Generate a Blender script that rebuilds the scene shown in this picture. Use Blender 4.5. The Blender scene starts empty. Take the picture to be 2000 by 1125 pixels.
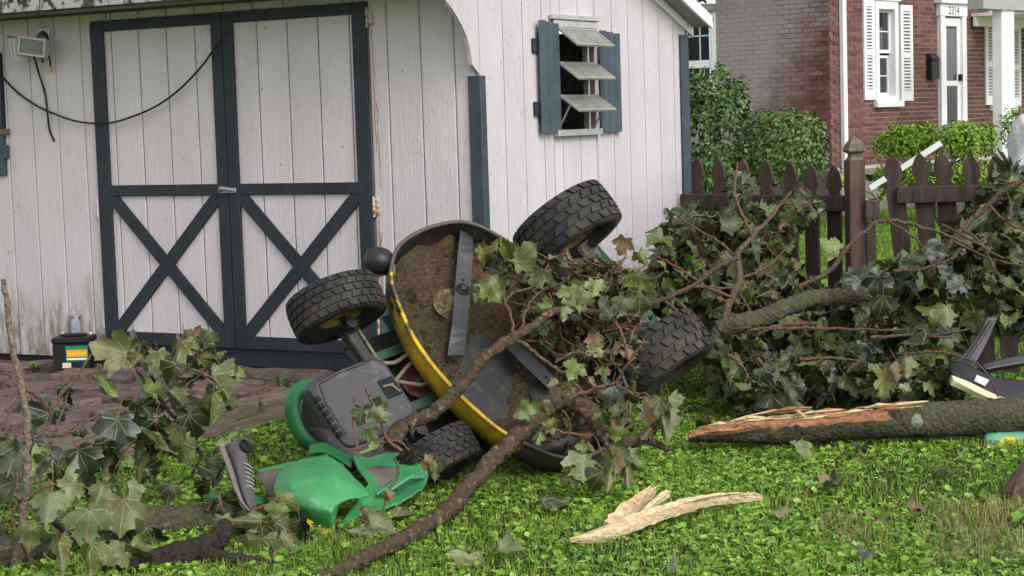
import bpy, bmesh, math, random
import numpy as np
from mathutils import Vector, Matrix

scene = bpy.context.scene
col = scene.collection
rnd = random.Random(7)
R = math.radians

# ------------------------------------------------------------------ camera
PIT, ROL, YAW, FPX = R(5.168), R(-1.8155), R(30.511), 3581.15
CAM = np.array([4.8232, -7.9154, 1.5])
fw = np.array([-math.sin(YAW) * math.cos(PIT), math.cos(YAW) * math.cos(PIT), -math.sin(PIT)])
r0 = np.array([math.cos(YAW), math.sin(YAW), 0.0]); u0 = np.cross(r0, fw)
cr = math.cos(ROL) * r0 + math.sin(ROL) * u0
cu = -math.sin(ROL) * r0 + math.cos(ROL) * u0
cam_d = bpy.data.cameras.new('camera'); cam = bpy.data.objects.new('camera', cam_d); col.objects.link(cam)
cam_d.sensor_width = 36.0; cam_d.lens = FPX / 2000 * 36.0; cam_d.clip_end = 600; cam_d.clip_start = .1
cam.matrix_world = Matrix(((cr[0], cu[0], -fw[0], CAM[0]), (cr[1], cu[1], -fw[1], CAM[1]), (cr[2], cu[2], -fw[2], CAM[2]), (0, 0, 0, 1)))
scene.camera = cam

# ------------------------------------------------------------------ sky, sun, exposure
SUN_DIR = Vector((0.70, -0.26, 0.67)).normalized()
world = bpy.data.worlds.new('World'); scene.world = world; world.use_nodes = True
wn = world.node_tree.nodes; wl = world.node_tree.links; wn.clear()
sky = wn.new('ShaderNodeTexSky'); sky.sky_type = 'NISHITA'; sky.sun_disc = False
sky.sun_elevation = math.asin(SUN_DIR.z); sky.sun_rotation = math.atan2(SUN_DIR.x, SUN_DIR.y)
sky.air_density = 1.0; sky.dust_density = 1.2; sky.ozone_density = 1.0
hs = wn.new('ShaderNodeHueSaturation'); hs.inputs['Saturation'].default_value = .22
bg = wn.new('ShaderNodeBackground'); bg.inputs['Strength'].default_value = .15
wo = wn.new('ShaderNodeOutputWorld')
wl.new(sky.outputs[0], hs.inputs['Color']); wl.new(hs.outputs[0], bg.inputs['Color']); wl.new(bg.outputs[0], wo.inputs['Surface'])
sl = bpy.data.lights.new('sun', 'SUN'); so = bpy.data.objects.new('sun', sl); col.objects.link(so)
sl.energy = 1.4; sl.angle = R(35); sl.color = (1, .965, .94)
so.rotation_euler = SUN_DIR.to_track_quat('Z', 'Y').to_euler(); so.location = (6, -6, 8)
vs = scene.view_settings; vs.view_transform = 'Standard'; vs.look = 'None'; vs.exposure = 0.74; vs.gamma = 1.0
vs.use_curve_mapping = False

# ------------------------------------------------------------------ helpers
def ray(x, y): return fw + cr * ((x - 1000) / FPX) - cu * ((y - 562.5) / FPX)
def W(x, y, d): return CAM + ray(x, y) * d                      # point at view depth d
def plane_hit(x, y, p0, n):
    d = ray(x, y); return CAM + d * (np.dot(np.asarray(p0) - CAM, n) / np.dot(d, n))
def G(x, y, z=0.0): return plane_hit(x, y, (0, 0, z), np.array([0, 0, 1.0]))
def FY(x, y, yy=0.0): return plane_hit(x, y, (0, yy, 0), np.array([0, 1.0, 0]))
def SX(x, y, xx=0.0): return plane_hit(x, y, (xx, 0, 0), np.array([1.0, 0, 0]))
def lin(r, g, b):
    f = lambda c: (c / 255 / 12.92) if c / 255 <= .04045 else ((c / 255 + .055) / 1.055) ** 2.4
    return (f(r), f(g), f(b))
LOC = {}
def tag(o, label=None, cat=None, group=None, kind=None):
    if label: o['label'] = label
    if cat: o['category'] = cat
    if group: o['group'] = group
    if kind: o['kind'] = kind
    return o
def attach(o, parent, loc):
    LOC[o.name] = np.array(loc, float)
    if parent is not None:
        o.parent = parent
        o.matrix_parent_inverse = Matrix.Translation(-Vector(LOC[parent.name]))
    o.location = loc
def thing(name, loc, label, cat, group=None):
    o = bpy.data.objects.new(name, None); o.empty_display_size = .1; col.objects.link(o); attach(o, None, loc)
    return tag(o, label, cat, group)
def node_part(name, parent, loc):
    o = bpy.data.objects.new(name, None); o.empty_display_size = .1; col.objects.link(o); attach(o, parent, loc); return o

class MB:
    def __init__(s): s.v = []; s.f = []; s.m = []; s.smooth = []
    def add(s, vs_, fs, mi=0, sm=False):
        o = len(s.v); s.v += [tuple(map(float, p)) for p in vs_]
        for f in fs: s.f.append(tuple(i + o for i in f)); s.m.append(mi); s.smooth.append(sm)
        return s
    def box(s, a, b, mi=0, ax=None, o=None):
        a = np.array(a, float); b = np.array(b, float)
        pts = [np.array([(a, b)[i & 1][0], (a, b)[i >> 1 & 1][1], (a, b)[i >> 2 & 1][2]]) for i in range(8)]
        if ax is not None: pts = [np.asarray(o) + p[0] * ax[0] + p[1] * ax[1] + p[2] * ax[2] for p in pts]
        fs = [(0, 2, 3, 1), (4, 5, 7, 6), (0, 1, 5, 4), (2, 6, 7, 3), (0, 4, 6, 2), (1, 3, 7, 5)]
        return s.add(pts, fs, mi)
    def cbox(s, a, b, c=.004, mi=0, ax=None, o=None):
        """box with chamfered edges"""
        bm = bmesh.new(); bmesh.ops.create_cube(bm, size=1)
        a = np.array(a, float); b = np.array(b, float)
        for v in bm.verts: v.co = Vector((a + b) / 2 + np.array(v.co) * (b - a))
        bmesh.ops.bevel(bm, geom=bm.edges[:], offset=c, segments=1, affect='EDGES')
        pts = [np.array(v.co) for v in bm.verts]
        if ax is not None: pts = [np.asarray(o) + p[0] * ax[0] + p[1] * ax[1] + p[2] * ax[2] for p in pts]
        bm.verts.index_update(); fs = [[v.index for v in f.verts] for f in bm.faces]; bm.free()
        return s.add(pts, fs, mi)
    def prism(s, poly, o, ex, ey, ez, h, mi=0, mi_side=None):
        """polygon (2d) in frame (ex, ey), extruded h along ez"""
        o = np.asarray(o, float); n = len(poly)
        bot = [o + ex * p[0] + ey * p[1] for p in poly]; top = [p + ez * h for p in bot]
        s.add(bot + top, [tuple(range(n))[::-1], tuple(range(n, 2 * n))], mi)
        s.add(bot + top, [(i, (i + 1) % n, n + (i + 1) % n, n + i) for i in range(n)], mi if mi_side is None else mi_side)
        return s
    def tube(s, pts, rad, seg=8, mi=0, caps=True, rough=0.0, seed=0, sm=True):
        pts = [np.asarray(p, float) for p in pts]; n = len(pts)
        if not hasattr(rad, '__len__'): rad = [rad] * n
        rr = random.Random(seed); ring = []
        t0 = pts[1] - pts[0]; up = np.array([0, 0, 1.0]) if abs(t0[2]) < .9 * np.linalg.norm(t0) else np.array([1.0, 0, 0])
        prev = None
        for i in range(n):
            t = pts[min(i + 1, n - 1)] - pts[max(i - 1, 0)]; t = t / (np.linalg.norm(t) + 1e-9)
            a = prev if prev is not None else up
            x = np.cross(a, t); x /= np.linalg.norm(x) + 1e-9; y = np.cross(t, x); prev = y
            for k in range(seg):
                q = 2 * math.pi * k / seg; r_ = rad[i] * (1 + rough * (rr.random() - .5))
                ring.append(pts[i] + r_ * (x * math.cos(q) + y * math.sin(q)))
        fs = [(i * seg + k, i * seg + (k + 1) % seg, (i + 1) * seg + (k + 1) % seg, (i + 1) * seg + k) for i in range(n - 1) for k in range(seg)]
        s.add(ring, fs, mi, sm)
        if caps: s.add(ring[:seg], [tuple(range(seg))[::-1]], mi); s.add(ring[-seg:], [tuple(range(seg))], mi)
        return s
    def lathe(s, prof, o, ax, ex, ey, seg=32, mi=0, closed=False, sm=True):
        """profile of (axial, radius) pairs round axis ax"""
        o = np.asarray(o, float); n = len(prof); vs_ = []
        for k in range(seg):
            q = 2 * math.pi * k / seg; d = ex * math.cos(q) + ey * math.sin(q)
            vs_ += [o + ax * h + d * r_ for h, r_ in prof]
        m = n if closed else n - 1
        fs = [(k * n + i, ((k + 1) % seg) * n + i, ((k + 1) % seg) * n + (i + 1) % n, k * n + (i + 1) % n) for k in range(seg) for i in range(m)]
        return s.add(vs_, fs, mi, sm)
    def patch(s, ctrl, nu=12, nv=12, th=.006, mi=0, mi2=None, jit=0, seed=0, crease=0.0):
        """smooth sheet through a grid of 3d control points, with thickness"""
        c = np.array(ctrl, float)
        def cr1(P, n):
            k = len(P); out = []
            for j in range(n + 1):
                t = j / n * (k - 1); i = min(int(t), k - 2); t -= i
                p0, p1, p2, p3 = P[max(i - 1, 0)], P[i], P[i + 1], P[min(i + 2, k - 1)]
                out.append((1 - crease) * .5 * (2 * p1 + (p2 - p0) * t + (2 * p0 - 5 * p1 + 4 * p2 - p3) * t * t + (3 * p1 - p0 - 3 * p2 + p3) * t ** 3) + crease * (p1 + (p2 - p1) * t))
            return np.array(out)
        rows = cr1(c, nu); g = np.array([cr1(row, nv) for row in rows])
        if jit:
            rs = np.random.RandomState(seed); g = g + rs.normal(0, jit, g.shape)
        du = np.gradient(g, axis=0); dv = np.gradient(g, axis=1); nn = np.cross(du, dv); nn /= np.linalg.norm(nn, axis=2, keepdims=True) + 1e-9
        a, b = g.reshape(-1, 3), (g - nn * th).reshape(-1, 3); w = nv + 1; k = len(a)
        q = [(i * w + j, (i + 1) * w + j, (i + 1) * w + j + 1, i * w + j + 1) for i in range(nu) for j in range(nv)]
        rim = [i * w for i in range(nu + 1)] + [nu * w + j for j in range(1, nv + 1)] + [i * w + nv for i in range(nu - 1, -1, -1)] + [j for j in range(nv - 1, 0, -1)]
        o = len(s.v); s.v += [tuple(p) for p in a] + [tuple(p) for p in b]
        for f in q: s.f.append(tuple(i + o for i in f)); s.m.append(mi); s.smooth.append(True)
        for f in q: s.f.append(tuple(i + o + k for i in f[::-1])); s.m.append(mi if mi2 is None else mi2); s.smooth.append(True)
        for i in range(len(rim)):
            p_, q_ = rim[i], rim[(i + 1) % len(rim)]
            s.f.append((q_ + o, p_ + o, p_ + o + k, q_ + o + k)); s.m.append(mi); s.smooth.append(False)
        return s
    def mesh(s, name, mats, off):
        me = bpy.data.meshes.new(name)
        me.from_pydata([tuple(np.array(p) - off) for p in s.v], [], s.f)
        for m in (mats if isinstance(mats, (list, tuple)) else [mats]): me.materials.append(m)
        me.polygons.foreach_set('material_index', s.m); me.polygons.foreach_set('use_smooth', s.smooth)
        me.update(); return me
    def build(s, name, mats, parent=None):
        v = np.array(s.v); lo, hi = v.min(0), v.max(0); off = np.array([(lo[0] + hi[0]) / 2, (lo[1] + hi[1]) / 2, lo[2]])
        o = bpy.data.objects.new(name, s.mesh(name, mats, off)); col.objects.link(o); attach(o, parent, off); return o

def link_copy(name, me, parent, M4):
    """a leaf object that shares mesh data, placed by a world matrix"""
    o = bpy.data.objects.new(name, me); col.objects.link(o)
    o.parent = parent
    if parent is not None: o.matrix_parent_inverse = Matrix.Translation(-Vector(LOC[parent.name]))
    o.matrix_basis = M4; LOC[o.name] = np.array(M4.translation); return o
def big_mesh(name, v, loops, counts, mats, parent=None, smooth=False, mi=None):
    v = np.asarray(v, np.float32); me = bpy.data.meshes.new(name)
    loops = np.asarray(loops, np.int32).ravel(); counts = np.asarray(counts, np.int32)
    me.vertices.add(len(v)); me.vertices.foreach_set('co', v.ravel())
    me.loops.add(len(loops)); me.loops.foreach_set('vertex_index', loops)
    me.polygons.add(len(counts)); st = np.concatenate([[0], np.cumsum(counts)[:-1]]).astype(np.int32)
    me.polygons.foreach_set('loop_start', st)
    me.update(calc_edges=True)
    for m in (mats if isinstance(mats, (list, tuple)) else [mats]): me.materials.append(m)
    if mi is not None: me.polygons.foreach_set('material_index', np.asarray(mi, np.int32))
    if smooth: me.polygons.foreach_set('use_smooth', np.ones(len(counts), bool))
    me.validate()
    o = bpy.data.objects.new(name, me); col.objects.link(o); attach(o, parent, (0, 0, 0)); return o
def smooth_path(pts, n=6):
    P = [np.asarray(p, float) for p in pts]; out = []
    for i in range(len(P) - 1):
        p0, p1, p2, p3 = P[max(i - 1, 0)], P[i], P[i + 1], P[min(i + 2, len(P) - 1)]
        for j in range(n):
            t = j / n
            out.append(.5 * (2 * p1 + (p2 - p0) * t + (2 * p0 - 5 * p1 + 4 * p2 - p3) * t * t + (3 * p1 - p0 - 3 * p2 + p3) * t ** 3))
    out.append(P[-1]); return out

# ------------------------------------------------------------------ materials
class NT:
    def __init__(s, name):
        s.m = bpy.data.materials.new(name); s.m.use_nodes = True; s.n = s.m.node_tree.nodes; s.l = s.m.node_tree.links
        s.b = s.n['Principled BSDF']; s.geo = s.n.new('ShaderNodeNewGeometry')
    def pos(s, sc=(1, 1, 1), rot=(0, 0, 0)):
        mp = s.n.new('ShaderNodeMapping'); mp.inputs['Scale'].default_value = sc; mp.inputs['Rotation'].default_value = rot
        s.l.new(s.geo.outputs['Position'], mp.inputs['Vector']); return mp.outputs[0]
    def noise(s, vec, scale, detail=5, rough=.6, dist=0):
        t = s.n.new('ShaderNodeTexNoise'); t.inputs['Scale'].default_value = scale; t.inputs['Detail'].default_value = detail
        t.inputs['Roughness'].default_value = rough; t.inputs['Distortion'].default_value = dist
        s.l.new(vec, t.inputs['Vector']); return t.outputs['Fac']
    def voro(s, vec, scale, feat='F1'):
        t = s.n.new('ShaderNodeTexVoronoi'); t.feature = feat; t.inputs['Scale'].default_value = scale; s.l.new(vec, t.inputs['Vector']); return t.outputs['Distance']
    def ramp(s, fac, stops):
        t = s.n.new('ShaderNodeValToRGB'); e = t.color_ramp.elements
        while len(e) < len(stops): e.new(.5)
        for i, (p, c) in enumerate(stops):
            e[i].position = p; e[i].color = (*c, 1) if hasattr(c, '__len__') else (c, c, c, 1)
        s.l.new(fac, t.inputs[0]); return t.outputs[0]
    def mix(s, fac, a, b, mode='MIX'):
        t = s.n.new('ShaderNodeMix'); t.data_type = 'RGBA'; t.blend_type = mode
        for sock, v in ((t.inputs[0], fac), (t.inputs[6], a), (t.inputs[7], b)):
            if hasattr(v, 'node'): s.l.new(v, sock)
            elif hasattr(v, '__len__'): sock.default_value = (*v, 1)
            else: sock.default_value = v
        return t.outputs[2]
    def math(s, op, a, b=0.0):
        t = s.n.new('ShaderNodeMath'); t.operation = op
        for sock, v in ((t.inputs[0], a), (t.inputs[1], b)):
            if hasattr(v, 'node'): s.l.new(v, sock)
            else: sock.default_value = v
        return t.outputs[0]
    def bump(s, h, strength=.3, dist=.01, chain=None):
        t = s.n.new('ShaderNodeBump'); t.inputs['Strength'].default_value = strength; t.inputs['Distance'].default_value = dist
        s.l.new(h, t.inputs['Height'])
        if chain is not None: s.l.new(chain, t.inputs['Normal'])
        return t.outputs[0]
    def done(s, colr=None, rough=.7, normal=None, spec=.4, metal=0.0):
        if colr is not None:
            if hasattr(colr, 'node'): s.l.new(colr, s.b.inputs['Base Color'])
            else: s.b.inputs['Base Color'].default_value = (*colr, 1)
        if hasattr(rough, 'node'): s.l.new(rough, s.b.inputs['Roughness'])
        else: s.b.inputs['Roughness'].default_value = rough
        if normal is not None: s.l.new(normal, s.b.inputs['Normal'])
        s.b.inputs['Specular IOR Level'].default_value = spec; s.b.inputs['Metallic'].default_value = metal
        return s.m
def simple(name, c, rough=.7, var=.2, scale=12, bump=.15, bscale=60, spec=.4, metal=0.0, sc=(1, 1, 1), c2=None, bdist=.004):
    t = NT(name); v = t.pos(sc); n1 = t.noise(v, scale)
    a = tuple(x * (1 - var) for x in c); b = c2 or tuple(min(1, x * (1 + var)) for x in c)
    cc = t.ramp(n1, [(.3, a), (.7, b)])
    n2 = t.noise(v, bscale, 4)
    return t.done(cc, rough, t.bump(n2, bump, bdist), spec, metal)

def siding(name, base, mildew=False):
    t = NT(name)
    grain = t.noise(t.pos((1, 1, .07)), 55, 6, .65, .4); fine = t.noise(t.pos((1, 1, .12)), 160, 3)
    blot = t.noise(t.pos((1, 1, .35)), 4, 4); patch_ = t.noise(t.pos((1, 1, .45)), 3.2, 2)
    c = t.ramp(blot, [(.3, tuple(x * .90 for x in base)), (.7, base)])
    # cracked, weathered paint: grey wood showing in the checks
    chk = t.math('MULTIPLY', t.ramp(grain, [(.60, 0), (.70, 1)]), t.ramp(patch_, [(.47, 0), (.62, 1)]))
    c = t.mix(t.math('MULTIPLY', chk, .40), c, (.24, .21, .195))
    rw = t.n.new('ShaderNodeObjectInfo')
    c = t.mix(1.0, c, t.ramp(rw.outputs['Random'], [(0, .93), (1, 1.0)]), 'MULTIPLY')
    knots = t.voro(t.pos((1, 1, .6)), 9); kn = t.ramp(knots, [(.035, 1), (.055, 0)])
    c = t.mix(t.math('MULTIPLY', kn, .6), c, (.10, .085, .075))
    sep = t.n.new('ShaderNodeSeparateXYZ'); t.l.new(t.geo.outputs['Position'], sep.inputs[0])
    if mildew:   # green-brown mildew creeping up the foot of the wall, with a ragged edge
        z = t.math('ADD', sep.outputs['Z'], t.math('MULTIPLY', t.noise(t.pos((1, 1, .25)), 9, 5), -.75))
        fz = t.ramp(z, [(0.0, 1), (.30, 0)])
        sp = t.math('MULTIPLY', fz, t.ramp(t.noise(t.pos((1, 1, .3)), 24, 5), [(.36, .05), (.62, 1)]))
        sp = t.math('MULTIPLY', sp, t.ramp(t.math('MULTIPLY', sep.outputs['X'], -.25), [(.57, 0), (.64, 1)]))
        c = t.mix(t.math('MULTIPLY', sp, .8), c, (.15, .125, .055))
    crk = t.noise(t.pos((1, 1, .55)), 70, 6, .7, 1.2); ck = t.math('MULTIPLY', t.ramp(crk, [(.36, 1), (.45, 0)]), t.ramp(t.noise(t.pos((1, 1, .6)), 4.5, 3), [(.42, .15), (.6, 1)]))
    c = t.mix(t.math('MULTIPLY', ck, .11), c, (.30, .27, .26))
    h = t.math('ADD', t.math('ADD', grain, t.math('MULTIPLY', fine, .4)), t.math('MULTIPLY', ck, -.35))
    return t.done(c, .72, t.bump(h, .7, .007), .25)

M_FRONT = siding('painted siding, white', (.66, .60, .605), True)
M_SIDE = siding('painted siding, pinkish white', (.595, .54, .562))
M_DOORB = siding('painted door boards', (.67, .61, .615))
def painted(name, c, chip=.5):
    t = NT(name); g = t.noise(t.pos((1, 1, 1)), 90, 5); b = t.noise(t.pos(), 5, 4)
    cc = t.ramp(b, [(.3, tuple(x * .75 for x in c)), (.7, tuple(x * 1.25 for x in c))])
    ch = t.ramp(t.noise(t.pos((1, 1, .5)), 26, 5, .7), [(.70, 0), (.74, chip)])
    cc = t.mix(ch, cc, tuple(min(.5, x * 2.2 + .04) for x in c))
    return t.done(cc, .55, t.bump(g, .25, .003), .4)
M_CORN = painted('corner trim paint', lin(52, 64, 73), .3)  # trim paint in a tone between its shaded and lit faces
M_TRIM = painted('slate blue trim paint', lin(34, 42, 49))
M_SHUT = painted('blue grey shutter paint', lin(62, 76, 86), .3)  # same trim paint, lightened to the tone of the lit side wall
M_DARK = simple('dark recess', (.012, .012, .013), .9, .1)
M_GROOVE = simple('siding groove', (.30, .27, .27), .9, .2)
M_WHITE = simple('white painted wood', (.78, .77, .78), .45, .06, 6, .08)
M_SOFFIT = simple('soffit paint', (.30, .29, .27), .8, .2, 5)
M_RUST = simple('rusty steel', (.16, .075, .035), .8, .5, 30, .4)
M_GALV = simple('galvanised steel', (.42, .43, .44), .4, .2, 30, .15, metal=.7)
M_ALU = simple('window aluminium', (.50, .49, .47), .4, .15, 20, .1, metal=.55)
M_BLACKPL = simple('black rubber cable', (.012, .012, .013), .5, .3)
def fascia():
    t = NT('peeling mossy fascia'); p = t.pos((1, 1, 1))
    n = t.noise(p, 14, 6, .65); m = t.noise(t.pos((1, 1, .5)), 5, 4)
    c = t.mix(t.ramp(n, [(.42, 0), (.5, 1)]), (.035, .045, .022), (.42, .39, .36))
    c = t.mix(t.ramp(m, [(.5, 0), (.56, .85)]), c, (.028, .035, .018))
    return t.done(c, .85, t.bump(n, .6, .01), .2)
M_FASCIA = fascia()
def wood(name, a, b, sc=(1, 1, 1), rough=.85, crack=.5, moss=None, mossamt=.5):
    t = NT(name); g = t.noise(t.pos(sc), 18, 7, .7, .6); n = t.noise(t.pos(), 6, 4)
    c = t.ramp(g, [(.3, a), (.7, b)])
    if moss: c = t.mix(t.math('MULTIPLY', t.ramp(n, [(.48, 0), (.6, 1)]), mossamt), c, moss)
    return t.done(c, rough, t.bump(g, crack, .012), .2)
M_TIMBER = wood('weathered timber', (.035, .026, .02), (.16, .12, .095), (1, .2, 3))
M_TIMBER2 = wood('grey edging timber', (.06, .048, .036), (.22, .18, .14), (3, .25, 3))
M_PICKET = wood('brown stained picket', (.026, .018, .015), (.10, .068, .056), (1, 1, .15))
M_POSTW = wood('reddish fence post', (.040, .029, .023), (.15, .098, .075), (1, 1, .12))
M_OLDW = wood('bare grey wood', (.09, .065, .055), (.24, .18, .155), (1, 1, .15))
def stone():
    t = NT('reddish flagstone'); p = t.pos((1, 1, 2)); n = t.noise(p, 6, 6, .65); f = t.noise(p, 40, 5)
    oi = t.n.new('ShaderNodeObjectInfo')
    c = t.ramp(n, [(.3, (.085, .058, .048)), (.6, (.21, .155, .135)), (.8, (.29, .235, .21))])
    c = t.mix(1.0, c, t.ramp(oi.outputs['Random'], [(0, (.7, .72, .75)), (1, (1.15, 1.0, .95))]), 'MULTIPLY')
    ln = t.noise(t.pos((3, 14, 4), (0, 0, .53)), 3.2, 6, .7); c = t.mix(t.ramp(ln, [(.36, .8), (.45, 0)]), c, (.03, .022, .02)); c = t.mix(t.ramp(f, [(.55, 0), (.75, .5)]), c, (.28, .235, .21))
    return t.done(c, .8, t.bump(t.math('ADD', t.math('ADD', n, ln), t.math('MULTIPLY', f, .4)), .9, .025), .3)
M_STONE = stone()
def soil():
    t = NT('lawn soil and moss'); p = t.pos(); n = t.noise(p, 3, 6); f = t.noise(p, 60, 5, .7)
    c = t.ramp(f, [(.3, (.012, .020, .006)), (.55, (.035, .060, .012)), (.8, (.07, .10, .025))])
    c = t.mix(t.ramp(n, [(.56, 0), (.7, .7)]), c, (.06, .05, .025))
    return t.done(c, .95, t.bump(f, .8, .03), .1)
M_SOIL = soil()
M_FAR = simple('far lawn', (.13, .235, .035), .9, .35, 1.5, .6, 30, .1, bdist=.05)

# ------------------------------------------------------------------ ground
def ground():
    g = MB(); g.add([(-90, -40, -.004), (60, -40, -.004), (60, 140, -.004), (-90, 140, -.004)], [(0, 1, 2, 3)])
    tag(g.build('ground', M_FAR), kind='structure')
    # the near lawn: gently uneven soil sheet
    nx, ny = 70, 70; vs_ = []; fs = []
    for j in range(ny + 1):
        for i in range(nx + 1):
            x = -1.2 + i / nx * 8.4; y = -6.0 + j / ny * 10.5
            e = .0 if 0 < i < nx and 0 < j < ny else -.02
            vs_.append((x, y, .016 + e + .010 * math.sin(x * 2.1 + y) * math.sin(y * 1.7)))
    fs = [(j * (nx + 1) + i, j * (nx + 1) + i + 1, (j + 1) * (nx + 1) + i + 1, (j + 1) * (nx + 1) + i) for j in range(ny) for i in range(nx)]
    m = MB(); m.add(vs_, fs, 0, True); tag(m.build('lawn', M_SOIL), kind='structure')
ground()

# ------------------------------------------------------------------ shed
S8 = .2032
shed = thing('garden_shed', (-1.6, 1.2, 0), 'white wooden garden shed with dark slate blue trim and double doors', 'shed')
ZB, ZT, ZW, EZ = .302, 2.145, .205, 2.20
XL, XR, XM = -2.5605, -.649, -1.604
EX, EY, EZV = np.eye(3)
def board(parent, a, b, axis, mat, outward, c=.004):
    """one siding board: a, b opposite corners; outer face along +-axis"""
    m = MB(); m.cbox(a, b, min(c, .0055)); return m.build('siding_board', mat, parent)
def front_boards(parent, x0, x1, z0, z1, grooves, y0, y1, mat):
    xs = [x0] + [g for g in sorted(grooves) if x0 + .02 < g < x1 - .02] + [x1]
    for a, b in zip(xs[:-1], xs[1:]):
        board(parent, (a + (.003 if a != x0 else 0), y0, z0), (b - (.003 if b != x1 else 0), y1, z1), 1, mat, -1, .005)
# inner shell behind the boards (seen as the dark bottoms of the grooves)
m = MB(); m.box((-4.6, .012, .26), (-.005, .05, 2.2)); m.build('wall_sheathing', M_GROOVE, shed)
m = MB(); m.box((-.05, .052, .26), (-.012, .742, 2.19)); m.box((-.05, 1.236, .26), (-.012, 2.30, 2.06)); m.box((-.05, .744, .26), (-.012, 1.234, 1.418)); m.box((-.05, .744, 2.037), (-.012, 1.234, 2.19))
m.build('wall_sheathing', M_GROOVE, shed)
gl = [-2.657 - k * S8 for k in range(-1, 10)]
front_boards(shed, -4.6, XL, ZW, EZ - .01, gl, -.012, .010, M_FRONT)
gr = [-.1312 - k * S8 for k in range(4)]
front_boards(shed, XR, -.012, ZW, EZ - .01, gr, -.012, .010, M_FRONT)
front_boards(shed, XL, XR, ZT, EZ - .01, gl + [-1.808 - k * S8 for k in range(-3, 4)] + gr, -.012, .010, M_FRONT)
m = MB(); m.box((XL, -.008, ZW), (XR, .010, ZB)); m.build('door_sill', M_TRIM, shed)
# side wall boards, cut round the window and under the sloping roof
ys = [0.0] + [.2346 + k * S8 for k in range(11)] + [2.44]
WY0, WY1, WZ0, WZ1 = .745, 1.236, 1.42, 2.035
def roofz(y): return 2.2 - (y - 2.116) * .37 if y > .6 else 2.76 - (.6 - y) * .51
for a, b in zip(ys[:-1], ys[1:]):
    def sb(y0, y1, z0, z1=None):
        m = MB(); y0_, y1_ = y0 + .0035, y1 - .0035
        za, zb_ = (z1, z1) if z1 else (min(2.6, roofz(y0_) - .02), min(2.6, roofz(y1_) - .02))
        p = [(y0_, z0), (y1_, z0), (y1_, zb_), (y0_, za)]
        m.prism(p, (-.010, 0, 0), EY, EZV, EX, .022); m.build('siding_board', M_SIDE, shed)
    segs = [(a, b)]
    if b > WY0 and a < WY1:
        c0, c1 = max(a, WY0), min(b, WY1)
        if a < WY0 - .01: sb(a, WY0, ZW)
        if b > WY1 + .01: sb(WY1, b, ZW)
        sb(c0, c1, ZW, WZ0); sb(c0, c1, WZ1)
    else: sb(a, b, ZW)
# the side wall runs forward in a curved cheek under the eave
arch = [(870, 0), (880, 13), (890, 28), (902, 49), (912, 72), (919, 100), (923, 127)]
ap = [(SX(x, y, .012)[1], SX(x, y, .012)[2]) for x, y in arch]
poly = [(-.42, 2.33), (-.42, 2.24), (-.36, 2.16)] + ap + [(-.002, 1.742), (-.002, 2.33)]
m = MB(); m.prism(poly[::-1], (-.010, 0, 0), EY, EZV, EX, .022); m.build('eave_cheek', M_SIDE, shed)
m = MB(); m.box((-.005, -.30, 2.36), (.012, -.002, 2.60)); 
fp = [(SX(x, y, 0)[1] - .003, SX(x, y, 0)[2] - .003) for x, y in [(868, -4)] + arch]
m = MB(); m.tube([(.0, p[0], p[1]) for p in fp], .009, 6); m.build('cheek_edge', M_WHITE, shed)
# corner boards
m = MB(); m.cbox((-.048, -.026, ZW - .01), (.026, -.0125, 1.737), .003); m.cbox((.0125, -.0124, ZW - .01), (.026, .03, 1.737), .002); m.build('corner_trim', M_CORN, shed)
m = MB(); m.cbox((.0125, 2.345, ZW - .01), (.028, 2.455, 2.0), .003); m.cbox((-.03, 2.441, ZW), (.0122, 2.456, 2.0), .002); m.build('corner_trim', M_CORN, shed)
# other walls and roof
m = MB(); m.box((-4.6, 2.42, .1), (-.02, 2.438, 2.05)); m.box((-4.62, .02, .1), (-4.6, 2.42, 2.4)); m.build('back_wall', M_FRONT, shed)
sof = np.array(FY(0, 28, -.38)); EVZ = float(sof[2])
roof = MB()
def slab(y0, z0, y1, z1, th):
    n = np.array([0, -(z1 - z0), (y1 - y0)]); n = n / np.linalg.norm(n) * th
    a = [(-4.8, y0, z0), (.15, y0, z0), (.15, y1, z1), (-4.8, y1, z1)]
    b = [tuple(np.array(p) + n) for p in a]; roof.add(a + b, [(3, 2, 1, 0), (4, 5, 6, 7), (0, 1, 5, 4), (1, 2, 6, 5), (2, 3, 7, 6), (3, 0, 4, 7)])
slab(-.40, EVZ + .03, .6, 2.80, .03); slab(.6, 2.80, 2.56, 2.076, .03)
rf = roof.build('roof', simple('grey shingles', (.09, .085, .08), .9, .4, 20, .5), shed)
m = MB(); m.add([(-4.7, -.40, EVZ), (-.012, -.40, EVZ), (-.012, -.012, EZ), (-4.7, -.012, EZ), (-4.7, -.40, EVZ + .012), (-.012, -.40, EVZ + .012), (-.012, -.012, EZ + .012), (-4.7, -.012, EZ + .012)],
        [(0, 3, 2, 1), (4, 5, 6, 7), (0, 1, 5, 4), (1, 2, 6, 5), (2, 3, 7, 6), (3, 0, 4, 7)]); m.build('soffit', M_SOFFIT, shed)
x = -4.75
for w_ in (.55, .32, .41, .30, .62, .5, .7, .9, .62):
    m = MB(); m.cbox((x + .004, -.428, EVZ + rnd.uniform(-.006, .004)), (min(x + w_, -.02) - .004, -.405, EVZ + .17), .003); m.build('fascia_board', M_FASCIA, rf); x += w_
m = MB(); m.box((-4.75, -.433, EVZ - .009), (-.02, -.402, EVZ - .001)); m.build('drip_edge', M_DARK, rf)
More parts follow.
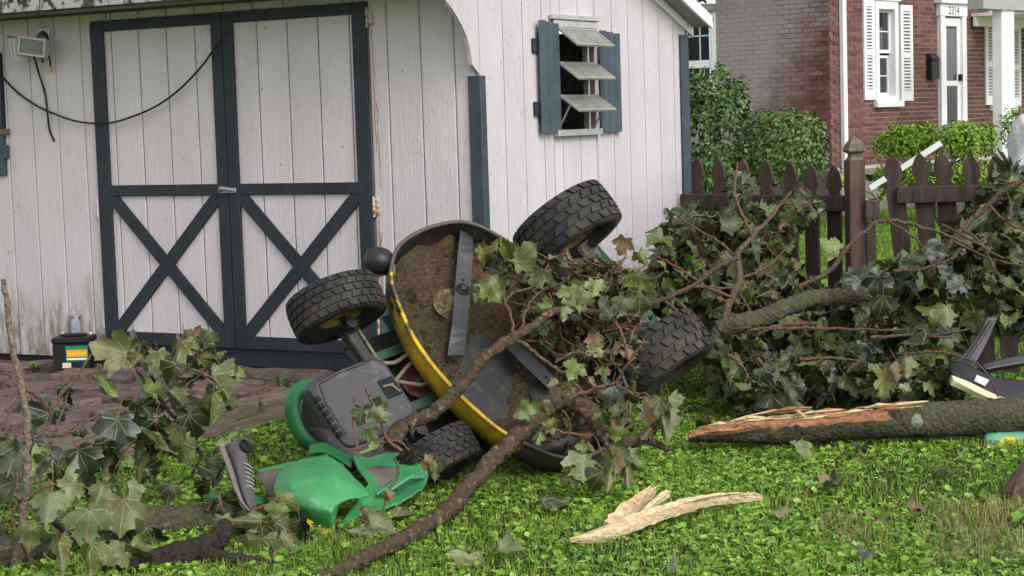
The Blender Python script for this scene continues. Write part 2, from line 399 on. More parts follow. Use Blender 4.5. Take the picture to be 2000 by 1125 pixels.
# rake: soffit and white fascia following the back slope on the side wall
def rake(x0, x1, dz0, dz1, mat, nm):
    m = MB(); p = []
    for y in (.62, 2.53): 
        z = roofz(y); p += [(x0, y, z + dz0), (x1, y, z + dz0), (x1, y, z + dz1), (x0, y, z + dz1)]
    m.add(p, [(0, 1, 2, 3), (7, 6, 5, 4), (0, 4, 5, 1), (1, 5, 6, 2), (2, 6, 7, 3), (3, 7, 4, 0)]); m.build(nm, mat, rf)
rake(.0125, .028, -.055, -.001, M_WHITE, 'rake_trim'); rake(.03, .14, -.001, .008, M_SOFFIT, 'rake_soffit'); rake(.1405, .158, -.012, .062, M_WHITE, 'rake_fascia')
def chip_early(name):
    t = NT(name); n = t.noise(t.pos(), 45, 5, .7); return t.done(t.mix(t.ramp(n, [(.5, 0), (.58, 1)]), (.58, .52, .50), (.28, .13, .07)), .75, t.bump(n, .4, .003), .3)
# double doors
def door_leaf(x0, x1, name, grooves, hinge_left):
    d = node_part('door', shed, ((x0 + x1) / 2, 0, ZB)); d['label'] = name
    m = MB(); m.box((x0 + .004, -.004, ZB), (x1 - .004, .010, ZT - .003)); m.build('door_panel', M_GROOVE, d)
    front_boards(d, x0 + .01, x1 - .01, ZB + .003, ZT - .006, grooves, -.017, -.005, M_DOORB)
    wl_, wr_ = (.098, .075) if hinge_left else (.075, .090)
    zt, zb_, zm0, zm1 = ZT - .062, ZB + .072, 1.150, 1.212
    def bar(nm, a, b, dy=0):
        m = MB(); m.cbox((a[0], -.036 - dy, a[1]), (b[0], -.0175, b[1]), .003); m.build(nm, M_TRIM, d)
    bar('stile', (x0 + .003, ZB + .001), (x0 + wl_, ZT - .001)); bar('stile', (x1 - wr_, ZB + .001), (x1 - .003, ZT - .001))
    for a, b in ((zt, ZT - .002), (zm0, zm1), (ZB + .002, zb_)): bar('rail', (x0 + wl_ + .001, a), (x1 - wr_ - .001, b), -.001)
    X0, X1 = x0 + wl_ + .001, x1 - wr_ - .001; w = .072
    for k, (p, q) in enumerate((((X0, zm0 - .001), (X1, zb_ + .001)), ((X0, zb_ + .001), (X1, zm0 - .001)))):
        p = np.array(p); q = np.array(q); up = np.sign(q[1] - p[1])
        # brace cut square to the frame at both corners
        L = q - p; ang = math.atan2(abs(L[1]), L[0]); hx = w / 2 / math.sin(ang); hz = w / 2 / math.cos(ang)
        poly = [(p[0], p[1]), (p[0] + hx, p[1]), (q[0], q[1] - up * hz), (q[0], q[1]), (q[0] - hx, q[1]), (p[0], p[1] + up * hz)]
        if up < 0: poly = poly[::-1]
        m = MB(); m.prism(poly, (0, -.0175, 0), EX, EZV, -EY, .0165 if k == 0 else .0175); m.build('brace', M_TRIM, d)
    hx0 = x0 if hinge_left else x1
    sgn = -1 if hinge_left else 1
    for z in (2.02, 1.04, .40):
        m = MB(); m.cbox(sorted_pt((hx0 + sgn * .004, z)), sorted_pt2((hx0 + sgn * .032, z + .085)), .002)
        m.tube([(hx0 + sgn * .006, -.032, z - .01), (hx0 + sgn * .006, -.032, z + .095)], .007, 8)
        m.build('hinge', M_HINGE if not hinge_left else M_FRONT, d)
    return d
M_HINGE = chip_early('painted rusty hinge')
def sorted_pt(p): return (p[0], -.026, p[1])
def sorted_pt2(p): return (p[0], -.0125, p[1])
d1 = door_leaf(XL, XM, 'shed door leaf with the fallen cable hanging across it', [-1.8084 - k * S8 for k in range(4)], True)
d2 = door_leaf(XM, XR, 'shed door leaf next to the upturned mower', [-.9709 - k * S8 for k in range(-1, 3)], False)
m = MB(); m.tube([(XM - .05, -.05, 1.175), (XM - .03, -.062, 1.19), (XM + .02, -.066, 1.185), (XM + .062, -.05, 1.178)], [.008, .013, .012, .007], 8)
m.cbox((XM - .055, -.045, 1.162), (XM + .06, -.037, 1.192), .003); m.build('latch', M_GALV, d1)
# rust streaks run below the right-hand hinges: thin painted-over drips
def rust_drip(x, z0, z1, k):
    m = MB(); rr = random.Random(k); pts = []; z = z0; xx = x
    while z > z1: pts.append((xx, -.0128, z)); z -= .03; xx += rr.uniform(-.004, .0045)
    m.tube(pts, [.0022 * rr.uniform(.5, 1.4) for _ in pts], 5); m.build('rust_streak', M_RUSTST, shed)
M_RUSTST = simple('rust stain', (.38, .19, .11), .85, .3, 60)
rust_drip(XR + .022, 2.0, 1.35, 1); rust_drip(XR + .034, 1.62, 1.15, 2); rust_drip(XR + .024, 1.02, .62, 3); rust_drip(XR + .035, .95, .55, 4); rust_drip(XR + .018, .9, .42, 5)

# awning window on the side wall
win = node_part('window', shed, (0, (WY0 + WY1) / 2, WZ0)); win['label'] = 'shed window with three panes cranked open'
m = MB(); m.box((-.45, WY0 - .1, WZ0 - .3), (-.44, WY1 + .3, WZ1 + .2)); m.build('interior', M_DARK, win)  # dark sheet that stands in for the unlit inside of the shed
m = MB(); m.cbox((-.34, 1.05, WZ0 - .3), (-.30, 1.16, WZ1 + .15), .004); m.build('interior_stud', simple('dim stud', (.14, .11, .085), .8), win)
m = MB(); 
for a, b in (((-.02, WY0, WZ0), (.03, WY0 + .03, WZ1)), ((-.02, WY1 - .03, WZ0), (.03, WY1, WZ1)), ((-.02, WY0, WZ1 - .035), (.036, WY1, WZ1 + .004)), ((-.02, WY0 - .01, WZ0 - .006), (.05, WY1 + .01, WZ0 + .03))): m.cbox(a, b, .003)
m.cbox((-.018, WY0 + .405, WZ0 + .02), (.016, WY0 + .425, WZ1 - .03), .002)
m.build('window_frame', M_ALU, win)
m = MB(); m.cbox((.013, WY0 - .03, WZ1 + .006), (.045, WY1 + .02, WZ1 + .032), .004); m.build('window_head', M_ALU, win)
t = NT('dirty louvre glass'); nz = t.noise(t.pos(), 14, 5)
M_LGLASS = t.done(t.ramp(nz, [(.3, (.20, .20, .16)), (.7, (.36, .36, .31))]), .25, None, .6); M_LGLASS.node_tree.nodes['Principled BSDF'].inputs['Transmission Weight'].default_value = .25
for k, (z0, px, py) in enumerate(((1.995, 1130, 88), (1.812, 1132, 154), (1.634, 1134, 217))):
    hit = plane_hit(px, py, (0, WY0 + .035, 0), EY); e, zb_ = float(hit[0]), float(hit[2])
    A = np.array([.034, WY0 + .033, z0]); D = np.array([e - .034, 0, zb_ - z0]); L = np.linalg.norm(D); D /= L; wN = np.cross(EY, D); wd = WY1 - WY0 - .066
    m = MB(); fr = .013
    for a, b in (((0, 0, -.006), (fr, L, .006)), ((wd - fr, 0, -.006), (wd, L, .006)), ((fr, 0, -.006), (wd - fr, fr, .006)), ((fr, L - fr, -.006), (wd - fr, L, .006))): m.box(a, b, 0, (EY, D, wN), A)
    m.box((fr, fr, -.002), (wd - fr, L - fr, .002), 1, (EY, D, wN), A)
    o = m.build('pane', [M_ALU, M_LGLASS], win); o['label'] = ('top', 'middle', 'bottom')[k] + ' awning pane tilted outward'
for y in (WY0 + .04, WY1 - .04):
    m = MB(); m.tube([(.03, y, WZ0 + .05), (.10, y, WZ0 + .17)], .005, 6); m.build('crank_arm', M_ALU, win)
def shutter(y0, y1, z0, z1, out, name):
    s_ = node_part('shutter', shed, (.03, (y0 + y1) / 2, z0)); s_['label'] = name
    n = 3; w = (y1 - y0) / n
    for za in (z0 + .06, z1 - .12):
        m = MB(); m.cbox((.014, y0 + .012, za), (.026, y1 - .012, za + .06), .002); m.build('batten', M_SHUT, s_)
    for k in range(n):
        m = MB(); a = y0 + k * w + .003; b = y0 + (k + 1) * w - .003
        prof = [(a, 0), (a + .012, .016), (b - .02, .018), (b, .006), (b, 0)]
        m.prism([(p[0], p[1]) for p in prof], (.027 + out * (1 - k / n), 0, z0), EY, EX, EZV, z1 - z0 - .006 * k); m.build('slat', M_SHUT, s_)
    for z in (z0 + .09, z1 - .17):
        m = MB(); m.cbox((.013, y0 - .035 if out >= 0 else y1, z), (.03, y0 + .02 if out >= 0 else y1 + .01, z + .075), .003); m.build('hinge', M_TRIM, s_)
shutter(.56, .79, 1.437, 2.03, .012, 'shutter nearer the shed front corner'); shutter(1.268, 1.515, 1.425, 1.995, .0, 'shutter nearer the brick house')

# second window, cut by the edge of the view, on the front wall
m = MB(); m.cbox((-4.0, -.05, 1.52), (-3.245, -.0125, 1.555), .004); o = m.build('window_sill', M_OLDW, shed)
m = MB(); m.cbox((-4.0, -.03, 1.56), (-3.30, -.0125, 2.02), .003); m.build('window_glass', M_DARK, shed)
m = MB(); m.cbox((-3.325, -.04, 1.556), (-3.30, -.031, 2.02), .003); m.cbox((-3.30, -.045, 1.556), (-3.275, -.0125, 2.0), .003); m.build('window_frame', M_TRIM, shed)
m = MB(); m.cbox((-3.9, -.04, 1.28), (-3.285, -.0125, 1.515), .003); m.cbox((-3.285, -.045, 1.38), (-3.262, -.0125, 1.46), .003); m.build('flower_box', M_SHUT, shed)

# floodlight with two heads
fl = thing('floodlight', (-3.02, -.02, 2.0), 'white double floodlight with two square heads mounted beside the shed doors', 'floodlight')
M_LAMPW = simple('aged white lamp metal', (.50, .48, .45), .5, .12, 20, .1); M_LENS = simple('lamp glass', (.16, .19, .17), .12, .25, 8, .02, spec=.7)
M_LENSB = simple('bright lamp reflector', (.62, .66, .68), .15, .15, 8, .02, spec=.8)
def lamp_head(px, py, w, h, face, up, lens):
    c = FY(px, py, -.17); n = np.array(face, float); n /= np.linalg.norm(n); ux = np.cross(up, n); ux /= np.linalg.norm(ux); uz = np.cross(n, ux)
    m = MB(); bw, bh = w * .36, h * .36; F = [(-w / 2, -h / 2), (w / 2, -h / 2), (w / 2, h / 2), (-w / 2, h / 2)]; Bk = [(-bw, -bh), (bw, -bh), (bw, bh), (-bw, bh)]
    m.add([c + ux * a + uz * b + n * .02 for a, b in F] + [c + ux * a + uz * b for a, b in F] + [c + ux * a + uz * b - n * .07 for a, b in Bk],
          [(0, 1, 5, 4), (1, 2, 6, 5), (2, 3, 7, 6), (3, 0, 4, 7), (4, 5, 9, 8), (5, 6, 10, 9), (6, 7, 11, 10), (7, 4, 8, 11), (8, 9, 10, 11)])
    r_ = .011
    for a, b in (((-w / 2, -h / 2, .012), (-w / 2 + r_, h / 2, .026)), ((w / 2 - r_, -h / 2, .012), (w / 2, h / 2, .026)), ((-w / 2 + r_, h / 2 - r_, .012), (w / 2 - r_, h / 2, .026)), ((-w / 2 + r_, -h / 2, .012), (w / 2 - r_, -h / 2 + r_, .026))): m.box(a, b, 0, (ux, uz, n), c)
    hd = m.build('lamp_head', M_LAMPW, fl)
    m = MB(); m.box((-w / 2 + r_, -h / 2 + r_, .010), (w / 2 - r_, h / 2 - r_, .017), 0, (ux, uz, n), c); m.build('lens', lens, hd)
lamp_head(66, 91, .175, .105, (.25, -1, -.05), (.16, .06, 1), M_LENS)
lamp_head(27, 95, .13, .135, (-.62, -.78, -.10), (.20, .06, 1), M_LENSB)
m = MB(); a = FY(72, 80, -.13); b = FY(84, 68, -.02); c = FY(46, 92, -.13)
m.tube([a, (a + b) / 2 + np.array([0, 0, .02]), b], .012, 8); m.tube([c, (a + b) / 2, b], .010, 8); m.cbox(b + np.array([-.045, 0, -.045]), b + np.array([.045, .01, .045]), .006); m.build('bracket', M_GALV, fl)
def cable(name, pts, rad, label=None, cat=None, parent=None, mat=M_BLACKPL, seg=6, group=None):
    m = MB(); m.tube(smooth_path(pts, 6), rad, seg); o = m.build(name, mat, parent)
    if label: tag(o, label, cat, group)
    return o
cable('wire', [FY(66, 110, -.10), FY(75, 140, -.04), FY(88, 185, -.02), FY(93, 225, -.03), FY(97, 255, -.02), FY(106, 276, -.02)], .0065, parent=fl)
cable('wire', [FY(90, 96, -.12), FY(97, 115, -.06), FY(99, 133, -.04)], .006, parent=fl)
m = MB(); m.tube([FY(99, 131, -.04), FY(99.5, 141, -.04)], .0085, 8); m.build('wire_nut', simple('yellow connector', (.55, .33, .03), .5), fl)
cable('wire', [FY(80, 108, -.12), FY(84, 122, -.09)], .006, parent=fl); cable('wire', [FY(76, 70, -.05), FY(84, 62, -.06), FY(93, 74, -.05), FY(95, 92, -.08)], .008, parent=fl)
cable('power_cable', [FY(0, 145, -.02), FY(30, 177, -.03), FY(64, 202, -.035), FY(100, 220, -.04), FY(150, 237, -.045), FY(200, 241, -.055), FY(240, 234, -.06), FY(300, 210, -.06), FY(350, 175, -.06), FY(395, 128, -.06), FY(420, 92, -.06), FY(430, 77, -.06), FY(437, 61, -.05)], .006, 'black cable sagging across the shed wall and its left door', 'cable')

# grey conduit on the wall foot and the car battery
m = MB(); a = FY(146, 640, -.05); b = FY(146, 615, -.05); m.tube([a - np.array([0, 0, .06]), a, b, b + np.array([-.015, 0, .012])], [.022, .022, .024, .02], 12); m.cbox(b + np.array([-.035, -.03, -.012]), b + np.array([.02, .045, .012]), .004); m.cbox(a + np.array([.01, -.015, -.03]), a + np.array([.03, .02, .04]), .004)
tag(m.build('conduit_elbow', simple('grey plastic pipe', (.33, .34, .36), .5)), 'short grey plastic conduit stub standing behind the battery', 'conduit')
bt = thing('car_battery', FY(145, 700, -.2), 'black car battery with green and yellow label by the shed wall', 'battery')
bo = np.array(FY(147, 703, -.20)); bo[2] = .175; ca, sa = math.cos(R(28)), math.sin(R(28)); bx, by = np.array([ca, sa, 0]), np.array([-sa, ca, 0]); M_BAT = simple('black battery plastic', (.010, .010, .011), .42, .3, 20)
m = MB(); m.cbox((-.105, -.085, 0), (.105, .085, .150), .006, 0, (bx, by, EZV), bo); m.build('case', M_BAT, bt)
m = MB(); m.cbox((-.110, -.09, .151), (.110, .09, .185), .008, 0, (bx, by, EZV), bo); m.cbox((-.07, -.03, .186), (.07, .03, .200), .004, 0, (bx, by, EZV), bo); m.build('lid', M_BAT, bt)
for sx_ in (-.08, .08):
    m = MB(); m.lathe([(0, .012), (.018, .011), (.018, 0)], bo + bx * sx_ + by * .06 + EZV * .186, EZV, bx, by, 12); m.build('terminal', M_GALV, bt)
m = MB(); m.box((-.028, -.0875, .05), (.10, -.0855, .138), 0, (bx, by, EZV), bo); lab = m.build('label_sticker', simple('green label', (.02, .20, .11), .5, .1), bt)
m = MB(); m.box((-.022, -.0895, .075), (.095, -.088, .116), 0, (bx, by, EZV), bo); m.build('label_band', simple('orange label band', (.75, .33, .02), .5, .1), lab)
m = MB(); m.box((-.022, -.0895, .058), (.095, -.088, .068), 0, (bx, by, EZV), bo); m.build('label_line', M_WHITE, lab)
m = MB(); m.box((-.05, -.0875, .012), (.0, -.0855, .042), 0, (bx, by, EZV), bo); m.build('small_sticker', simple('cream sticker', (.65, .6, .42), .6, .1), bt)
def lettering(txt, name, o, ex, ez, size, mat, parent):
    cv = bpy.data.curves.new(name, 'FONT'); cv.body = txt; cv.size = size; cv.align_x = 'CENTER'; cv.align_y = 'CENTER'; cv.extrude = .0006; cv.materials.append(mat)
    tmp = bpy.data.objects.new(name, cv); me = bpy.data.meshes.new_from_object(tmp); bpy.data.objects.remove(tmp)
    ob = bpy.data.objects.new(name, me); col.objects.link(ob); ex = Vector(ex); ez = Vector(ez); n = ex.cross(ez)
    M4 = Matrix((( ex.x, ez.x, n.x, o[0]), (ex.y, ez.y, n.y, o[1]), (ex.z, ez.z, n.z, o[2]), (0, 0, 0, 1)))
    ob.parent = parent; ob.matrix_parent_inverse = Matrix.Translation(-Vector(LOC[parent.name])); ob.matrix_basis = M4; LOC[ob.name] = np.array(o); return ob
lettering('EverStart', 'lettering', bo + bx * .037 - by * .0902 + EZV * .095, bx, EZV, .030, simple('yellow print', (.85, .70, .05), .5, .05), lab)

# ------------------------------------------------------------------ patio and timbers in front of the doors
def patio():
    base = MB(); base.box((-4.6, -3.4, .0), (-1.03, -.02, .085)); po = tag(base.build('patio', simple('packed grit', (.05, .038, .03), .95, .4, 30, .6)), kind='structure')
    rr = random.Random(3); nx, ny = 13, 15
    gx = [[-4.55 + (i + (0 if j % 2 else .5) * .6) * .272 for i in range(nx + 1)] for j in range(ny + 1)]
    P = {}
    for j in range(ny + 1):
        for i in range(nx + 1): P[i, j] = np.array([min(gx[j][i] + rr.uniform(-.06, .06), -1.05), -.03 - j * .222 + rr.uniform(-.035, .035)])
    for j in range(ny):
        for i in range(nx):
            q = [P[i, j], P[i + 1, j], P[i + 1, j + 1], P[i, j + 1]]
            c = sum(q) / 4
            if max(p[0] for p in q) - min(p[0] for p in q) < .1: continue
            # visible strip only
            zt = .115 + rr.uniform(0, .05) + max(0, (c[1] + 1.2)) * .03; tl = rr.uniform(-.06, .06), rr.uniform(-.05, .05)
            q = [c + (p - c) * (1 - .020 / np.linalg.norm(p - c)) for p in q]
            mid = []
            for k in range(4):
                a, b = q[k], q[(k + 1) % 4]; mid += [a, a + (b - a) * rr.uniform(.4, .6) + (c - (a + b) / 2) * rr.uniform(-.08, .10)]
            top = [(p[0], p[1], zt + (p[0] - c[0]) * tl[0] + (p[1] - c[1]) * tl[1]) for p in mid]
            inn = [tuple(np.array(t_) * .94 + np.array([c[0], c[1], zt]) * .06 + np.array([0, 0, .006])) for t_ in top]
            bot = [(p[0], p[1], .08) for p in mid]; n = 8
            m = MB(); m.add(top + inn + bot, [tuple(range(n, 2 * n))[::-1]] + [(k, n + k, n + (k + 1) % n, (k + 1) % n) for k in range(n)] + [(k, (k + 1) % n, 2 * n + (k + 1) % n, 2 * n + k) for k in range(n)])
            m.build('stone', M_STONE, po)
patio()
def timber(name, a, b, w, h, mat, label, cat='timber', rough=.01, seed=0):
    """squared weathered beam from a to b (base centre line)"""
    a = np.asarray(a, float); b = np.asarray(b, float); d = b - a; L = np.linalg.norm(d); d /= L; s_ = np.cross(d, EZV); s_ /= np.linalg.norm(s_); rr = random.Random(seed)
    m = MB(); n = 14; pts = []; prof = [(-.5, 0), (-.5, .8), (-.38, 1), (.38, 1), (.5, .8), (.5, 0)]
    for i in range(n + 1):
        for x_, z_ in prof: pts.append(a + d * L * i / n + s_ * (x_ * w + rr.uniform(-rough, rough)) + EZV * (z_ * h + (rr.uniform(-rough, rough) if z_ else 0)))
    k = len(prof); m.add(pts, [(i * k + j, (i + 1) * k + j, (i + 1) * k + (j + 1) % k, i * k + (j + 1) % k) for i in range(n) for j in range(k)] + [tuple(range(k)), tuple(range(n * k, n * k + k))[::-1]])
    return tag(m.build(name, mat), label, cat)
timber('edging_timber', (-.96, -3.3, 0), (-1.0, -.32, 0), .12, .16, M_TIMBER2, 'grey weathered landscape timber edging the flagstone patio', seed=1)
timber('sill_timber', (-2.0, -.16, 0), (-.35, -.16, 0), .16, .215, M_TIMBER, 'dark cracked timber lying below the shed doors', seed=2)
timber('sill_timber', (-4.4, -.12, 0), (-2.98, -.12, 0), .14, .185, M_TIMBER, 'dark timber along the wall foot left of the car battery', seed=4)
m = MB(); m.box((-4.55, .0, 0), (-.02, .06, .2)); m.box((-.08, .06, 0), (-.02, 2.4, .2)); m.build('foundation', M_DARK, shed)  # dark block painted in for the shade of the gap under the siding

# ------------------------------------------------------------------ brick house
H0 = np.array(W(1623, 300, 25.6)); H0[2] = 0
ha = YAW - R(42); hR = np.array([-math.sin(ha), math.cos(ha), 0]); hL = np.array([-hR[1], hR[0], 0])   # along the door wall, along the gable wall
nR, nL = -hL, -hR                                                                                  # outward normals
def HR(x, y, off=0.0):
    p = plane_hit(x, y, H0 + nR * off, nR) - H0; return float(p @ hR), float(p[2])
def HL(x, y, off=0.0):
    p = plane_hit(x, y, H0 + nL * off, nL) - H0; return float(p @ hL), float(p[2])
house = thing('brick_house', H0, 'red brick house with white shutters and front door numbered 2314', 'house')
def brickmat():
    t = NT('red brick'); oi = t.n.new('ShaderNodeObjectInfo'); n = t.noise(t.pos(), 16, 5); f = t.noise(t.pos(), 70, 3); gi = t.geo.outputs['Random Per Island']
    v = t.math('FRACT', t.math('ADD', t.math('MULTIPLY', gi, 7.31), oi.outputs['Random']))
    c = t.ramp(v, [(0, (.11, .050, .043)), (.5, (.158, .072, .061)), (1, (.20, .096, .080))])
    c = t.mix(1.0, c, t.ramp(n, [(.3, .75), (.7, 1.15)]), 'MULTIPLY')
    return t, c, f
t, c, f = brickmat(); M_BRICK = t.done(c, .85, t.bump(f, .4, .004), .25)
t, c, f = brickmat()   # gable wall: old pale paint and efflorescence left on the bricks away from the corner
q = t.n.new('ShaderNodeVectorMath'); q.operation = 'DOT_PRODUCT'; t.l.new(t.geo.outputs['Position'], q.inputs[0]); q.inputs[1].default_value = tuple(hL)
al = t.math('SUBTRACT', q.outputs['Value'], float(H0 @ hL)); sp_ = t.n.new('ShaderNodeSeparateXYZ'); t.l.new(t.geo.outputs['Position'], sp_.inputs[0])
ee = t.math('ADD', t.math('MULTIPLY', al, .42), t.math('MULTIPLY', sp_.outputs['Z'], .26)); ee = t.math('ADD', ee, t.math('MULTIPLY', t.noise(t.pos((1, 1, 1.6)), 3.0, 6, .7), .75))
fc = t.ramp(ee, [(1.02 / 2, 0), (1.40 / 2, 1)]); ee2 = t.math('MULTIPLY', ee, .5); t.l.new(ee2, fc.node.inputs[0])
c = t.mix(t.math('MULTIPLY', fc, .78), c, (.36, .315, .32)); M_BRICKL = t.done(c, .85, t.bump(f, .4, .004), .25)
M_MORTAR = simple('pale mortar', (.42, .38, .35), .95, .2, 20)
M_MORTARL = simple('stained mortar', (.40, .35, .34), .95, .3, 6)
HT = 3.75; FZ = HR(1700, 322)[1]
# wall cores stand 8 mm behind the brick faces
RLEN, LLEN = 9.0, 5.2
def wall_core(o, e, n, L, z0, z1, mat, nm):
    m = MB(); m.box((0, 0, z0), (L, .3, z1), 0, (e, -n, EZV), o - n * .008); return m.build(nm, mat, house)
lw_x = HL(1398, 60)[0]
wLo = wall_core(H0 + hL * .31, hL, nL, lw_x - .31, FZ - .05, HT, M_MORTARL, 'gable_wall')
m = MB(); m.box((.01, .0, -.05), (RLEN, .3, FZ - .051), 0, (hR, -nR, EZV), H0 + nR * .015); m.build('foundation', simple('grey foundation stone', (.19, .17, .15), .9, .35, 4, .6, 12, bdist=.03), house)
m = MB(); m.box((.0, .02, -.05), (lw_x, .3, FZ - .051), 0, (hL, -nL, EZV), H0 + nL * .012); m.build('foundation', simple('gable foundation', (.15, .11, .10), .9, .35, 4), house)
# openings in the door wall (t0, t1, z0, z1)
def rectR(x0, y0, x1, y1, off=0.0):
    a = HR(x0, (y0 + y1) / 2, off)[0]; b = HR(x1, (y0 + y1) / 2, off)[0]; xm = (x0 + x1) / 2
    return a, b, HR(xm, y1, off)[1], HR(xm, y0, off)[1]
w1 = rectR(1709, 2, 1754, 197); w2 = rectR(1936, 30, 1978, 205); dr = rectR(1831, 8, 1881, 268)
holes = [w1, w2, dr]
m = MB(); tt = [.03] + [v for h in sorted(holes) for v in (h[0], h[1])] + [RLEN]
for a, b in zip(tt[:-1], tt[1:]):
    h = [h for h in holes if h[0] - 1e-6 < a and b < h[1] + 1e-6]
    for z0, z1 in ([(FZ - .05, h[0][2]), (h[0][3], HT)] if h else [(FZ - .05, HT)]):
        if z1 > z0: m.box((a, 0, z0), (b, .3, z1), 0, (hR, -nR, EZV), H0 - nR * .008)
wR = m.build('front_wall', M_MORTAR, house)
bricks = []
CH = .0677; BL = .213
def course(o, e, n, L, holes, mat, side, phase):
    k = 0; z = FZ
    while z < 3.42:
        tpos = -(k % 2) * BL / 2
        while tpos < L:
            a, b = max(tpos + .005, 0.002), min(tpos + BL - .005, L); cz = z + CH / 2
            if b - a > .03:
                parts = [(a, b)]
                for h in holes:
                    if h[2] - .02 < cz < h[3] + .02:
                        nxt = []
                        for (p, q_) in parts:
                            if q_ <= h[0] or p >= h[1]: nxt.append((p, q_))
                            else:
                                if p < h[0] - .02: nxt.append((p, h[0]))
                                if q_ > h[1] + .02: nxt.append((h[1], q_))
                        parts = nxt
                for (p, q_) in parts: bricks.append((side, p, q_, z + .005, z + CH - .005, o, e, n, mat))
            tpos += BL
        z += CH; k += 1
course(H0, hR, nR, 6.6, holes, M_BRICK, 'R', 0); course(H0, hL, nL, lw_x, [], M_BRICKL, 'L', 1)
bricks.sort(key=lambda q: min(q[1], 99) + (0 if q[0] == 'L' else .35))
brick_meshes = {}
rest = {'R': MB(), 'L': MB()}; n_one = {'R': 0, 'L': 0}
for side, a, b, z0, z1, o, e, n, mat in bricks:
    dp = rnd.uniform(-.0015, .002)
    if n_one[side] < 150 and abs(b - a - (BL - .01)) < .001:
        key = (side,)
        if key not in brick_meshes:
            m = MB(); m.box((0, -.012, 0), (BL - .01, .0, CH - .01), 0, (e, -n, EZV), (0, 0, 0)); brick_meshes[key] = m.mesh('brick', mat, np.zeros(3))
        p = o + e * a + n * (dp - .001) + EZV * z0
        link_copy('brick', brick_meshes[key], wR if side == 'R' else wLo, Matrix.Translation(Vector(p))); n_one[side] += 1
    else: rest[side].box((a, -dp, z0), (b, .02, z1), 0, (e, -n, EZV), o)
for sd, pr, mt in (('R', wR, M_BRICK), ('L', wLo, M_BRICKL)):
    o = rest[sd].build('brickwork', mt, pr); o['kind'] = 'stuff'
def rbox(rect, d0, d1, mat, nm, parent, inset=0):
    m = MB(); m.cbox((rect[0] + inset, -d1, rect[2] + inset), (rect[1] - inset, -d0, rect[3] - inset), .004, 0, (hR, -nR, EZV), H0); return m.build(nm, mat, parent)
t = NT('house window glass'); M_GLASS = t.done((.02, .022, .028), .04, None, .9)
M_HDARK = simple('dark room', (.015, .015, .017), .8)
def house_window(rect, lbl):
    wn_ = node_part('window', house, H0 + hR * rect[0] + EZV * rect[2]); wn_['label'] = lbl
    a, b, z0, z1 = rect
    rbox((a, b, z0, z1), -.20, -.19, M_HDARK, 'room', wn_)
    m = MB(); ax = (hR, -nR, EZV)
    fw_ = .10
    for p, q in (((a, -.02, z0), (a + fw_, .10, z1)), ((b - fw_, -.02, z0), (b, .10, z1)), ((a + fw_, -.02, z1 - .12), (b - fw_, .10, z1)), ((a + fw_, -.02, z0), (b - fw_, .10, z0 + .07))): m.cbox(p, q, .006, 0, ax, H0)
    m.build('casing', M_WHITE, wn_)
    rbox((a - .06, b + .05, z1 + .001, z1 + .16), -.01, .04, M_WHITE, 'lintel', wn_); rbox((a - .05, b + .05, z0 - .09, z0 - .001), -.01, .07, M_WHITE, 'sill', wn_)
    zm = z0 + (z1 - z0) * .46
    for k, (q0, q1, dd) in enumerate(((zm + .03, z1 - .12, .07), (z0 + .07, zm, .10))):
        m = MB(); x0, x1 = a + fw_, b - fw_
        for p, q in (((x0, dd, q0), (x0 + .035, dd + .03, q1)), ((x1 - .035, dd, q0), (x1, dd + .03, q1)), ((x0 + .035, dd, q1 - .04), (x1 - .035, dd + .03, q1)), ((x0 + .035, dd, q0), (x1 - .035, dd + .03, q0 + .05))): m.box(p, q, 0, ax, H0)
        m.box((x0 + .035, dd + .010, (q0 + q1) / 2 - .008), (x1 - .035, dd + .018, (q0 + q1) / 2 + .008), 0, ax, H0)
        m.build('sash', M_WHITE, wn_)
        m = MB(); m.box((x0 + .035, dd + .019, q0 + .05), (x1 - .035, dd + .022, q1 - .04), 0, ax, H0); m.build('pane', M_GLASS, wn_)
        m = MB(); m.box((x0 + .13 + .1 * k, dd + .06, q0), (x0 + .2 + .1 * k, dd + .07, q1), 0, ax, H0); m.build('curtain', simple('pale curtain', (.5, .5, .52), .9), wn_)
house_window(w1, 'white sash window between the house corner and the front door'); house_window(w2, 'white sash window behind the porch post')
def louvred(x0, y0, x1, y1, lbl):
    r_ = rectR(x0, y0, x1, y1, .03); a, b, z0, z1 = r_; sh = node_part('shutter', house, H0 + hR * a + nR * .03 + EZV * z0); sh['label'] = lbl; ax = (hR, -nR, EZV)
    zm = z0 + (z1 - z0) * .475; m = MB(); st = .07
    for p, q in (((a, -.035, z0), (a + st, -.004, z1)), ((b - st, -.035, z0), (b, -.004, z1)), ((a + st, -.035, z1 - .09), (b - st, -.004, z1)), ((a + st, -.035, z0), (b - st, -.004, z0 + .15)), ((a + st, -.035, zm - .04), (b - st, -.004, zm + .05))): m.box(p, q, 0, ax, H0)
    m.build('shutter_frame', M_WHITE, sh)
    m = MB(); m.box((a + st, -.008, z0 + .15), (b - st, -.005, z1 - .09), 0, ax, H0); m.build('shutter_back', simple('louvre shade', (.30, .30, .30), .8), sh)
    for q0, q1 in ((z0 + .15, zm - .04), (zm + .05, z1 - .09)):
        n = max(3, int((q1 - q0) / .046)); 
        for k in range(n):
            z = q0 + (k + .5) * (q1 - q0) / n; D = np.array([0, -.8, -.6]); m = MB()
            m.box((a + st, -.016, -.003), (b - st, .016, .003), 0, (hR, (nR * .75 - EZV * .66), (nR * .66 + EZV * .75)), H0 + nR * .022 + EZV * z); m.build('slat', M_WHITE, sh)
louvred(1688, 0, 1709, 195, 'louvred shutter nearest the house corner downspout'); louvred(1760, 10, 1783, 197, 'louvred shutter between the window and the mailbox')
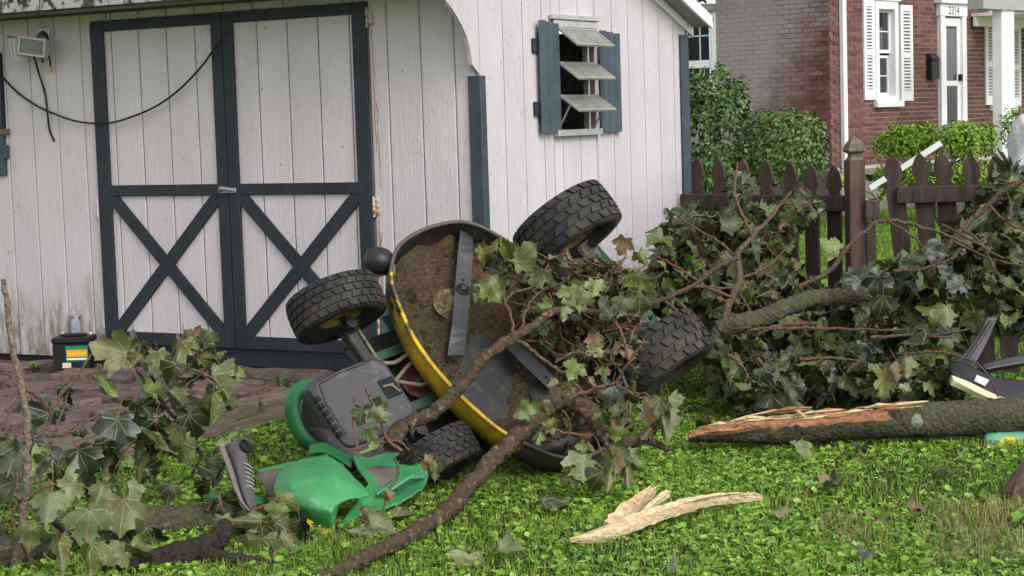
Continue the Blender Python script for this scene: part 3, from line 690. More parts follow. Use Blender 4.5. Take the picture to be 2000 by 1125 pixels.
louvred(1926, 38, 1943, 205, 'louvred shutter just left of the porch post'); louvred(1976, 47, 1994, 208, 'louvred shutter right of the porch post')
# front door
fd = node_part('door', house, H0 + hR * dr[0] + EZV * .6); fd['label'] = 'white storm door with two glass panels'
a, b, z0, z1 = dr; ax = (hR, -nR, EZV); dz = HR(1856, 35)[1]
rbox((a, a + .13, z0, dz + .02), -.02, .07, M_WHITE, 'jamb', fd); rbox((b - .13, b, z0, dz + .02), -.02, .07, M_WHITE, 'jamb', fd)
hd_ = rbox((a - .02, b + .02, dz + .021, z1), -.02, .075, M_WHITE, 'door_head', fd); rbox((a - .08, b + .08, z1 + .001, z1 + .07), -.02, .13, M_WHITE, 'door_cornice', fd)
xa, xb = a + .131, b - .131; zr = HR(1856, 163)[1]; ds = MB()
for p, q in (((xa, -.03, z0), (xa + .10, .0, dz)), ((xb - .10, -.03, z0), (xb, .0, dz)), ((xa + .1, -.03, dz - .13), (xb - .1, .0, dz)), ((xa + .1, -.03, zr - .04), (xb - .1, .0, zr + .04)), ((xa + .1, -.03, z0), (xb - .1, .0, z0 + .12))): ds.cbox(p, q, .004, 0, ax, H0)
ds.build('door_frame', M_WHITE, fd)
M_MIRROR = NT('storm door glass').done((.10, .105, .115), .03, None, 1.0, .35)
rbox((xa + .1, xb - .1, zr + .04, dz - .13), .008, .014, M_MIRROR, 'pane', fd); rbox((xa + .1, xb - .1, z0 + .12, zr - .04), .008, .014, M_GLASS, 'pane', fd)
rbox((xb - .085, xb - .02, HR(1878, 158)[1], HR(1878, 145)[1]), .031, .075, M_DARK, 'handle', fd)
lettering('2314', 'house_number', H0 + hR * ((a + b) / 2 - .01) + nR * .0765 + EZV * HR(1857, 22)[1], hR, EZV, .17, M_DARK, hd_)
mb = thing('mailbox', H0 + hR * HR(1826, 150)[0] + nR * .03 + EZV * HR(1826, 155)[1], 'black wall mailbox beside the front door', 'mailbox')
q = rectR(1818, 118, 1833, 155, .08)
m = MB(); m.cbox((q[0], -.10, q[2]), (q[1], -.012, q[3]), .008, 0, ax, H0); m.build('box_body', M_BAT, mb)
m = MB(); m.prism([(0.012, q[3] + .002), (.012, q[3] + .11), (.05, q[3] + .10), (.11, q[3] + .02), (.11, q[3] + .002)], H0 + hR * (q[0] + .005), nR, EZV, hR, q[1] - q[0] - .01); m.build('lid', M_BAT, mb)
# downspout on the corner, porch post, porch beam and roof
dq = HR(1648, 150, .05)[0]
m = MB(); m.cbox((dq - .045, -.085, .25), (dq + .045, -.012, HT), .008, 0, ax, H0); m.build('downspout', M_WHITE, house)
PO = 1.55
pt = rectR(1948, 0, 1972, 300, PO)
m = MB(); m.cbox((pt[0], -PO - .08, .12), (pt[1], -PO + .08, 3.0), .012, 0, ax, H0); m.build('porch_post', M_WHITE, house)
zq = HR(1990, 22, PO)[1]
m = MB(); m.box((HR(1905, 5, PO)[0], -PO - .12, zq - .0), (RLEN + 1, -PO + .12, zq + .35), 0, ax, H0); m.build('porch_beam', simple('porch beam paint', (.34, .32, .31), .7, .1), house)
m = MB(); m.box((HR(1895, 8)[0], -PO + .12, zq + .05), (RLEN + 1, -.012, zq + .10), 0, ax, H0); m.build('porch_ceiling', M_WHITE, house)
m = MB(); m.box((HR(1895, 8)[0], -.09, zq - .1), (RLEN + 1, -.045, zq + .045), 0, ax, H0); m.build('porch_trim', M_WHITE, house)
m = MB(); m.box((HR(1800, 300)[0], -PO - .3, -.02), (RLEN + 1, -.012, .22), 0, ax, H0); m.build('porch_floor', M_MORTAR, house)
# main roof over both walls, out of the photograph's frame
m = MB(); rz = HT + .01
m.add([H0 + nR * .4 + nL * .3 + EZV * rz, H0 + nR * .4 + hR * 9.3 + EZV * rz, H0 + hL * 3.6 + hR * 9.3 + EZV * (rz + 2), H0 + hL * 3.6 + nL * .3 + EZV * (rz + 2), H0 + hL * 7 + nL * .3 + EZV * rz, H0 + hL * 7 + hR * 9.3 + EZV * rz],
      [(0, 1, 2, 3), (3, 2, 5, 4), (0, 3, 4), (1, 5, 2), (0, 4, 5, 1)]); m.build('roof', simple('dark roof shingles', (.07, .065, .06), .9, .3, 8), house)
# lower sunroom wing with a big window behind the shed
so_ = H0 + hL * lw_x; st = HL(1390, 24)[1]
m = MB(); m.box((.02, .12, -.02), (3.4, 3.0, HL(1370, 190)[1]), 0, (hL, -nL, EZV), so_); m.build('sunroom_wall', M_BRICKL, house)
sw = node_part('window', house, so_); sw['label'] = 'dark gridded sunroom window framed in white'
sz = [HL(1365, y)[1] for y in (27, 118, 136)]; tb = HL(1325, 80)[0] - lw_x; ta = HL(1390, 80)[0] - lw_x
m = MB(); axL = (hL, -nL, EZV); zlow = HL(1370, 190)[1]
for p, q in (((.0, .0, zlow), (.09, .1, sz[0] + .02)), ((.09, .0, sz[0] - .06), (2.6, .1, sz[0] + .02)), ((.09, .0, sz[2] + .02), (2.6, .1, sz[1])), ((.09, .0, zlow), (2.6, .1, zlow + .1)), ((.095, .0, zlow + .1), (.13, .08, sz[0] - .06))): m.cbox(p, q, .006, 0, axL, so_)
m.build('casing', M_WHITE, sw)
m = MB(); m.box((.13, .06, zlow + .1), (2.6, .07, sz[0] - .06), 0, axL, so_); m.build('pane', NT('dark sunroom glass').done((.012, .014, .018), .25, None, .15), sw)
M_MUNT = simple('pale green muntin', (.45, .55, .52), .5, .05)
for k, x_ in enumerate((HL(1363, 70)[0] - lw_x, HL(1338, 70)[0] - lw_x, HL(1313, 70)[0] - lw_x)):
    m = MB(); m.box((x_ - .011, .045, zlow + .1), (x_ + .011, .059, sz[1]), 0, axL, so_); m.box((x_ - .011, .045, sz[1]), (x_ + .011, .059, sz[0] - .06), 0, axL, so_); m.build('muntin', M_MUNT, sw)
zmn = HL(1350, 71)[1]; m = MB(); m.box((.13, .04, zmn - .011), (2.6, .0445, zmn + .011), 0, axL, so_); m.build('muntin', M_MUNT, sw)
m = MB(); m.box((-.0, -.12, sz[0] + .021), (3.5, 3.0, sz[0] + .13), 0, axL, so_); m.build('sunroom_roof', simple('grey metal roof edge', (.25, .25, .26), .6), house)

# ------------------------------------------------------------------ picket fence, post and gate
PK = [(-.5, 0), (-.5, -.175), (-.36, -.165), (-.34, -.15), (-.40, -.14), (-.52, -.12), (-.46, -.075), (-.30, -.035), (0, 0)]
def picket(parent, base, top_z, e, n, w, lean, mat, th=.02):
    h = top_z - base[2]; left = [(x * w, h + z if i else 0) for i, (x, z) in enumerate(PK)]
    poly = left[:-1] + [(0, h)] + [(-x, z) for x, z in left[:-1][::-1]]
    ez = EZV * math.cos(lean) + e * math.sin(lean)
    m = MB(); m.prism(poly[::-1], np.asarray(base) + n * .0, e, ez, n, th); return m.build('picket', mat, parent)
def fence_run(name, label, cat, pxs, d0, d1, x0, x1, ztop, rails, w, lean=None):
    A, B = np.array(W(x0, 400, d0)), np.array(W(x1, 400, d1)); A[2] = B[2] = 0; e = (B - A) / np.linalg.norm(B - A); n = np.array([e[1], -e[0], 0])
    f_ = thing(name, A, label, cat)
    for i, px in enumerate(pxs):
        p = plane_hit(px, 400, A, n); p = A + e * float((p - A) @ e) - e * .0; p[2] = .05
        picket(f_, p + n * .002, ztop[i], e, n, w * rnd.uniform(.96, 1.04), (lean[i] if lean else rnd.uniform(-.012, .012)), M_PICKET)
    L = float((plane_hit(x1, 400, A, n) - A) @ e)
    for z in rails:
        m = MB(); m.cbox((0, 0.024, z - .045), (L, .058, z + .045), .004, 0, (e, n, EZV), A); m.build('rail', M_PICKET, f_)
    return A, e, n
FA, fe, fn = fence_run('picket_fence', 'dark brown gothic picket fence running from the shed to the post', 'fence', [1364, 1410, 1455, 1500, 1546, 1590, 1632], 11.25, 10.35, 1340, 1656, [1.255, 1.25, 1.24, 1.235, 1.225, 1.21, 1.20], [.985, .35], .092)
fence_run('picket_gate', 'dark brown picket gate behind the pile of maple branches', 'gate', [1786, 1832, 1880, 1926, 1972], 10.1, 9.95, 1752, 2000, [1.265, 1.27, 1.265, 1.255, 1.25], [1.035, .35], .098, [-.10, -.08, -.09, -.07, -.06])
pp = np.array(W(1670, 400, 10.28)); pp[2] = 0
post = thing('fence_post', pp, 'weathered reddish fence post with a pointed finial beside the gate gap', 'post')
e2 = np.array([math.cos(R(10)) * cr[0] - math.sin(R(10)) * cr[1], math.sin(R(10)) * cr[0] + math.cos(R(10)) * cr[1], 0]); e2 /= np.linalg.norm(e2); n2 = np.array([e2[1], -e2[0], 0])
m = MB(); m.cbox((-.046, -.046, 0), (.046, .046, 1.228), .0025, 0, (e2, -n2, EZV), pp); m.build('shaft', M_POSTW, post)
m = MB(); prof = [(1.2285, .040), (1.245, .030), (1.262, .028), (1.278, .050), (1.288, .050), (1.31, .043), (1.345, .022), (1.362, .004)]
for (za, ra), (zb_, rb) in zip(prof[:-1], prof[1:]):
    m.add([pp + e2 * ra * sx_ - n2 * ra * sy_ + EZV * za for sx_, sy_ in ((-1, -1), (1, -1), (1, 1), (-1, 1))] + [pp + e2 * rb * sx_ - n2 * rb * sy_ + EZV * zb_ for sx_, sy_ in ((-1, -1), (1, -1), (1, 1), (-1, 1))], [(k, (k + 1) % 4, 4 + (k + 1) % 4, 4 + k) for k in range(4)])
m.build('finial', M_TIMBER2, post)
m = MB(); m.cbox((.035, .05, .90), (.075, .085, 1.005), .003, 0, (e2, n2, EZV), pp); m.cbox((.078, .05, .885), (.115, .08, 1.0), .003, 0, (e2, n2, EZV), pp); m.build('latch_block', M_OLDW, post)
m = MB(); m.cbox((.052, .0, .3), (.105, .045, .88), .003, 0, (e2, n2, EZV), pp); m.build('batten', M_OLDW, post)

# ------------------------------------------------------------------ shrubs by the house
def leafmat(name, top, under, rough=.45, spec=.4, var=.35, veins=False, brown=.5):
    t = NT(name); oi = t.n.new('ShaderNodeObjectInfo')
    v = t.math('FRACT', t.math('ADD', t.math('MULTIPLY', t.geo.outputs['Random Per Island'], 5.17), oi.outputs['Random']))
    a = t.mix(1.0, top, t.ramp(v, [(0, (1 - var, 1 - var * .9, 1 - var * 1.1)), (.35, (1.15, .95, .8)), (.65, (.95, 1.05, 1)), (1, (1 + var * 1.3, 1 + var * .9, 1 + var * .3))]), 'MULTIPLY')
    b = t.mix(1.0, under, t.ramp(v, [(0, (1 - var, 1 - var, 1 - var * 1.2)), (.4, (1.1, .98, .8)), (.7, (.9, 1.0, .95)), (1, (1 + var * 1.1, 1 + var * .9, 1 + var * .5))]), 'MULTIPLY')
    c = t.mix(t.geo.outputs['Backfacing'], a, b)
    n = t.noise(t.pos(), 90, 3)
    if veins:
        uv = t.n.new('ShaderNodeUVMap'); sp = t.n.new('ShaderNodeSeparateXYZ'); t.l.new(uv.outputs[0], sp.inputs[0])
        x = t.math('ABSOLUTE', t.math('SUBTRACT', sp.outputs[0], .5)); y = t.math('SUBTRACT', sp.outputs[1], .29)
        d = x
        for th in (38, 88):
            d = t.math('MINIMUM', d, t.math('ABSOLUTE', t.math('SUBTRACT', t.math('MULTIPLY', x, math.cos(R(th))), t.math('MULTIPLY', y, math.sin(R(th))))))
        vf = t.ramp(d, [(.004, 1), (.012, 0)])
        c = t.mix(t.math('MULTIPLY', vf, .45), c, (.30, .30, .13))
        blot = t.noise(t.pos(), 28, 5, .7); c = t.mix(t.ramp(blot, [(.60, 0), (.74, brown)]), c, (.13, .075, .035))
        c = t.mix(1.0, c, t.ramp(t.noise(t.pos(), 45, 3), [(.3, .72), (.7, 1.12)]), 'MULTIPLY')
        h_ = t.math('ADD', n, t.math('MULTIPLY', vf, -.8)); return t.done(c, rough, t.bump(h_, .4, .006), spec)
    m_ = t.done(c, rough, t.bump(n, .25, .004), spec)
    return m_
def leaf_cloud(rs, centre, radii, n, size, shell=.55, up=.3, power=2.0):
    """leaf-sized diamonds through an ellipsoid, thickest near its surface"""
    d = rs.normal(size=(n, 3)); d /= np.linalg.norm(d, axis=1, keepdims=True)
    q = np.sign(d) * np.abs(d) ** (2 / power); q /= (np.abs(q) ** power).sum(1, keepdims=True) ** (1 / power)
    rad = shell + (1 - shell) * rs.rand(n, 1) ** .6; rad *= 1 + .05 * np.sin(d[:, :1] * 9 + d[:, 1:2] * 7) + rs.normal(0, .03, (n, 1))
    c = np.asarray(centre) + q * rad * np.asarray(radii)
    nn = d + rs.normal(0, .55, (n, 3)) + np.array([0, 0, up]); nn /= np.linalg.norm(nn, axis=1, keepdims=True)
    t1 = np.cross(nn, rs.normal(size=(n, 3))); t1 /= np.linalg.norm(t1, axis=1, keepdims=True); t2 = np.cross(nn, t1)
    s_ = size * rs.uniform(.6, 1.25, (n, 1))
    v = np.stack([c - t1 * s_ * .5, c + t2 * s_ * .28 + nn * s_ * .06, c + t1 * s_ * .5, c - t2 * s_ * .28 + nn * s_ * .06], 1).reshape(-1, 3)
    return v
def shrub(name, label, cat, px, py, d, rx, rz, n, size, mat, seed, power=2.0, group=None, ry=None, zc=None):
    rs = np.random.RandomState(seed); c = np.array(W(px, py, d)) if zc is None else np.array([*W(px, py, d)[:2], zc])
    root = thing(name, (c[0], c[1], 0), label, cat, group)
    v = leaf_cloud(rs, c, (rx, ry or rx, rz), n, size, power=power)
    k = len(v) // 4; o = big_mesh('foliage', v, np.arange(k * 4), np.full(k, 4), mat, root); o['kind'] = 'stuff'
    m = MB(); rr = random.Random(seed)
    for j in range(5): m.tube(smooth_path([(c[0] + rr.uniform(-.08, .08), c[1] + rr.uniform(-.08, .08), 0), (c[0] + rr.uniform(-.4, .4) * rx, c[1] + rr.uniform(-.4, .4) * rx, c[2] * .6), (c[0] + rr.uniform(-.8, .8) * rx, c[1] + rr.uniform(-.8, .8) * rx, c[2] + rz * .3)], 4), [.02] * 4 + [.014] * 4 + [.006], 5)
    m.build('stem', M_TIMBER, root); return root
M_BUSH = leafmat('dark shrub leaf', (.040, .095, .024), (.07, .13, .04), .5, .3, .5)
M_BUSH2 = leafmat('mid green shrub leaf', (.060, .125, .032), (.09, .16, .05), .5, .3, .5)
M_HEDGE = leafmat('hedge leaf', (.15, .28, .025), (.16, .27, .04), .6, .2, .5)
M_TREEL = leafmat('yellow green tree leaf', (.16, .20, .04), (.2, .24, .07), .5, .3, .4)
shrub('round_shrub', 'dense dark green rounded shrub beside the shed back corner', 'shrub', 1392, 275, 23.5, .50, .95, 6500, .075, M_BUSH, 1, 2.8, ry=.55)
shrub('loose_shrub', 'loose mid green shrub growing against the brick gable wall', 'shrub', 1530, 290, 23.2, .60, .52, 3200, .075, M_BUSH2, 2, 2.2)
shrub('clipped_hedge', 'clipped bright green hedge under the front window and door', 'hedge', 1832, 312, 23.6, .72, .47, 20000, .055, M_HEDGE, 3, 4.5, ry=.55)
shrub('porch_shrub', 'small green shrub behind the porch post', 'shrub', 1992, 250, 25.2, .30, .3, 900, .055, M_HEDGE, 6, 2.6)
def tree(px, py, d, label):
    c = np.array(W(px, py, d)); root = thing('tree', (c[0], c[1], 0), label, 'tree'); rs = np.random.RandomState(9)
    v = np.concatenate([leaf_cloud(rs, c + rs.normal(0, .9, 3) * np.array([1, 1, .5]), (.8, .8, .6), 500, .14, .2) for _ in range(7)])
    k = len(v) // 4; o = big_mesh('crown', v, np.arange(k * 4), np.full(k, 4), M_TREEL, root); o['kind'] = 'stuff'
    m = MB(); m.tube(smooth_path([(c[0], c[1], 0), (c[0] + .05, c[1], 1.5), c + np.array([0, 0, -.3]), c + np.array([.1, 0, .8])], 4), [.14] * 4 + [.11] * 4 + [.07] * 4 + [.02], 8); m.build('trunk', M_TIMBER, root)
tree(1352, 18, 31, 'yellow green tree showing above the sunroom roof')
# hostas and bed plants: strappy leaves in rosettes
def hosta(px, py, d, n, L, mat, label, seed, group='hostas in the bed by the house'):
    c = np.array(W(px, py, d)); c[2] = max(0, c[2]); root_z = 0; rs = random.Random(seed); m = MB()
    for k in range(n):
        a = rs.uniform(0, 6.28); l_ = L * rs.uniform(.6, 1.1); w = l_ * .22; dr_ = np.array([math.cos(a), math.sin(a), 0]); sd = np.array([-dr_[1], dr_[0], 0]); h = rs.uniform(.3, 1.0)
        ps = [c + dr_ * l_ * t_ * .8 + EZV * (l_ * h * (1.6 * t_ - 1.3 * t_ * t_)) for t_ in (0, .35, .7, 1.0)]; ws = [.15 * w, w, .8 * w, 0.02 * w]
        vs_ = []
        for p, w_ in zip(ps, ws): vs_ += [p - sd * w_ / 2, p + EZV * -w_ * .12, p + sd * w_ / 2]
        m.add(vs_, [(i * 3 + j, i * 3 + j + 1, i * 3 + j + 4, i * 3 + j + 3) for i in range(3) for j in range(2)], 0, True)
    o = m.build('hosta', mat); return tag(o, label, 'plant', group)
M_HOSTA = leafmat('variegated hosta leaf', (.22, .32, .06), (.25, .34, .09), .45, .4, .45)
HL_ = ['just behind the fence post finial', 'between the fence post and the fallen downspout', 'at the foot of the fallen downspout', 'under the middle of the fallen downspout', 'low beside the post latch block', 'low at the left end of the picket gate', 'left of the fence post below the house corner', 'behind the first gate picket', 'behind the gap after the first gate picket', 'behind the gap after the second gate picket', 'behind the gap after the third gate picket', 'behind the gap after the fourth gate picket']
for k, (px, py, d) in enumerate(((1668, 352, 24.2), (1702, 356, 24), (1724, 366, 23.6), (1745, 356, 23.9), (1716, 396, 22.8), (1738, 392, 23), (1648, 366, 23.6), (1768, 372, 23.4), (1810, 366, 23.0), (1845, 364, 23.0), (1880, 362, 23.0), (1915, 362, 23.0))): hosta(px, py, d, 16, .36, M_HOSTA, 'pale green hosta ' + HL_[k], k)
m = MB(); bed = []
for k in range(13): bed.append(np.array(G(1640 + k * 28, 413 + 4 * math.sin(k * 1.7), 0)))
m.tube(smooth_path(bed, 3), .06, 6); tag(m.build('bed_edging', M_TIMBER), 'dark timber edging of the planting bed beyond the fence', 'edging')
wb = [np.array(W(1838, 279, 22.6)), np.array(W(1700, 367, 22.9))]
dirw = (wb[1] - wb[0]) / np.linalg.norm(wb[1] - wb[0]); sdw = np.cross(dirw, -fw); sdw /= np.linalg.norm(sdw); nw = np.cross(sdw, dirw); Lw = np.linalg.norm(wb[1] - wb[0])
m = MB(); m.prism([(-.035, -.025), (-.015, -.025), (-.01, -.018), (.01, -.018), (.015, -.025), (.035, -.025), (.035, .025), (-.035, .025)], wb[0], sdw, nw, dirw, Lw); tag(m.build('fallen_downspout', M_WHITE), 'white fallen downspout leaning across the hedge', 'downspout')
# crumpled bag by the porch
def bag():
    c = np.array(W(2006, 268, 20.0)); top_ = float(W(2006, 222, 20.0)[2]); c[2] = top_ / 2; rs = np.random.RandomState(4); m = MB(); nu, nv = 26, 18; vs_ = []
    for i in range(nv + 1):
        th = math.pi * i / nv
        for j in range(nu):
            a = 2 * math.pi * j / nu; r_ = (.18 + .04 * math.sin(3 * a + 4 * th + 1) + .02 * math.sin(7 * a - 9 * th) + .010 * math.sin(17 * a + 11 * th)) * math.sin(th) ** .45 * (1.25 - .35 * math.cos(th))
            vs_.append(c + np.array([r_ * math.cos(a), r_ * math.sin(a), .5 * top_ * math.cos(th) + .012 * math.sin(9 * th + 4 * a)]))
    m.add(vs_, [(i * nu + j, (i + 1) * nu + j, (i + 1) * nu + (j + 1) % nu, i * nu + (j + 1) % nu) for i in range(nv) for j in range(nu)], 0, True)
    tag(m.build('plastic_cover', simple('grey white plastic', (.5, .5, .52), .3, .1, 10, .8, 20, bdist=.03)), 'crumpled grey white plastic cover standing by the porch post', 'cover')
bag()

# ------------------------------------------------------------------ overturned riding mower
mL = np.array([.40254, .8889, .21868]); mA = np.array([.65867, -.11536, -.74354]); mN = np.array([.6357, -.44334, .63193])
mT = np.array([.7594, -1.104, .5806])
def mp(l, a, n): return mT + mL * l + mA * a + mN * n
def MP(x, y, n):                                  # pixel -> point on the mower's underside plane at height n
    return plane_hit(x, y, mT + mN * n, mN)
MOW = thing('riding_mower', G(950, 860), 'green and yellow riding mower tipped over with its mud-caked cutting deck exposed', 'mower')
def tyremat():
    t = NT('dusty tyre rubber'); n = t.noise(t.pos(), 22, 5); f = t.noise(t.pos(), 120, 4); p = t.noise(t.pos(), 7, 3)
    c = t.ramp(n, [(.35, (.014, .014, .014)), (.75, (.040, .038, .034))]); c = t.mix(t.math('MULTIPLY', t.ramp(p, [(.46, 0), (.66, 1)]), .6), c, (.085, .070, .045))
    return t.done(c, .75, t.bump(f, .3, .003), .35)
M_TYRE = tyremat()
def chip(name, c, under, thr=.56, scale=16, rough=.4, dirt=.4):
    t = NT(name); n = t.noise(t.pos(), scale, 6, .65); d = t.noise(t.pos(), 7, 5); f = t.noise(t.pos(), 80, 3)
    cc = t.mix(t.ramp(n, [(thr, 0), (thr + .025, 1)]), c, under); cc = t.mix(t.math('MULTIPLY', t.ramp(d, [(.45, 0), (.7, 1)]), dirt), cc, (.05, .042, .028))
    return t.done(cc, rough, t.bump(t.math('ADD', n, t.math('MULTIPLY', f, .3)), .25, .003), .45)
M_YEL = chip('chipped yellow paint', (.62, .40, .02), (.05, .035, .03), .55, 15)
M_RIMY = chip('dusty yellow rim', (.34, .225, .03), (.09, .068, .04), .54, 30, .6, .75)
M_GRN = chip('mower green paint', (.018, .105, .042), (.03, .035, .025), .62, 10, .35, .35)
M_GRND = chip('grimy dark green paint', (.012, .055, .028), (.02, .02, .016), .6, 12, .45, .6)
M_BLK = chip('grimy black steel', (.016, .016, .017), (.055, .045, .035), .58, 14, .5, .45)
M_BLADE = chip('worn blade steel', (.045, .046, .050), (.075, .072, .07), .6, 20, .38, .3)
M_PLAS = chip('dusty black plastic', (.040, .040, .043), (.075, .07, .065), .56, 8, .5, .25)
M_CAST = chip('dirty cast metal', (.115, .095, .075), (.04, .034, .028), .5, 18, .6, .4)
M_ROD = chip('muddy steel rod', (.20, .165, .11), (.08, .06, .04), .58, 25, .6, .3)
def mud():
    t = NT('dried mud and clippings'); n = t.noise(t.pos(), 14, 7, .7); f = t.noise(t.pos(), 70, 6, .75); p = t.noise(t.pos(), 5, 3)
    c = t.ramp(f, [(.28, (.018, .012, .007)), (.5, (.085, .060, .036)), (.70, (.22, .17, .10))]); c = t.mix(t.ramp(t.noise(t.pos(), 4, 4), [(.55, 0), (.7, .55)]), c, (.15, .075, .035)); c = t.mix(t.ramp(p, [(.5, 0), (.68, .5)]), c, (.085, .080, .035))
    c = t.mix(t.ramp(n, [(.36, .8), (.46, 0)]), c, (.014, .012, .010))
    return t.done(c, .92, t.bump(t.math('ADD', n, f), 1.0, .02), .15)
M_MUD = mud()
def wheel(l, a, n, Rr, Wd, rim_r, rows, nb, inner_sign, lug, steer=0.0, lean=.16):
    c = mp(l, a, n); ax = mA + mL * steer + fw * lean; ax /= np.linalg.norm(ax); ex = mL - ax * (mL @ ax); ex /= np.linalg.norm(ex); ey = np.cross(ax, ex)
    w = node_part('wheel', MOW, c); h = Wd / 2
    m = MB(); prof = [(-h * .45, rim_r * .98), (-h * .62, rim_r * 1.0), (-h * .93, rim_r + (Rr - rim_r) * .25), (-h * 1.03, rim_r + (Rr - rim_r) * .55), (-h * .97, Rr * .90), (-h * .80, Rr * .935), (-h * .4, Rr * .955), (0, Rr * .958), (h * .4, Rr * .955), (h * .80, Rr * .935), (h * .97, Rr * .90), (h * 1.03, rim_r + (Rr - rim_r) * .55), (h * .93, rim_r + (Rr - rim_r) * .25), (h * .62, rim_r * 1.0), (h * .45, rim_r * .98)]
    m.lathe(prof, c, ax, ex, ey, 56)
    # tread lugs
    for r_ in range(rows):
        u0_ = -1 + 2 * r_ / rows + .05; u1_ = -1 + 2 * (r_ + 1) / rows - .05
        for k in range(nb):
            ph = (k + (r_ % 2) * .5) * 2 * math.pi / nb; dp = 2 * math.pi / nb * .36
            pts = []
            for rad_in in (0, 1):
                for (u, s_) in ((u0_, -1), (u1_, -1), (u1_, 1), (u0_, 1)):
                    sk = lug * (u - u0_ if r_ % 2 else u1_ - u) * dp * 2.2
                    q = ph + s_ * dp + sk; hh = u * h * .99; edge = abs(u) ** 3 * Rr * .045
                    rr_ = (Rr * .92 if not rad_in else Rr) - edge
                    pts.append(c + ax * hh * (.985 if rad_in else 1) + (ex * math.cos(q) + ey * math.sin(q)) * rr_)
            m.add(pts, [(4, 5, 6, 7), (0, 1, 5, 4), (1, 2, 6, 5), (2, 3, 7, 6), (3, 0, 4, 7)])
    m.build('tyre', M_TYRE, w)
    m = MB()
    for sg in (-1, 1):
        m.lathe([(sg * h * .60, rim_r * 1.01), (sg * h * .56, rim_r * .94), (sg * h * .25, rim_r * .86), (sg * h * .12, rim_r * .5), (sg * h * .15, rim_r * .30), (sg * h * .6, rim_r * .26), (sg * h * .62, 0)], c, ax, ex, ey, 36)
    m.build('rim', M_RIMY, w)
    return w
w_ = wheel(-.63, -.40, 0, .208, .165, .10, 5, 27, 1, .7, -.22, .22); w_['label'] = 'raised front wheel next to the shed doors'
w_ = wheel(-.63, .41, 0, .188, .155, .09, 6, 26, -1, 1.3, -.05, .20); w_['label'] = 'front wheel pressed into the grass'
w_ = wheel(.63, -.385, 0, .250, .21, .115, 5, 23, 1, 1.0); w_['label'] = 'rear wheel raised highest against the shed wall'
w_ = wheel(.63, .375, 0, .240, .21, .11, 5, 23, -1, 1.0); w_['label'] = 'rear wheel beside the maple branches'
AXM = (mL, mA, mN)
def mbox(nm, a, b, mat, c=.005, parent=MOW):
    m = MB(); m.cbox(a, b, c, 0, AXM, mT); return m.build(nm, mat, parent)
def mtube(nm, pts, r_, mat, seg=8, parent=MOW, n=5):
    m = MB(); m.tube(smooth_path(pts, n) if n > 1 else pts, r_, seg); return m.build(nm, mat, parent)
# front axle, spindles, tie rod
m = MB(); m.cbox((-.655, -.30, -.06), (-.605, .30, -.006), .006, 0, AXM, mT); fa = m.build('front_axle', M_BLK, MOW)
for sg in (-1, 1):
    m = MB(); m.tube([mp(-.63, sg * .285, .045), mp(-.63, sg * .285, -.07)], .024, 12); m.tube([mp(-.63, sg * .285, .0), mp(-.63, sg * .36, 0)], .016, 10); m.cbox((-.66, sg * .285 - .02, -.06), (-.56, sg * .285 + .02, -.045), .003, 0, AXM, mT); m.build('spindle', M_BLK, fa)
m = MB(); m.tube([mp(-.57, -.285, -.05), mp(-.57, .285, -.05)], .008, 8); m.build('tie_rod', M_ROD, fa)
# chassis
for sg in (-1, 1):
    m = MB(); m.cbox((-.62, sg * .155 - .006, -.16), (.78, sg * .155 + .006, -.05), .003, 0, AXM, mT); m.cbox((-.62, sg * .155 - sg * .04 - .002, -.056), (.78, sg * .155 + .002, -.046), .002, 0, AXM, mT); m.build('frame_rail', M_GRND, MOW)
mbox('frame_plate', (-.60, -.30, -.20), (-.05, .33, -.185), M_BLK); mbox('rear_plate', (.15, -.26, -.19), (.80, .26, -.175), M_BLK)
mbox('footrest', (-.33, -.40, -.24), (.20, -.22, -.225), M_GRND); mbox('footrest', (-.33, .22, -.24), (.20, .40, -.225), M_GRND)
# dark green side panel with a white decal, seen left of the deck
m = MB(); m.patch([[W(742, 600, 8.45), W(748, 578, 8.45), W(768, 566, 8.45)], [W(742, 640, 8.42), W(760, 630, 8.36), W(790, 600, 8.38)], [W(740, 672, 8.40), W(765, 672, 8.30), W(812, 660, 8.32)]], 10, 10, .006); sp = m.build('side_panel', M_GRND, MOW)
m = MB(); m.cbox((-.013, -.011, 0), (.013, .011, .002), .001, 0, (cr, cu, -fw), W(752, 657, 8.345)); m.build('decal', M_WHITE, sp)
m = MB(); m.patch([[W(735, 706, 8.1), W(770, 690, 8.1), W(815, 671, 8.1)], [W(735, 714, 8.08), W(770, 700, 8.06), W(818, 684, 8.06)]], 4, 10, .012); m.build('green_brace', M_GRN, MOW)
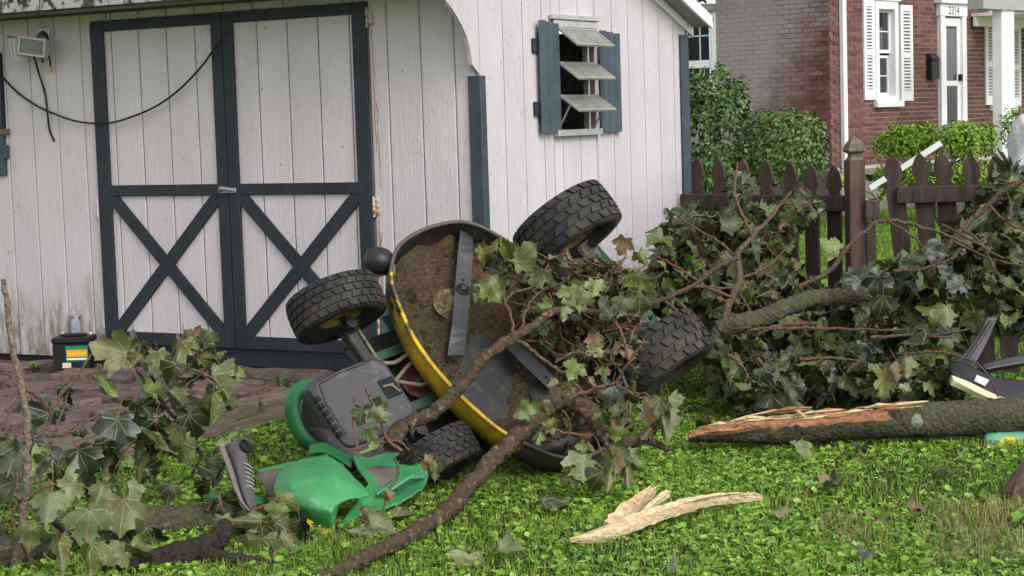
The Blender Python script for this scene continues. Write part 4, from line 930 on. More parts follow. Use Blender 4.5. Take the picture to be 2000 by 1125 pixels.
# engine block with its red-brown drive pulley
en = node_part('engine', MOW, mp(-.4, 0, -.3))
mbox('engine_block', (-.55, -.17, -.40), (-.22, .22, -.20), M_BLK, .02, en); mbox('crankcase', (-.50, -.12, -.20), (-.28, .14, -.15), M_GRND, .02, en)
pc = np.array(MP(818, 744, -.10)); m = MB(); m.lathe([(-.03, 0), (-.03, .088), (-.018, .094), (-.012, .080), (.0, .080), (.006, .094), (.016, .092), (.018, .07), (.012, .055), (.012, .03), (.022, .028), (.022, 0)], pc, mN, mL, mA, 40); m.build('pulley', chip('oxide red pulley', (.085, .030, .024), (.04, .02, .016), .6, 20, .55, .3), en)
m = MB(); m.lathe([(.022, .014), (.032, .013), (.032, 0)], pc, mN, mL, mA, 6, sm=False); m.build('pulley_bolt', M_CAST, en)
for pts, nm in (([(722, 706), (768, 709), (800, 692), (862, 684)], .010), ([(744, 750), (770, 744), (800, 712), (826, 698), (842, 696)], .009), ([(770, 744), (800, 749), (828, 751), (858, 740)], .009), ([(858, 770), (862, 748), (850, 712), (842, 700)], .007), ([(752, 757), (780, 790), (800, 806)], .007)):
    mtube('guard_rod', [MP(x, y, -.03) for x, y in pts], nm, M_ROD, 7)
for a, b in (((815, 708), (832, 696)), ((834, 743), (856, 730))): mtube('yellow_clip', [MP(*a, .0), MP(*b, .0)], .010, M_YEL, 6, n=1)
# nose: dusty black grille housing in front of the axle
def rounded(l0, l1, a0, a1, r_, k=5):
    pts = []
    for cx, cy, q0 in ((l1 - r_, a1 - r_, 0), (l0 + r_, a1 - r_, 90), (l0 + r_, a0 + r_, 180), (l1 - r_, a0 + r_, 270)):
        for i in range(k + 1): q = R(q0 + 90 * i / k); pts.append((cx + r_ * math.cos(q), cy + r_ * math.sin(q)))
    return pts
ns = node_part('nose', MOW, mp(-.8, .05, -.3)); ns['label'] = 'dusty black grille housing'
m = MB()
lv = [(-.34, .06), (-.20, .02), (-.03, .0), (.012, .012), (.022, .03)]; rings = [[mp(x, y, n_) for x, y in rounded(-.965 + i_, -.585 - i_ * .5, -.125 + i_, .235 - i_, .045)] for n_, i_ in lv]
k = len(rings[0]); m.add([p for r_ in rings for p in r_], [(i * k + j, i * k + (j + 1) % k, (i + 1) * k + (j + 1) % k, (i + 1) * k + j) for i in range(len(rings) - 1) for j in range(k)] + [tuple(range((len(rings) - 1) * k, len(rings) * k))], 0)
m.build('grille_shell', M_PLAS, ns)
m = MB()
for j in range(30): pass
m.tube([mp(-.90, -.085, .025), mp(-.80, -.10, .025), mp(-.68, -.10, .025)], .006, 6); m.tube([mp(-.905, -.08, .024), mp(-.925, 0, .022), mp(-.925, .17, .022)], .006, 6); m.build('raised_ridge', M_PLAS, ns)
for k in range(6):
    a0 = -.035 + k * .036; mbox('vent_slot', (-.957, a0, -.01), (-.92, a0 + .022, .0215), M_DARK, .002, ns)
m = MB(); m.cbox((-.675, .0, -.01), (-.60, .095, .0255), .003, 0, AXM, mT); hole = m.build('bracket_hole', M_DARK, ns)
m = MB(); m.tube([mp(-.665, .035, .028), mp(-.62, .045, .032)], .007, 6); m.tube([mp(-.625, .045, .03), mp(-.61, .085, .03)], .005, 6); m.build('lever', M_ROD, ns)
mbox('nose_flange', (-.583, -.09, -.03), (-.57, .20, -.01), M_PLAS, .004, ns)
# underside of the grille and battery tray shadowed behind
m = MB(); m.patch([[mp(-1.0, .05, -.06), mp(-1.0, .16, -.05), mp(-.97, .30, -.06)], [mp(-.96, .10, -.02), mp(-.95, .2, -.01), mp(-.90, .31, -.03)], [mp(-.72, .24, -.015), mp(-.72, .28, -.02), mp(-.70, .34, -.05)]], 8, 8, .01); m.build('lower_grille', M_BLK, ns)
# green bumper band curving round the nose
cps = [(612, 740), (576, 752), (560, 785), (566, 828), (590, 868), (636, 892), (690, 896)]
m = MB(); rows = []
for x, y in cps:
    t_ = np.array(W(x, y, 7.62)); rows.append(t_)
prv = smooth_path(rows, 5); A_, B_ = [], []
for i, p in enumerate(prv):
    tg = prv[min(i + 1, len(prv) - 1)] - prv[max(i - 1, 0)]; tg /= np.linalg.norm(tg); inw = np.cross(tg, -fw); inw /= np.linalg.norm(inw)
    if inw @ (np.array(W(660, 810, 7.62)) - p) < 0: inw = -inw
    A_.append(p); B_.append(p + inw * .055 + fw * -.02)
m.patch([A_[::3] + [A_[-1]], [(a_ + b_) / 2 - fw * .018 for a_, b_ in zip(A_[::3] + [A_[-1]], B_[::3] + [B_[-1]])], B_[::3] + [B_[-1]]], 6, 40, .01); m.build('bumper_band', chip('bright mower green', (.022, .15, .048), (.03, .06, .03), .62, 12, .4, .2), MOW)
def rimmat(nm='worn yellow rim'):
    t = NT(nm); q = t.n.new('ShaderNodeVectorMath'); q.operation = 'DOT_PRODUCT'; t.l.new(t.geo.outputs['Position'], q.inputs[0]); q.inputs[1].default_value = tuple(mA)
    al = t.math('SUBTRACT', q.outputs['Value'], float(mT @ mA)); n = t.noise(t.pos(), 22, 6, .7); f = t.noise(t.pos(), 80, 3)
    w = t.math('ADD', t.math('MAXIMUM', t.math('MULTIPLY', al, -.55), t.math('MULTIPLY', t.math('SUBTRACT', al, .42), 1.5)), n); q2 = t.n.new('ShaderNodeVectorMath'); q2.operation = 'DOT_PRODUCT'; t.l.new(t.geo.outputs['Position'], q2.inputs[0]); q2.inputs[1].default_value = tuple(mL); w = t.math('ADD', w, t.math('MAXIMUM', t.math('MULTIPLY', t.math('SUBTRACT', q2.outputs['Value'], float(mT @ mL) + .16), 4.0), 0.0)); yl = t.ramp(t.noise(t.pos(), 9, 5, .7), [(.35, (.30, .19, .02)), (.6, (.62, .40, .02))]); c = t.mix(t.ramp(w, [(.60, 0), (.66, 1)]), yl, (.075, .06, .048))
    return t.done(c, .5, t.bump(t.math('ADD', n, f), .4, .004), .4)
# deck
DO = [(-.38, -.406), (-.3, -.492), (-.208, -.532), (-.089, -.547), (.041, -.532), (.122, -.485), (.19, -.393), (.235, -.29), (.27, -.15), (.29, .0), (.30, .15), (.31, .33), (.28, .5), (.2, .62), (.05, .69), (-.081, .705), (-.207, .656), (-.292, .56), (-.365, .456), (-.42, .3), (-.454, .151), (-.468, .008), (-.462, -.127), (-.422, -.308)]
P3 = [np.array([*p, 0]) for p in DO]; ext = P3[-3:] + P3 + P3[:3]; sm_ = smooth_path(ext, 5); DOs = [(p[0], p[1]) for p in sm_[15:15 + 5 * len(DO)]]
dc = np.array([-.09, .06]); ND = len(DOs); deck = node_part('deck', MOW, mp(-.1, 0, 0)); deck['label'] = 'mud-caked cutting deck with yellow rim'
def ringpts(s_, n_, off=0):
    out = []
    for p in DOs:
        d = np.array(p) - dc; L = np.linalg.norm(d); q = dc + d * s_ * (1 + off / L); out.append(mp(q[0], q[1], n_))
    return out
m = MB(); RS = [ringpts(1, .128, .006), ringpts(1, .060, .010), ringpts(1, -.02, -.012), ringpts(.85, -.045, 0)]
m.add([p for r_ in RS for p in r_], [(i * ND + j, (i + 1) * ND + j, (i + 1) * ND + (j + 1) % ND, i * ND + (j + 1) % ND) for i in range(3) for j in range(ND)], 0, True); m.build('skirt', rimmat('worn yellow skirt'), deck)
m = MB(); RS = [ringpts(1, .131, .012), ringpts(1, .136, .004), ringpts(1, .131, -.006), ringpts(1, .121, -.004), ringpts(1, .121, .012)]
m.add([p for r_ in RS for p in r_], [(i * ND + j, ((i + 1) % 5) * ND + j, ((i + 1) % 5) * ND + (j + 1) % ND, i * ND + (j + 1) % ND) for i in range(5) for j in range(ND)], 0, True)
# worn yellow lip, darker towards the raised edge, the low end and the rear
m.build('rim_lip', rimmat(), deck)
m = MB(); RS = [ringpts(1, .125, -.006), ringpts(1, .05, -.012), ringpts(1, .004, -.03), ringpts(.9, -.006, 0)]
m.add([p for r_ in RS for p in r_], [(i * ND + (j + 1) % ND, (i + 1) * ND + (j + 1) % ND, (i + 1) * ND + j, i * ND + j) for i in range(3) for j in range(ND)], 0, True)
m.build('inner_wall', M_BLK, deck)
m = MB(); r_ = ringpts(.9, -.006, 0); m.add(r_, [tuple(range(ND))]); m.build('deck_plate', M_BLK, deck)
# caked mud: a lumpy crust that thins out over clean dark metal, which also draws the crease shade between the blades
rs = np.random.RandomState(5); waves = [(rs.uniform(8, 75, 2) * rs.choice([-1, 1], 2), rs.uniform(0, 6.28), rs.uniform(.3, 1)) for _ in range(40)]
def mudh(l, a):
    h = sum(am * math.sin(k_[0] * l + k_[1] * a + ph) / (1 + np.linalg.norm(k_) * .02) for k_, ph, am in waves) * .0034
    q = ((l + .20) * .75 + (a - .16) * .66, -(l + .20) * .66 + (a - .16) * .75); e_ = math.exp(-((q[0] / .13) ** 2 + (q[1] / .24) ** 2) ** 2)
    b_ = math.exp(-(((l + .104) / .05) ** 2 + ((a + .229) / .05) ** 2)) + math.exp(-(((l - .007) / .05) ** 2 + ((a - .347) / .05) ** 2))
    return .012 + h - .045 * e_ - .02 * b_
m = MB(); NR_ = 44; vs_ = []
for i in range(NR_ + 1):
    s_ = i / NR_
    for p in DOs:
        d = (np.array(p) - dc) * s_ * .965; q = dc + d; edge = .05 * max(0, s_ - .86) / .14
        vs_.append(mp(q[0], q[1], mudh(q[0], q[1]) + rs.uniform(-.0016, .0016) + edge * (.6 + .5 * math.sin(q[0] * 31 + q[1] * 23))))
m.add(vs_, [(i * ND + j, i * ND + (j + 1) % ND, (i + 1) * ND + (j + 1) % ND, (i + 1) * ND + j) for i in range(NR_) for j in range(ND)], 0, True); m.build('mud_crust', M_MUD, deck)
m = MB(); m.lathe([(.022, .085), (.030, .070), (.036, .03), (.055, .028), (.055, 0)], mp(-.150, -.215, 0), mN, mL, mA, 26); m.build('spindle_housing', chip('muddy yellow housing', (.20, .145, .045), (.080, .058, .034), .45, 45, .85, .7), deck)
m = MB(); m.lathe([(.02, .09), (.03, .075), (.036, .03), (.055, .028), (.055, 0)], mp(.007, .347, 0), mN, mL, mA, 26); m.build('spindle_housing', M_BLK, deck)
def blade(cl, ca, el, ea, half, lbl):
    d = np.array([el - cl, ea - ca]); d /= np.linalg.norm(d); s_ = np.array([-d[1], d[0]]); m = MB(); N = 16; top = []
    for i in range(N + 1):
        u = -1 + 2 * i / N; w0, w1 = -.034, .034
        li = .03 * max(0, abs(u) - .62) / .38
        for w in (w0, w1):
            lift = -li if (w > 0) == (u > 0) else 0
            q = np.array([cl, ca]) + d * u * half + s_ * w; top.append((q, .088 + lift - .005 * math.sin(u * 3)))
    up = [mp(q[0], q[1], n_) for q, n_ in top]; dn = [mp(q[0], q[1], n_ - .006) for q, n_ in top]; k = len(up); fs = []
    for i in range(N):
        a0 = i * 2; fs += [(a0, a0 + 1, a0 + 3, a0 + 2), (k + a0 + 2, k + a0 + 3, k + a0 + 1, k + a0), (a0, a0 + 2, k + a0 + 2, k + a0), (a0 + 3, a0 + 1, k + a0 + 1, k + a0 + 3)]
    fs += [(1, 0, k, k + 1), (k - 2, k - 1, 2 * k - 1, 2 * k - 2)]
    m.add(up + dn, fs, 0); b_ = m.build('blade', M_BLADE, deck); b_['label'] = lbl
    c0 = mp(cl, ca, .089); m = MB(); m.lathe([(0, .032), (.005, .031), (.006, .017), (.020, .016), (.022, .012), (.022, 0)], c0, mN, mL, mA, 18); m.build('blade_bolt', M_BLK, b_)
    for u in (-.16, .16):
        q = np.array([cl, ca]) + d * u * half; m = MB(); m.lathe([(0, .006), (.001, 0)], mp(q[0], q[1], .089), mN, mL, mA, 10); m.build('hole', M_DARK, b_)
blade(-.104, -.229, .10, -.498, .342, 'upper mower blade'); blade(.007, .347, -.055, .07, .315, 'lower mower blade under the twigs')
# black discharge chute at the deck's low end
m = MB(); m.patch([[MP(1030, 858, .13), MP(1090, 835, .16), MP(1165, 790, .16), MP(1222, 765, .13)], [MP(1060, 885, .12), MP(1110, 870, .14), MP(1180, 840, .14), MP(1222, 800, .10)], [MP(1085, 900, .06), MP(1120, 898, .06), MP(1185, 870, .05), MP(1216, 835, .03)]], 8, 14, .008, jit=.001); m.build('discharge_chute', M_BLK, MOW)
mtube('deck_hanger', [MP(968, 905, 0), MP(970, 870, .02), MP(975, 845, .05)], .012, M_CAST, 6)
# gauge wheel on the deck edge
gc = np.array(MP(740, 509, .07)); gax = (cr * .25 + cu * .95 + -fw * .35); gax /= np.linalg.norm(gax); gx = np.cross(gax, fw); gx /= np.linalg.norm(gx); gy = np.cross(gax, gx)
m = MB(); m.lathe([(-.058, .0), (-.057, .022), (-.045, .045), (-.02, .064), (.005, .068), (.03, .062), (.048, .042), (.055, .018), (.056, 0)], gc, gax, gx, gy, 28); gw = m.build('gauge_wheel', simple('smooth black roller', (.018, .018, .02), .45, .3, 20), MOW)
m = MB(); m.patch([[W(732, 540, 7.93), W(742, 524, 7.92), W(772, 517, 7.95)], [W(738, 541, 7.92), W(748, 538, 7.92), W(772, 538, 7.95)]], 4, 8, .01); m.build('gauge_bracket', M_ROD, gw)
# transaxle between the rear wheels
tx = node_part('transaxle', MOW, mp(.6, 0, 0))
m = MB(); m.tube([mp(.63, -.27, 0), mp(.63, .27, 0)], .030, 14); m.build('axle_tube', M_CAST, tx)
m = MB(); m.lathe([(-.12, .0), (-.12, .05), (-.10, .075), (-.02, .085), (.05, .08), (.10, .06), (.12, .0)], mp(.60, -.03, -.02), mA, mL, mN, 20); m.lathe([(-.05, 0), (-.05, .06), (.07, .07), (.09, .05), (.095, 0)], mp(.52, .02, -.03), mN, mL, mA, 18); m.build('gear_case', M_CAST, tx)
for k in range(9): 
    m = MB(); a0 = -.13 + k * .03; m.lathe([(-.003, .05), (-.003, .098), (.003, .098), (.003, .05)], mp(.60, a0, -.02), mA, mL, mN, 18, closed=True, sm=False); m.build('fin', M_CAST, tx)
for k in range(5):
    m = MB(); q = R(72 * k); m.lathe([(0, .012), (.02, .012), (.022, 0)], mp(.52 + .055 * math.cos(q), .02 + .055 * math.sin(q), .055), mN, mL, mA, 6, sm=False); m.build('case_bolt', M_CAST, tx)
for sg in (-1, 1): mbox('axle_bracket', (.585, sg * .20 - .03, -.06), (.675, sg * .20 + .03, .045), M_CAST, .012, tx)
mbox('drive_pulley', (.40, -.05, .02), (.47, .05, .035), M_BLK, .01, tx)
for k, (l0, a0, l1, a1, n0) in enumerate(((.30, -.22, .62, -.18, .03), (.28, .20, .6, .24, .02), (.32, .1, .7, -.12, .04), (.36, -.16, .52, .2, .05))): mtube('linkage', [mp(l0, a0, n0 - .02), mp((l0 + l1) / 2, (a0 + a1) / 2, n0 + .02), mp(l1, a1, n0)], .010, M_BLK)
# rear body: fender pan, mostly hidden under the machine
m = MB(); m.patch([[mp(.18, -.42, -.26), mp(.18, 0, -.24), mp(.18, .40, -.26)], [mp(.55, -.46, -.33), mp(.55, 0, -.30), mp(.55, .42, -.30)], [mp(.90, -.42, -.24), mp(.92, 0, -.22), mp(.9, .40, -.24)]], 8, 10, .008); m.build('fender_pan', M_GRND, MOW)
mtube('steering_column', [mp(-.2, 0, -.2), mp(-.02, 0, -.42), mp(.05, 0, -.55)], .02, M_BLK)

# broken hood lying on the grass
hood = thing('broken_hood', G(660, 1020), 'cracked bright green mower hood lying on the grass', 'mower hood')
def hoodmat(name, c, thr=.6):
    t = NT(name); n = t.noise(t.pos(), 20, 6, .7); s_ = t.noise(t.pos((1, 1, 1), (.3, .5, .2)), 60, 5, .8); d = t.noise(t.pos(), 5, 4)
    cc = t.mix(t.ramp(s_, [(.57, 0), (.63, .6)]), c, tuple(x * .25 for x in c)); sc_ = t.noise(t.pos((6, 1, 1), (.4, .2, .9)), 26, 5, .8); cc = t.mix(t.ramp(sc_, [(.64, 0), (.69, .6)]), cc, (.30, .45, .30)); cc = t.mix(t.ramp(d, [(.52, 0), (.72, .35)]), cc, (.03, .085, .04))
    return t.done(cc, .42, t.bump(n, .12, .003), .5)
M_HOOD = hoodmat('faded green plastic', (.055, .275, .10)); M_HOODIN = simple('raw plastic inside', (.15, .125, .10), .7, .25, 9); M_HOODD = hoodmat('deep green plastic', (.02, .16, .045))
def wp(rows, near=0.0): return [[W(p[0], p[1], p[2] - near) for p in r_] for r_ in rows]
m = MB(); m.patch(wp([[(560, 908, 7.44), (585, 897, 7.46), (610, 892, 7.46), (640, 889, 7.46), (668, 905, 7.44)], [(541, 926, 7.30), (572, 912, 7.30), (605, 905, 7.32), (650, 906, 7.32), (690, 930, 7.28)], [(534, 950, 7.16), (566, 940, 7.10), (600, 935, 7.10), (655, 932, 7.12), (726, 966, 7.14)], [(538, 972, 7.08), (572, 968, 7.00), (605, 972, 6.98), (650, 975, 7.0), (700, 972, 7.06)], [(545, 984, 7.07), (575, 988, 6.99), (610, 994, 6.97), (648, 998, 6.96), (664, 984, 7.04)], [(575, 1002, 7.10), (592, 1016, 7.06), (618, 1028, 7.03), (652, 1040, 7.0), (657, 1005, 7.04)]], .2), 30, 28, .006, jit=.0012, crease=.7); m.build('hood_cap', [M_HOOD], hood)
m = MB(); m.patch(wp([[(688, 889, 7.54), (720, 892, 7.58), (755, 883, 7.60), (790, 886, 7.58), (833, 912, 7.5)], [(700, 915, 7.44), (725, 912, 7.55), (760, 908, 7.57), (800, 905, 7.55), (836, 925, 7.44)], [(722, 945, 7.30), (745, 945, 7.44), (775, 938, 7.46), (800, 925, 7.46), (834, 938, 7.38)], [(700, 975, 7.20), (735, 972, 7.30), (775, 960, 7.36), (803, 946, 7.38), (826, 952, 7.30)], [(657, 1032, 7.05), (705, 1005, 7.12), (745, 994, 7.18), (780, 982, 7.2), (812, 960, 7.25)]], .2), 24, 26, .006, jit=.0012, crease=.75); hp = m.build('hood_panel', M_HOOD, hood)
m = MB(); m.patch(wp([[(716, 914, 7.50), (745, 910, 7.54), (775, 912, 7.545)], [(728, 935, 7.44), (745, 935, 7.46), (768, 930, 7.47)], [(732, 952, 7.36), (742, 952, 7.39), (756, 944, 7.43)]], .2), 8, 8, .004); m.build('grey_scuff', M_HOODIN, hp)
for k in range(3):
    m = MB(); m.tube([W(735 + k * 9, 966 - k * 1, 7.08), W(780 + k * 9, 940 - k * 3, 7.15), W(822 + k * 3, 922 + k * 5, 7.18)], .008, 6); m.build('moulded_rib', M_HOOD, hp)
m = MB(); m.patch(wp([[(503, 917, 7.5), (560, 903, 7.5), (640, 886, 7.5)], [(508, 923, 7.45), (560, 912, 7.42), (640, 897, 7.42)]], .2), 4, 12, .006); m.build('hood_edge', M_HOOD, hood)
m = MB(); m.patch(wp([[(500, 924, 7.44), (530, 918, 7.42), (565, 912, 7.40)], [(515, 950, 7.35), (530, 945, 7.32), (548, 940, 7.28)], [(545, 990, 7.22), (550, 985, 7.2), (560, 980, 7.16)]], .2), 8, 8, .005); m.build('inner_panel', M_HOODIN, hood)
m = MB(); m.patch(wp([[(600, 1012, 7.0), (625, 1028, 6.95), (652, 1044, 6.9)], [(598, 1020, 6.98), (620, 1038, 6.93), (646, 1050, 6.9)]], .2), 3, 10, .004); m.build('yellow_trim', M_YEL, hood)
m = MB(); m.patch(wp([[(605, 868, 7.6), (640, 864, 7.62), (690, 892, 7.6)], [(602, 885, 7.52), (640, 884, 7.5), (686, 912, 7.48)]], .2), 6, 10, .006); m.build('torn_lip', M_HOODD, hood)
for k, (x, y, d) in enumerate(((470, 945, 7.3), (490, 975, 7.15), (415, 965, 7.3))):
    m = MB(); m.patch(wp([[(x - 25, y, d), (x, y - 8, d), (x + 30, y - 4, d)], [(x - 20, y + 8, d - .05), (x, y + 6, d - .06), (x + 26, y + 10, d - .05)]]), 4, 6, .005); tag(m.build('hood_shard', M_HOODD), ['green plastic shard poking out above the sneaker heel', 'green plastic shard between the sneaker and the hood', 'green plastic shard left of the sneaker'][k], 'plastic shard', 'broken green plastic shards')

# ------------------------------------------------------------------ maple leaves
HALF = [(0, .03), (.10, -.05), (.26, -.13), (.41, -.12), (.39, -.02), (.36, .05), (.50, .11), (.60, .22), (.70, .33), (.57, .37), (.54, .49), (.42, .49), (.29, .45), (.31, .58), (.39, .71), (.27, .72), (.17, .84), (.07, .91)]
from mathutils.geometry import delaunay_2d_cdt
def leaf_proto(seed):
    rr = random.Random(seed); out = [(x, y) for x, y in HALF] + [(0, 1.0)] + [(-x, y) for x, y in HALF[:0:-1]]
    wilt = seed % 2; xs_ = rr.uniform(.45, .85) if wilt else rr.uniform(.85, 1.05)
    fold = rr.uniform(.5, 1.6) * rr.choice([-1, 1, 1]) if wilt else rr.uniform(-.1, .6); droop = rr.uniform(.3, 1.5) if wilt else rr.uniform(0, .7); cup = rr.uniform(-1.2, .6) if wilt else rr.uniform(-.6, .4); tw = rr.uniform(-.9, .9) if wilt else rr.uniform(-.4, .4); ph = rr.uniform(0, 6.28); roll = rr.uniform(0, 1.2)
    def z(x, y): return fold * abs(x) * .8 - droop * y * y * .6 + cup * x * x + tw * x * y - roll * max(0, abs(x) - .35) ** 1.5 + .05 * math.sin(11 * x + ph) + .05 * math.sin(9 * y + ph * 2)
    jit = [(x * rr.uniform(.92, 1.08), y * rr.uniform(.94, 1.06)) for x, y in out]; n = len(jit)
    inner = [(0, .12), (0, .3), (0, .5), (0, .7), (.18, .1), (-.18, .1), (.18, .28), (-.18, .28), (.38, .25), (-.38, .25), (.14, .52), (-.14, .52)]
    vv, ee, ff, *_ = delaunay_2d_cdt([Vector(p) for p in jit + inner], [(i, (i + 1) % n) for i in range(n)], [], 1, 1e-5)
    pts = [(p.x * xs_, p.y * (1 - .12 * wilt), z(p.x, p.y) - (.025 if abs(p.x) < .03 else 0) + (.05 * math.sin(17 * p.x + 13 * p.y + ph) if wilt else 0)) for p in vv]
    fs = []
    for f in ff:
        a, b, c = (vv[q] for q in f); fs.append(tuple(f) if (b - a).cross(c - a) > 0 else tuple(f)[::-1])
    return np.array(pts), fs
PROTO = [leaf_proto(k) for k in range(22)]
def tri_only(fs): return [f for f in fs]
LEAF_V = [p for p, _ in PROTO]; LEAF_F = [np.array(f) for _, f in PROTO]
def maple(name, top, under, **k): return leafmat(name, top, under, veins=True, **k)
M_ML = [maple('maple leaf, dark olive', (.030, .042, .014), (.098, .118, .046), rough=.48, spec=.32, var=.45),
        maple('maple leaf, wilting', (.045, .065, .022), (.120, .142, .062), rough=.45, spec=.4, var=.4),
        maple('maple leaf, blue green', (.034, .048, .032), (.13, .155, .090), rough=.36, spec=.5, var=.4, brown=.3),  # bluish tint puts the reflected sky into the leaf colour
        maple('maple leaf, dried brown', (.12, .070, .038), (.19, .13, .08), rough=.6, spec=.3, var=.35),
        maple('maple leaf, fresh green', (.06, .10, .020), (.11, .150, .038), rough=.42, spec=.45, var=.35)]
M_PET = simple('reddish petiole', (.22, .12, .06), .6, .4, 20)
leaf_me = {}
def leaf_mesh(v, mi):
    if (v, mi) not in leaf_me:
        m = MB(); m.add(LEAF_V[v], [tuple(f) for f in LEAF_F[v]], 0, True)
        b = np.array([0, .03, 0.0]); m.tube([b, b + np.array([.02, -.25, -.03]), b + np.array([-.02, -.55, -.12])], [.014, .012, .013], 3, 1, False)
        me = m.mesh('leaf', [M_ML[mi], M_PET], np.zeros(3)); leaf_me[v, mi] = me
        uvl = me.uv_layers.new(name='UVMap'); vv = np.array(m.v)[:, :2] * .5 + np.array([.5, .28])
        li = np.empty(len(me.loops), np.int32); me.loops.foreach_get('vertex_index', li); uvl.data.foreach_set('uv', vv[li].astype(np.float32).ravel())
    return leaf_me[v, mi]
def frame_of(tip, nrm):
    y = np.asarray(tip, float); y /= np.linalg.norm(y); z = np.asarray(nrm, float); z = z - y * (z @ y); z /= np.linalg.norm(z) + 1e-9; return np.cross(y, z), y, z
def put_leaf(parent, pos, tip, nrm, size, v, mi):
    x, y, z = frame_of(tip, nrm); s_ = size; pos = np.asarray(pos)
    M4 = Matrix(((x[0] * s_, y[0] * s_, z[0] * s_, pos[0]), (x[1] * s_, y[1] * s_, z[1] * s_, pos[1]), (x[2] * s_, y[2] * s_, z[2] * s_, pos[2]), (0, 0, 0, 1)))
    return link_copy('leaf', leaf_mesh(v, mi), parent, M4)
def leaf_px(parent, px, py, d, Lpx, ang, side, mi, rr, tilt=.35):
    """one leaf whose middle stands at a pixel and depth; ang = direction of its tip in the picture (0 right, 90 down)"""
    a = R(ang); t_ = cr * math.cos(a) - cu * math.sin(a) + fw * rr.uniform(-tilt, tilt); n_ = -fw + cr * rr.uniform(-tilt, tilt) + cu * rr.uniform(-tilt, tilt)
    if side == 'u': n_ = -n_
    size = Lpx * (.86 if parent.name.startswith('maple_limb') else .95) / FPX * d; t_ /= np.linalg.norm(t_)
    return put_leaf(parent, W(px, py, d) - t_ * size * .45, t_, n_, size, rr.randrange(22), mi)
def inside(poly, x, y):
    c = False; j = len(poly) - 1
    for i in range(len(poly)):
        if (poly[i][1] > y) != (poly[j][1] > y) and x < (poly[j][0] - poly[i][0]) * (y - poly[i][1]) / (poly[j][1] - poly[i][1]) + poly[i][0]: c = not c
        j = i
    return c
def pick(poly, rr):
    xs = [p[0] for p in poly]; ys_ = [p[1] for p in poly]
    while True:
        x, y = rr.uniform(min(xs), max(xs)), rr.uniform(min(ys_), max(ys_))
        if inside(poly, x, y): return x, y
def rand_dirs(rr, droop=.5, face=.5, under=.35):
    t_ = np.array([rr.gauss(0, 1), rr.gauss(0, 1), rr.gauss(-droop, .7)]); n_ = np.array([rr.gauss(0, .7), rr.gauss(0, .7), rr.gauss(.45, .6)]) - fw * face * rr.uniform(.3, 1.6)
    if rr.random() < under: n_ = -n_
    return t_, n_
def fill_leaves(parent, poly, n, depth, rr, size=(.10, .155), mis=(0, 0, 0, 2, 1, 4), under=.35, droop=.5, jd=.12):
    for _ in range(n):
        x, y = pick(poly, rr); d = depth(x, y) + rr.gauss(0, jd); p = W(x, y, d)
        if p[2] < .03: p[2] = .03 + rr.uniform(0, .03)
        t_, n_ = rand_dirs(rr, droop, .5, under); put_leaf(parent, p, t_, n_, rr.uniform(*size), rr.randrange(22), rr.choice(mis))
def stuff_leaves(parent, poly, n, depth, rr, size=(.09, .15), jd=.25, mis=(0, 0, 2, 1), name='foliage', under=.25):
    V, F, MI, UV = [], [], [], []; o = 0
    for _ in range(n):
        x, y = pick(poly, rr); d = depth(x, y) + abs(rr.gauss(0, jd)); p = W(x, y, d)
        if p[2] < .02: p[2] = .02
        t_, n_ = rand_dirs(rr, .5, .3, under); X, Y, Z = frame_of(t_, n_); s_ = rr.uniform(*size); v = rr.randrange(22); L = LEAF_V[v]
        V.append(np.asarray(p) + s_ * (L[:, :1] * X + L[:, 1:2] * Y + L[:, 2:3] * Z)); UV.append(L[:, :2] * .5 + np.array([.5, .28])); F.append(LEAF_F[v] + o); o += len(L); MI.append(np.full(len(LEAF_F[v]), rr.choice(mis)))
    V = np.concatenate(V); F = np.concatenate(F)
    ob = big_mesh(name, V, F.ravel(), np.full(len(F), 3), M_ML, parent, True, np.concatenate(MI)); ob['kind'] = 'stuff'
    uvl = ob.data.uv_layers.new(name='UVMap'); uvl.data.foreach_set('uv', np.concatenate(UV)[F.ravel()].astype(np.float32).ravel()); return ob
# bark
def bark(name, a, b, moss=None, amt=.5, sc=45, lich=None):
    t = NT(name); p = t.pos(); n = t.noise(p, 9, 5); f = t.noise(t.pos(), sc, 7, .75); v = t.voro(t.pos(), sc * 1.2)
    c = t.ramp(f, [(.3, a), (.68, b)])
    if moss: c = t.mix(t.math('MULTIPLY', t.ramp(n, [(.46, 0), (.62, 1)]), amt), c, moss)
    if lich: c = t.mix(t.math('MULTIPLY', t.ramp(t.noise(p, 30, 5, .7), [(.58, 0), (.63, 1)]), .8), c, lich)
    return t.done(c, .9, t.bump(t.math('ADD', f, v), .9, .012), .15)
M_BARK = bark('mossy grey bark', (.024, .019, .014), (.12, .105, .078), (.085, .100, .032), .65, 42, (.13, .14, .085))
M_BARKD = bark('wet dark bark', (.012, .009, .008), (.060, .046, .038), (.03, .035, .015), .35, 50)
M_TWIG = bark('brown twig bark', (.055, .036, .025), (.19, .135, .095), None, .5, 60)
M_TWIGR = bark('reddish twig bark', (.10, .05, .035), (.26, .15, .10), None, .5, 60)
M_BRANCH = bark('speckled brown branch bark', (.035, .022, .015), (.12, .080, .055), (.07, .07, .03), .4, 36, (.26, .20, .12))
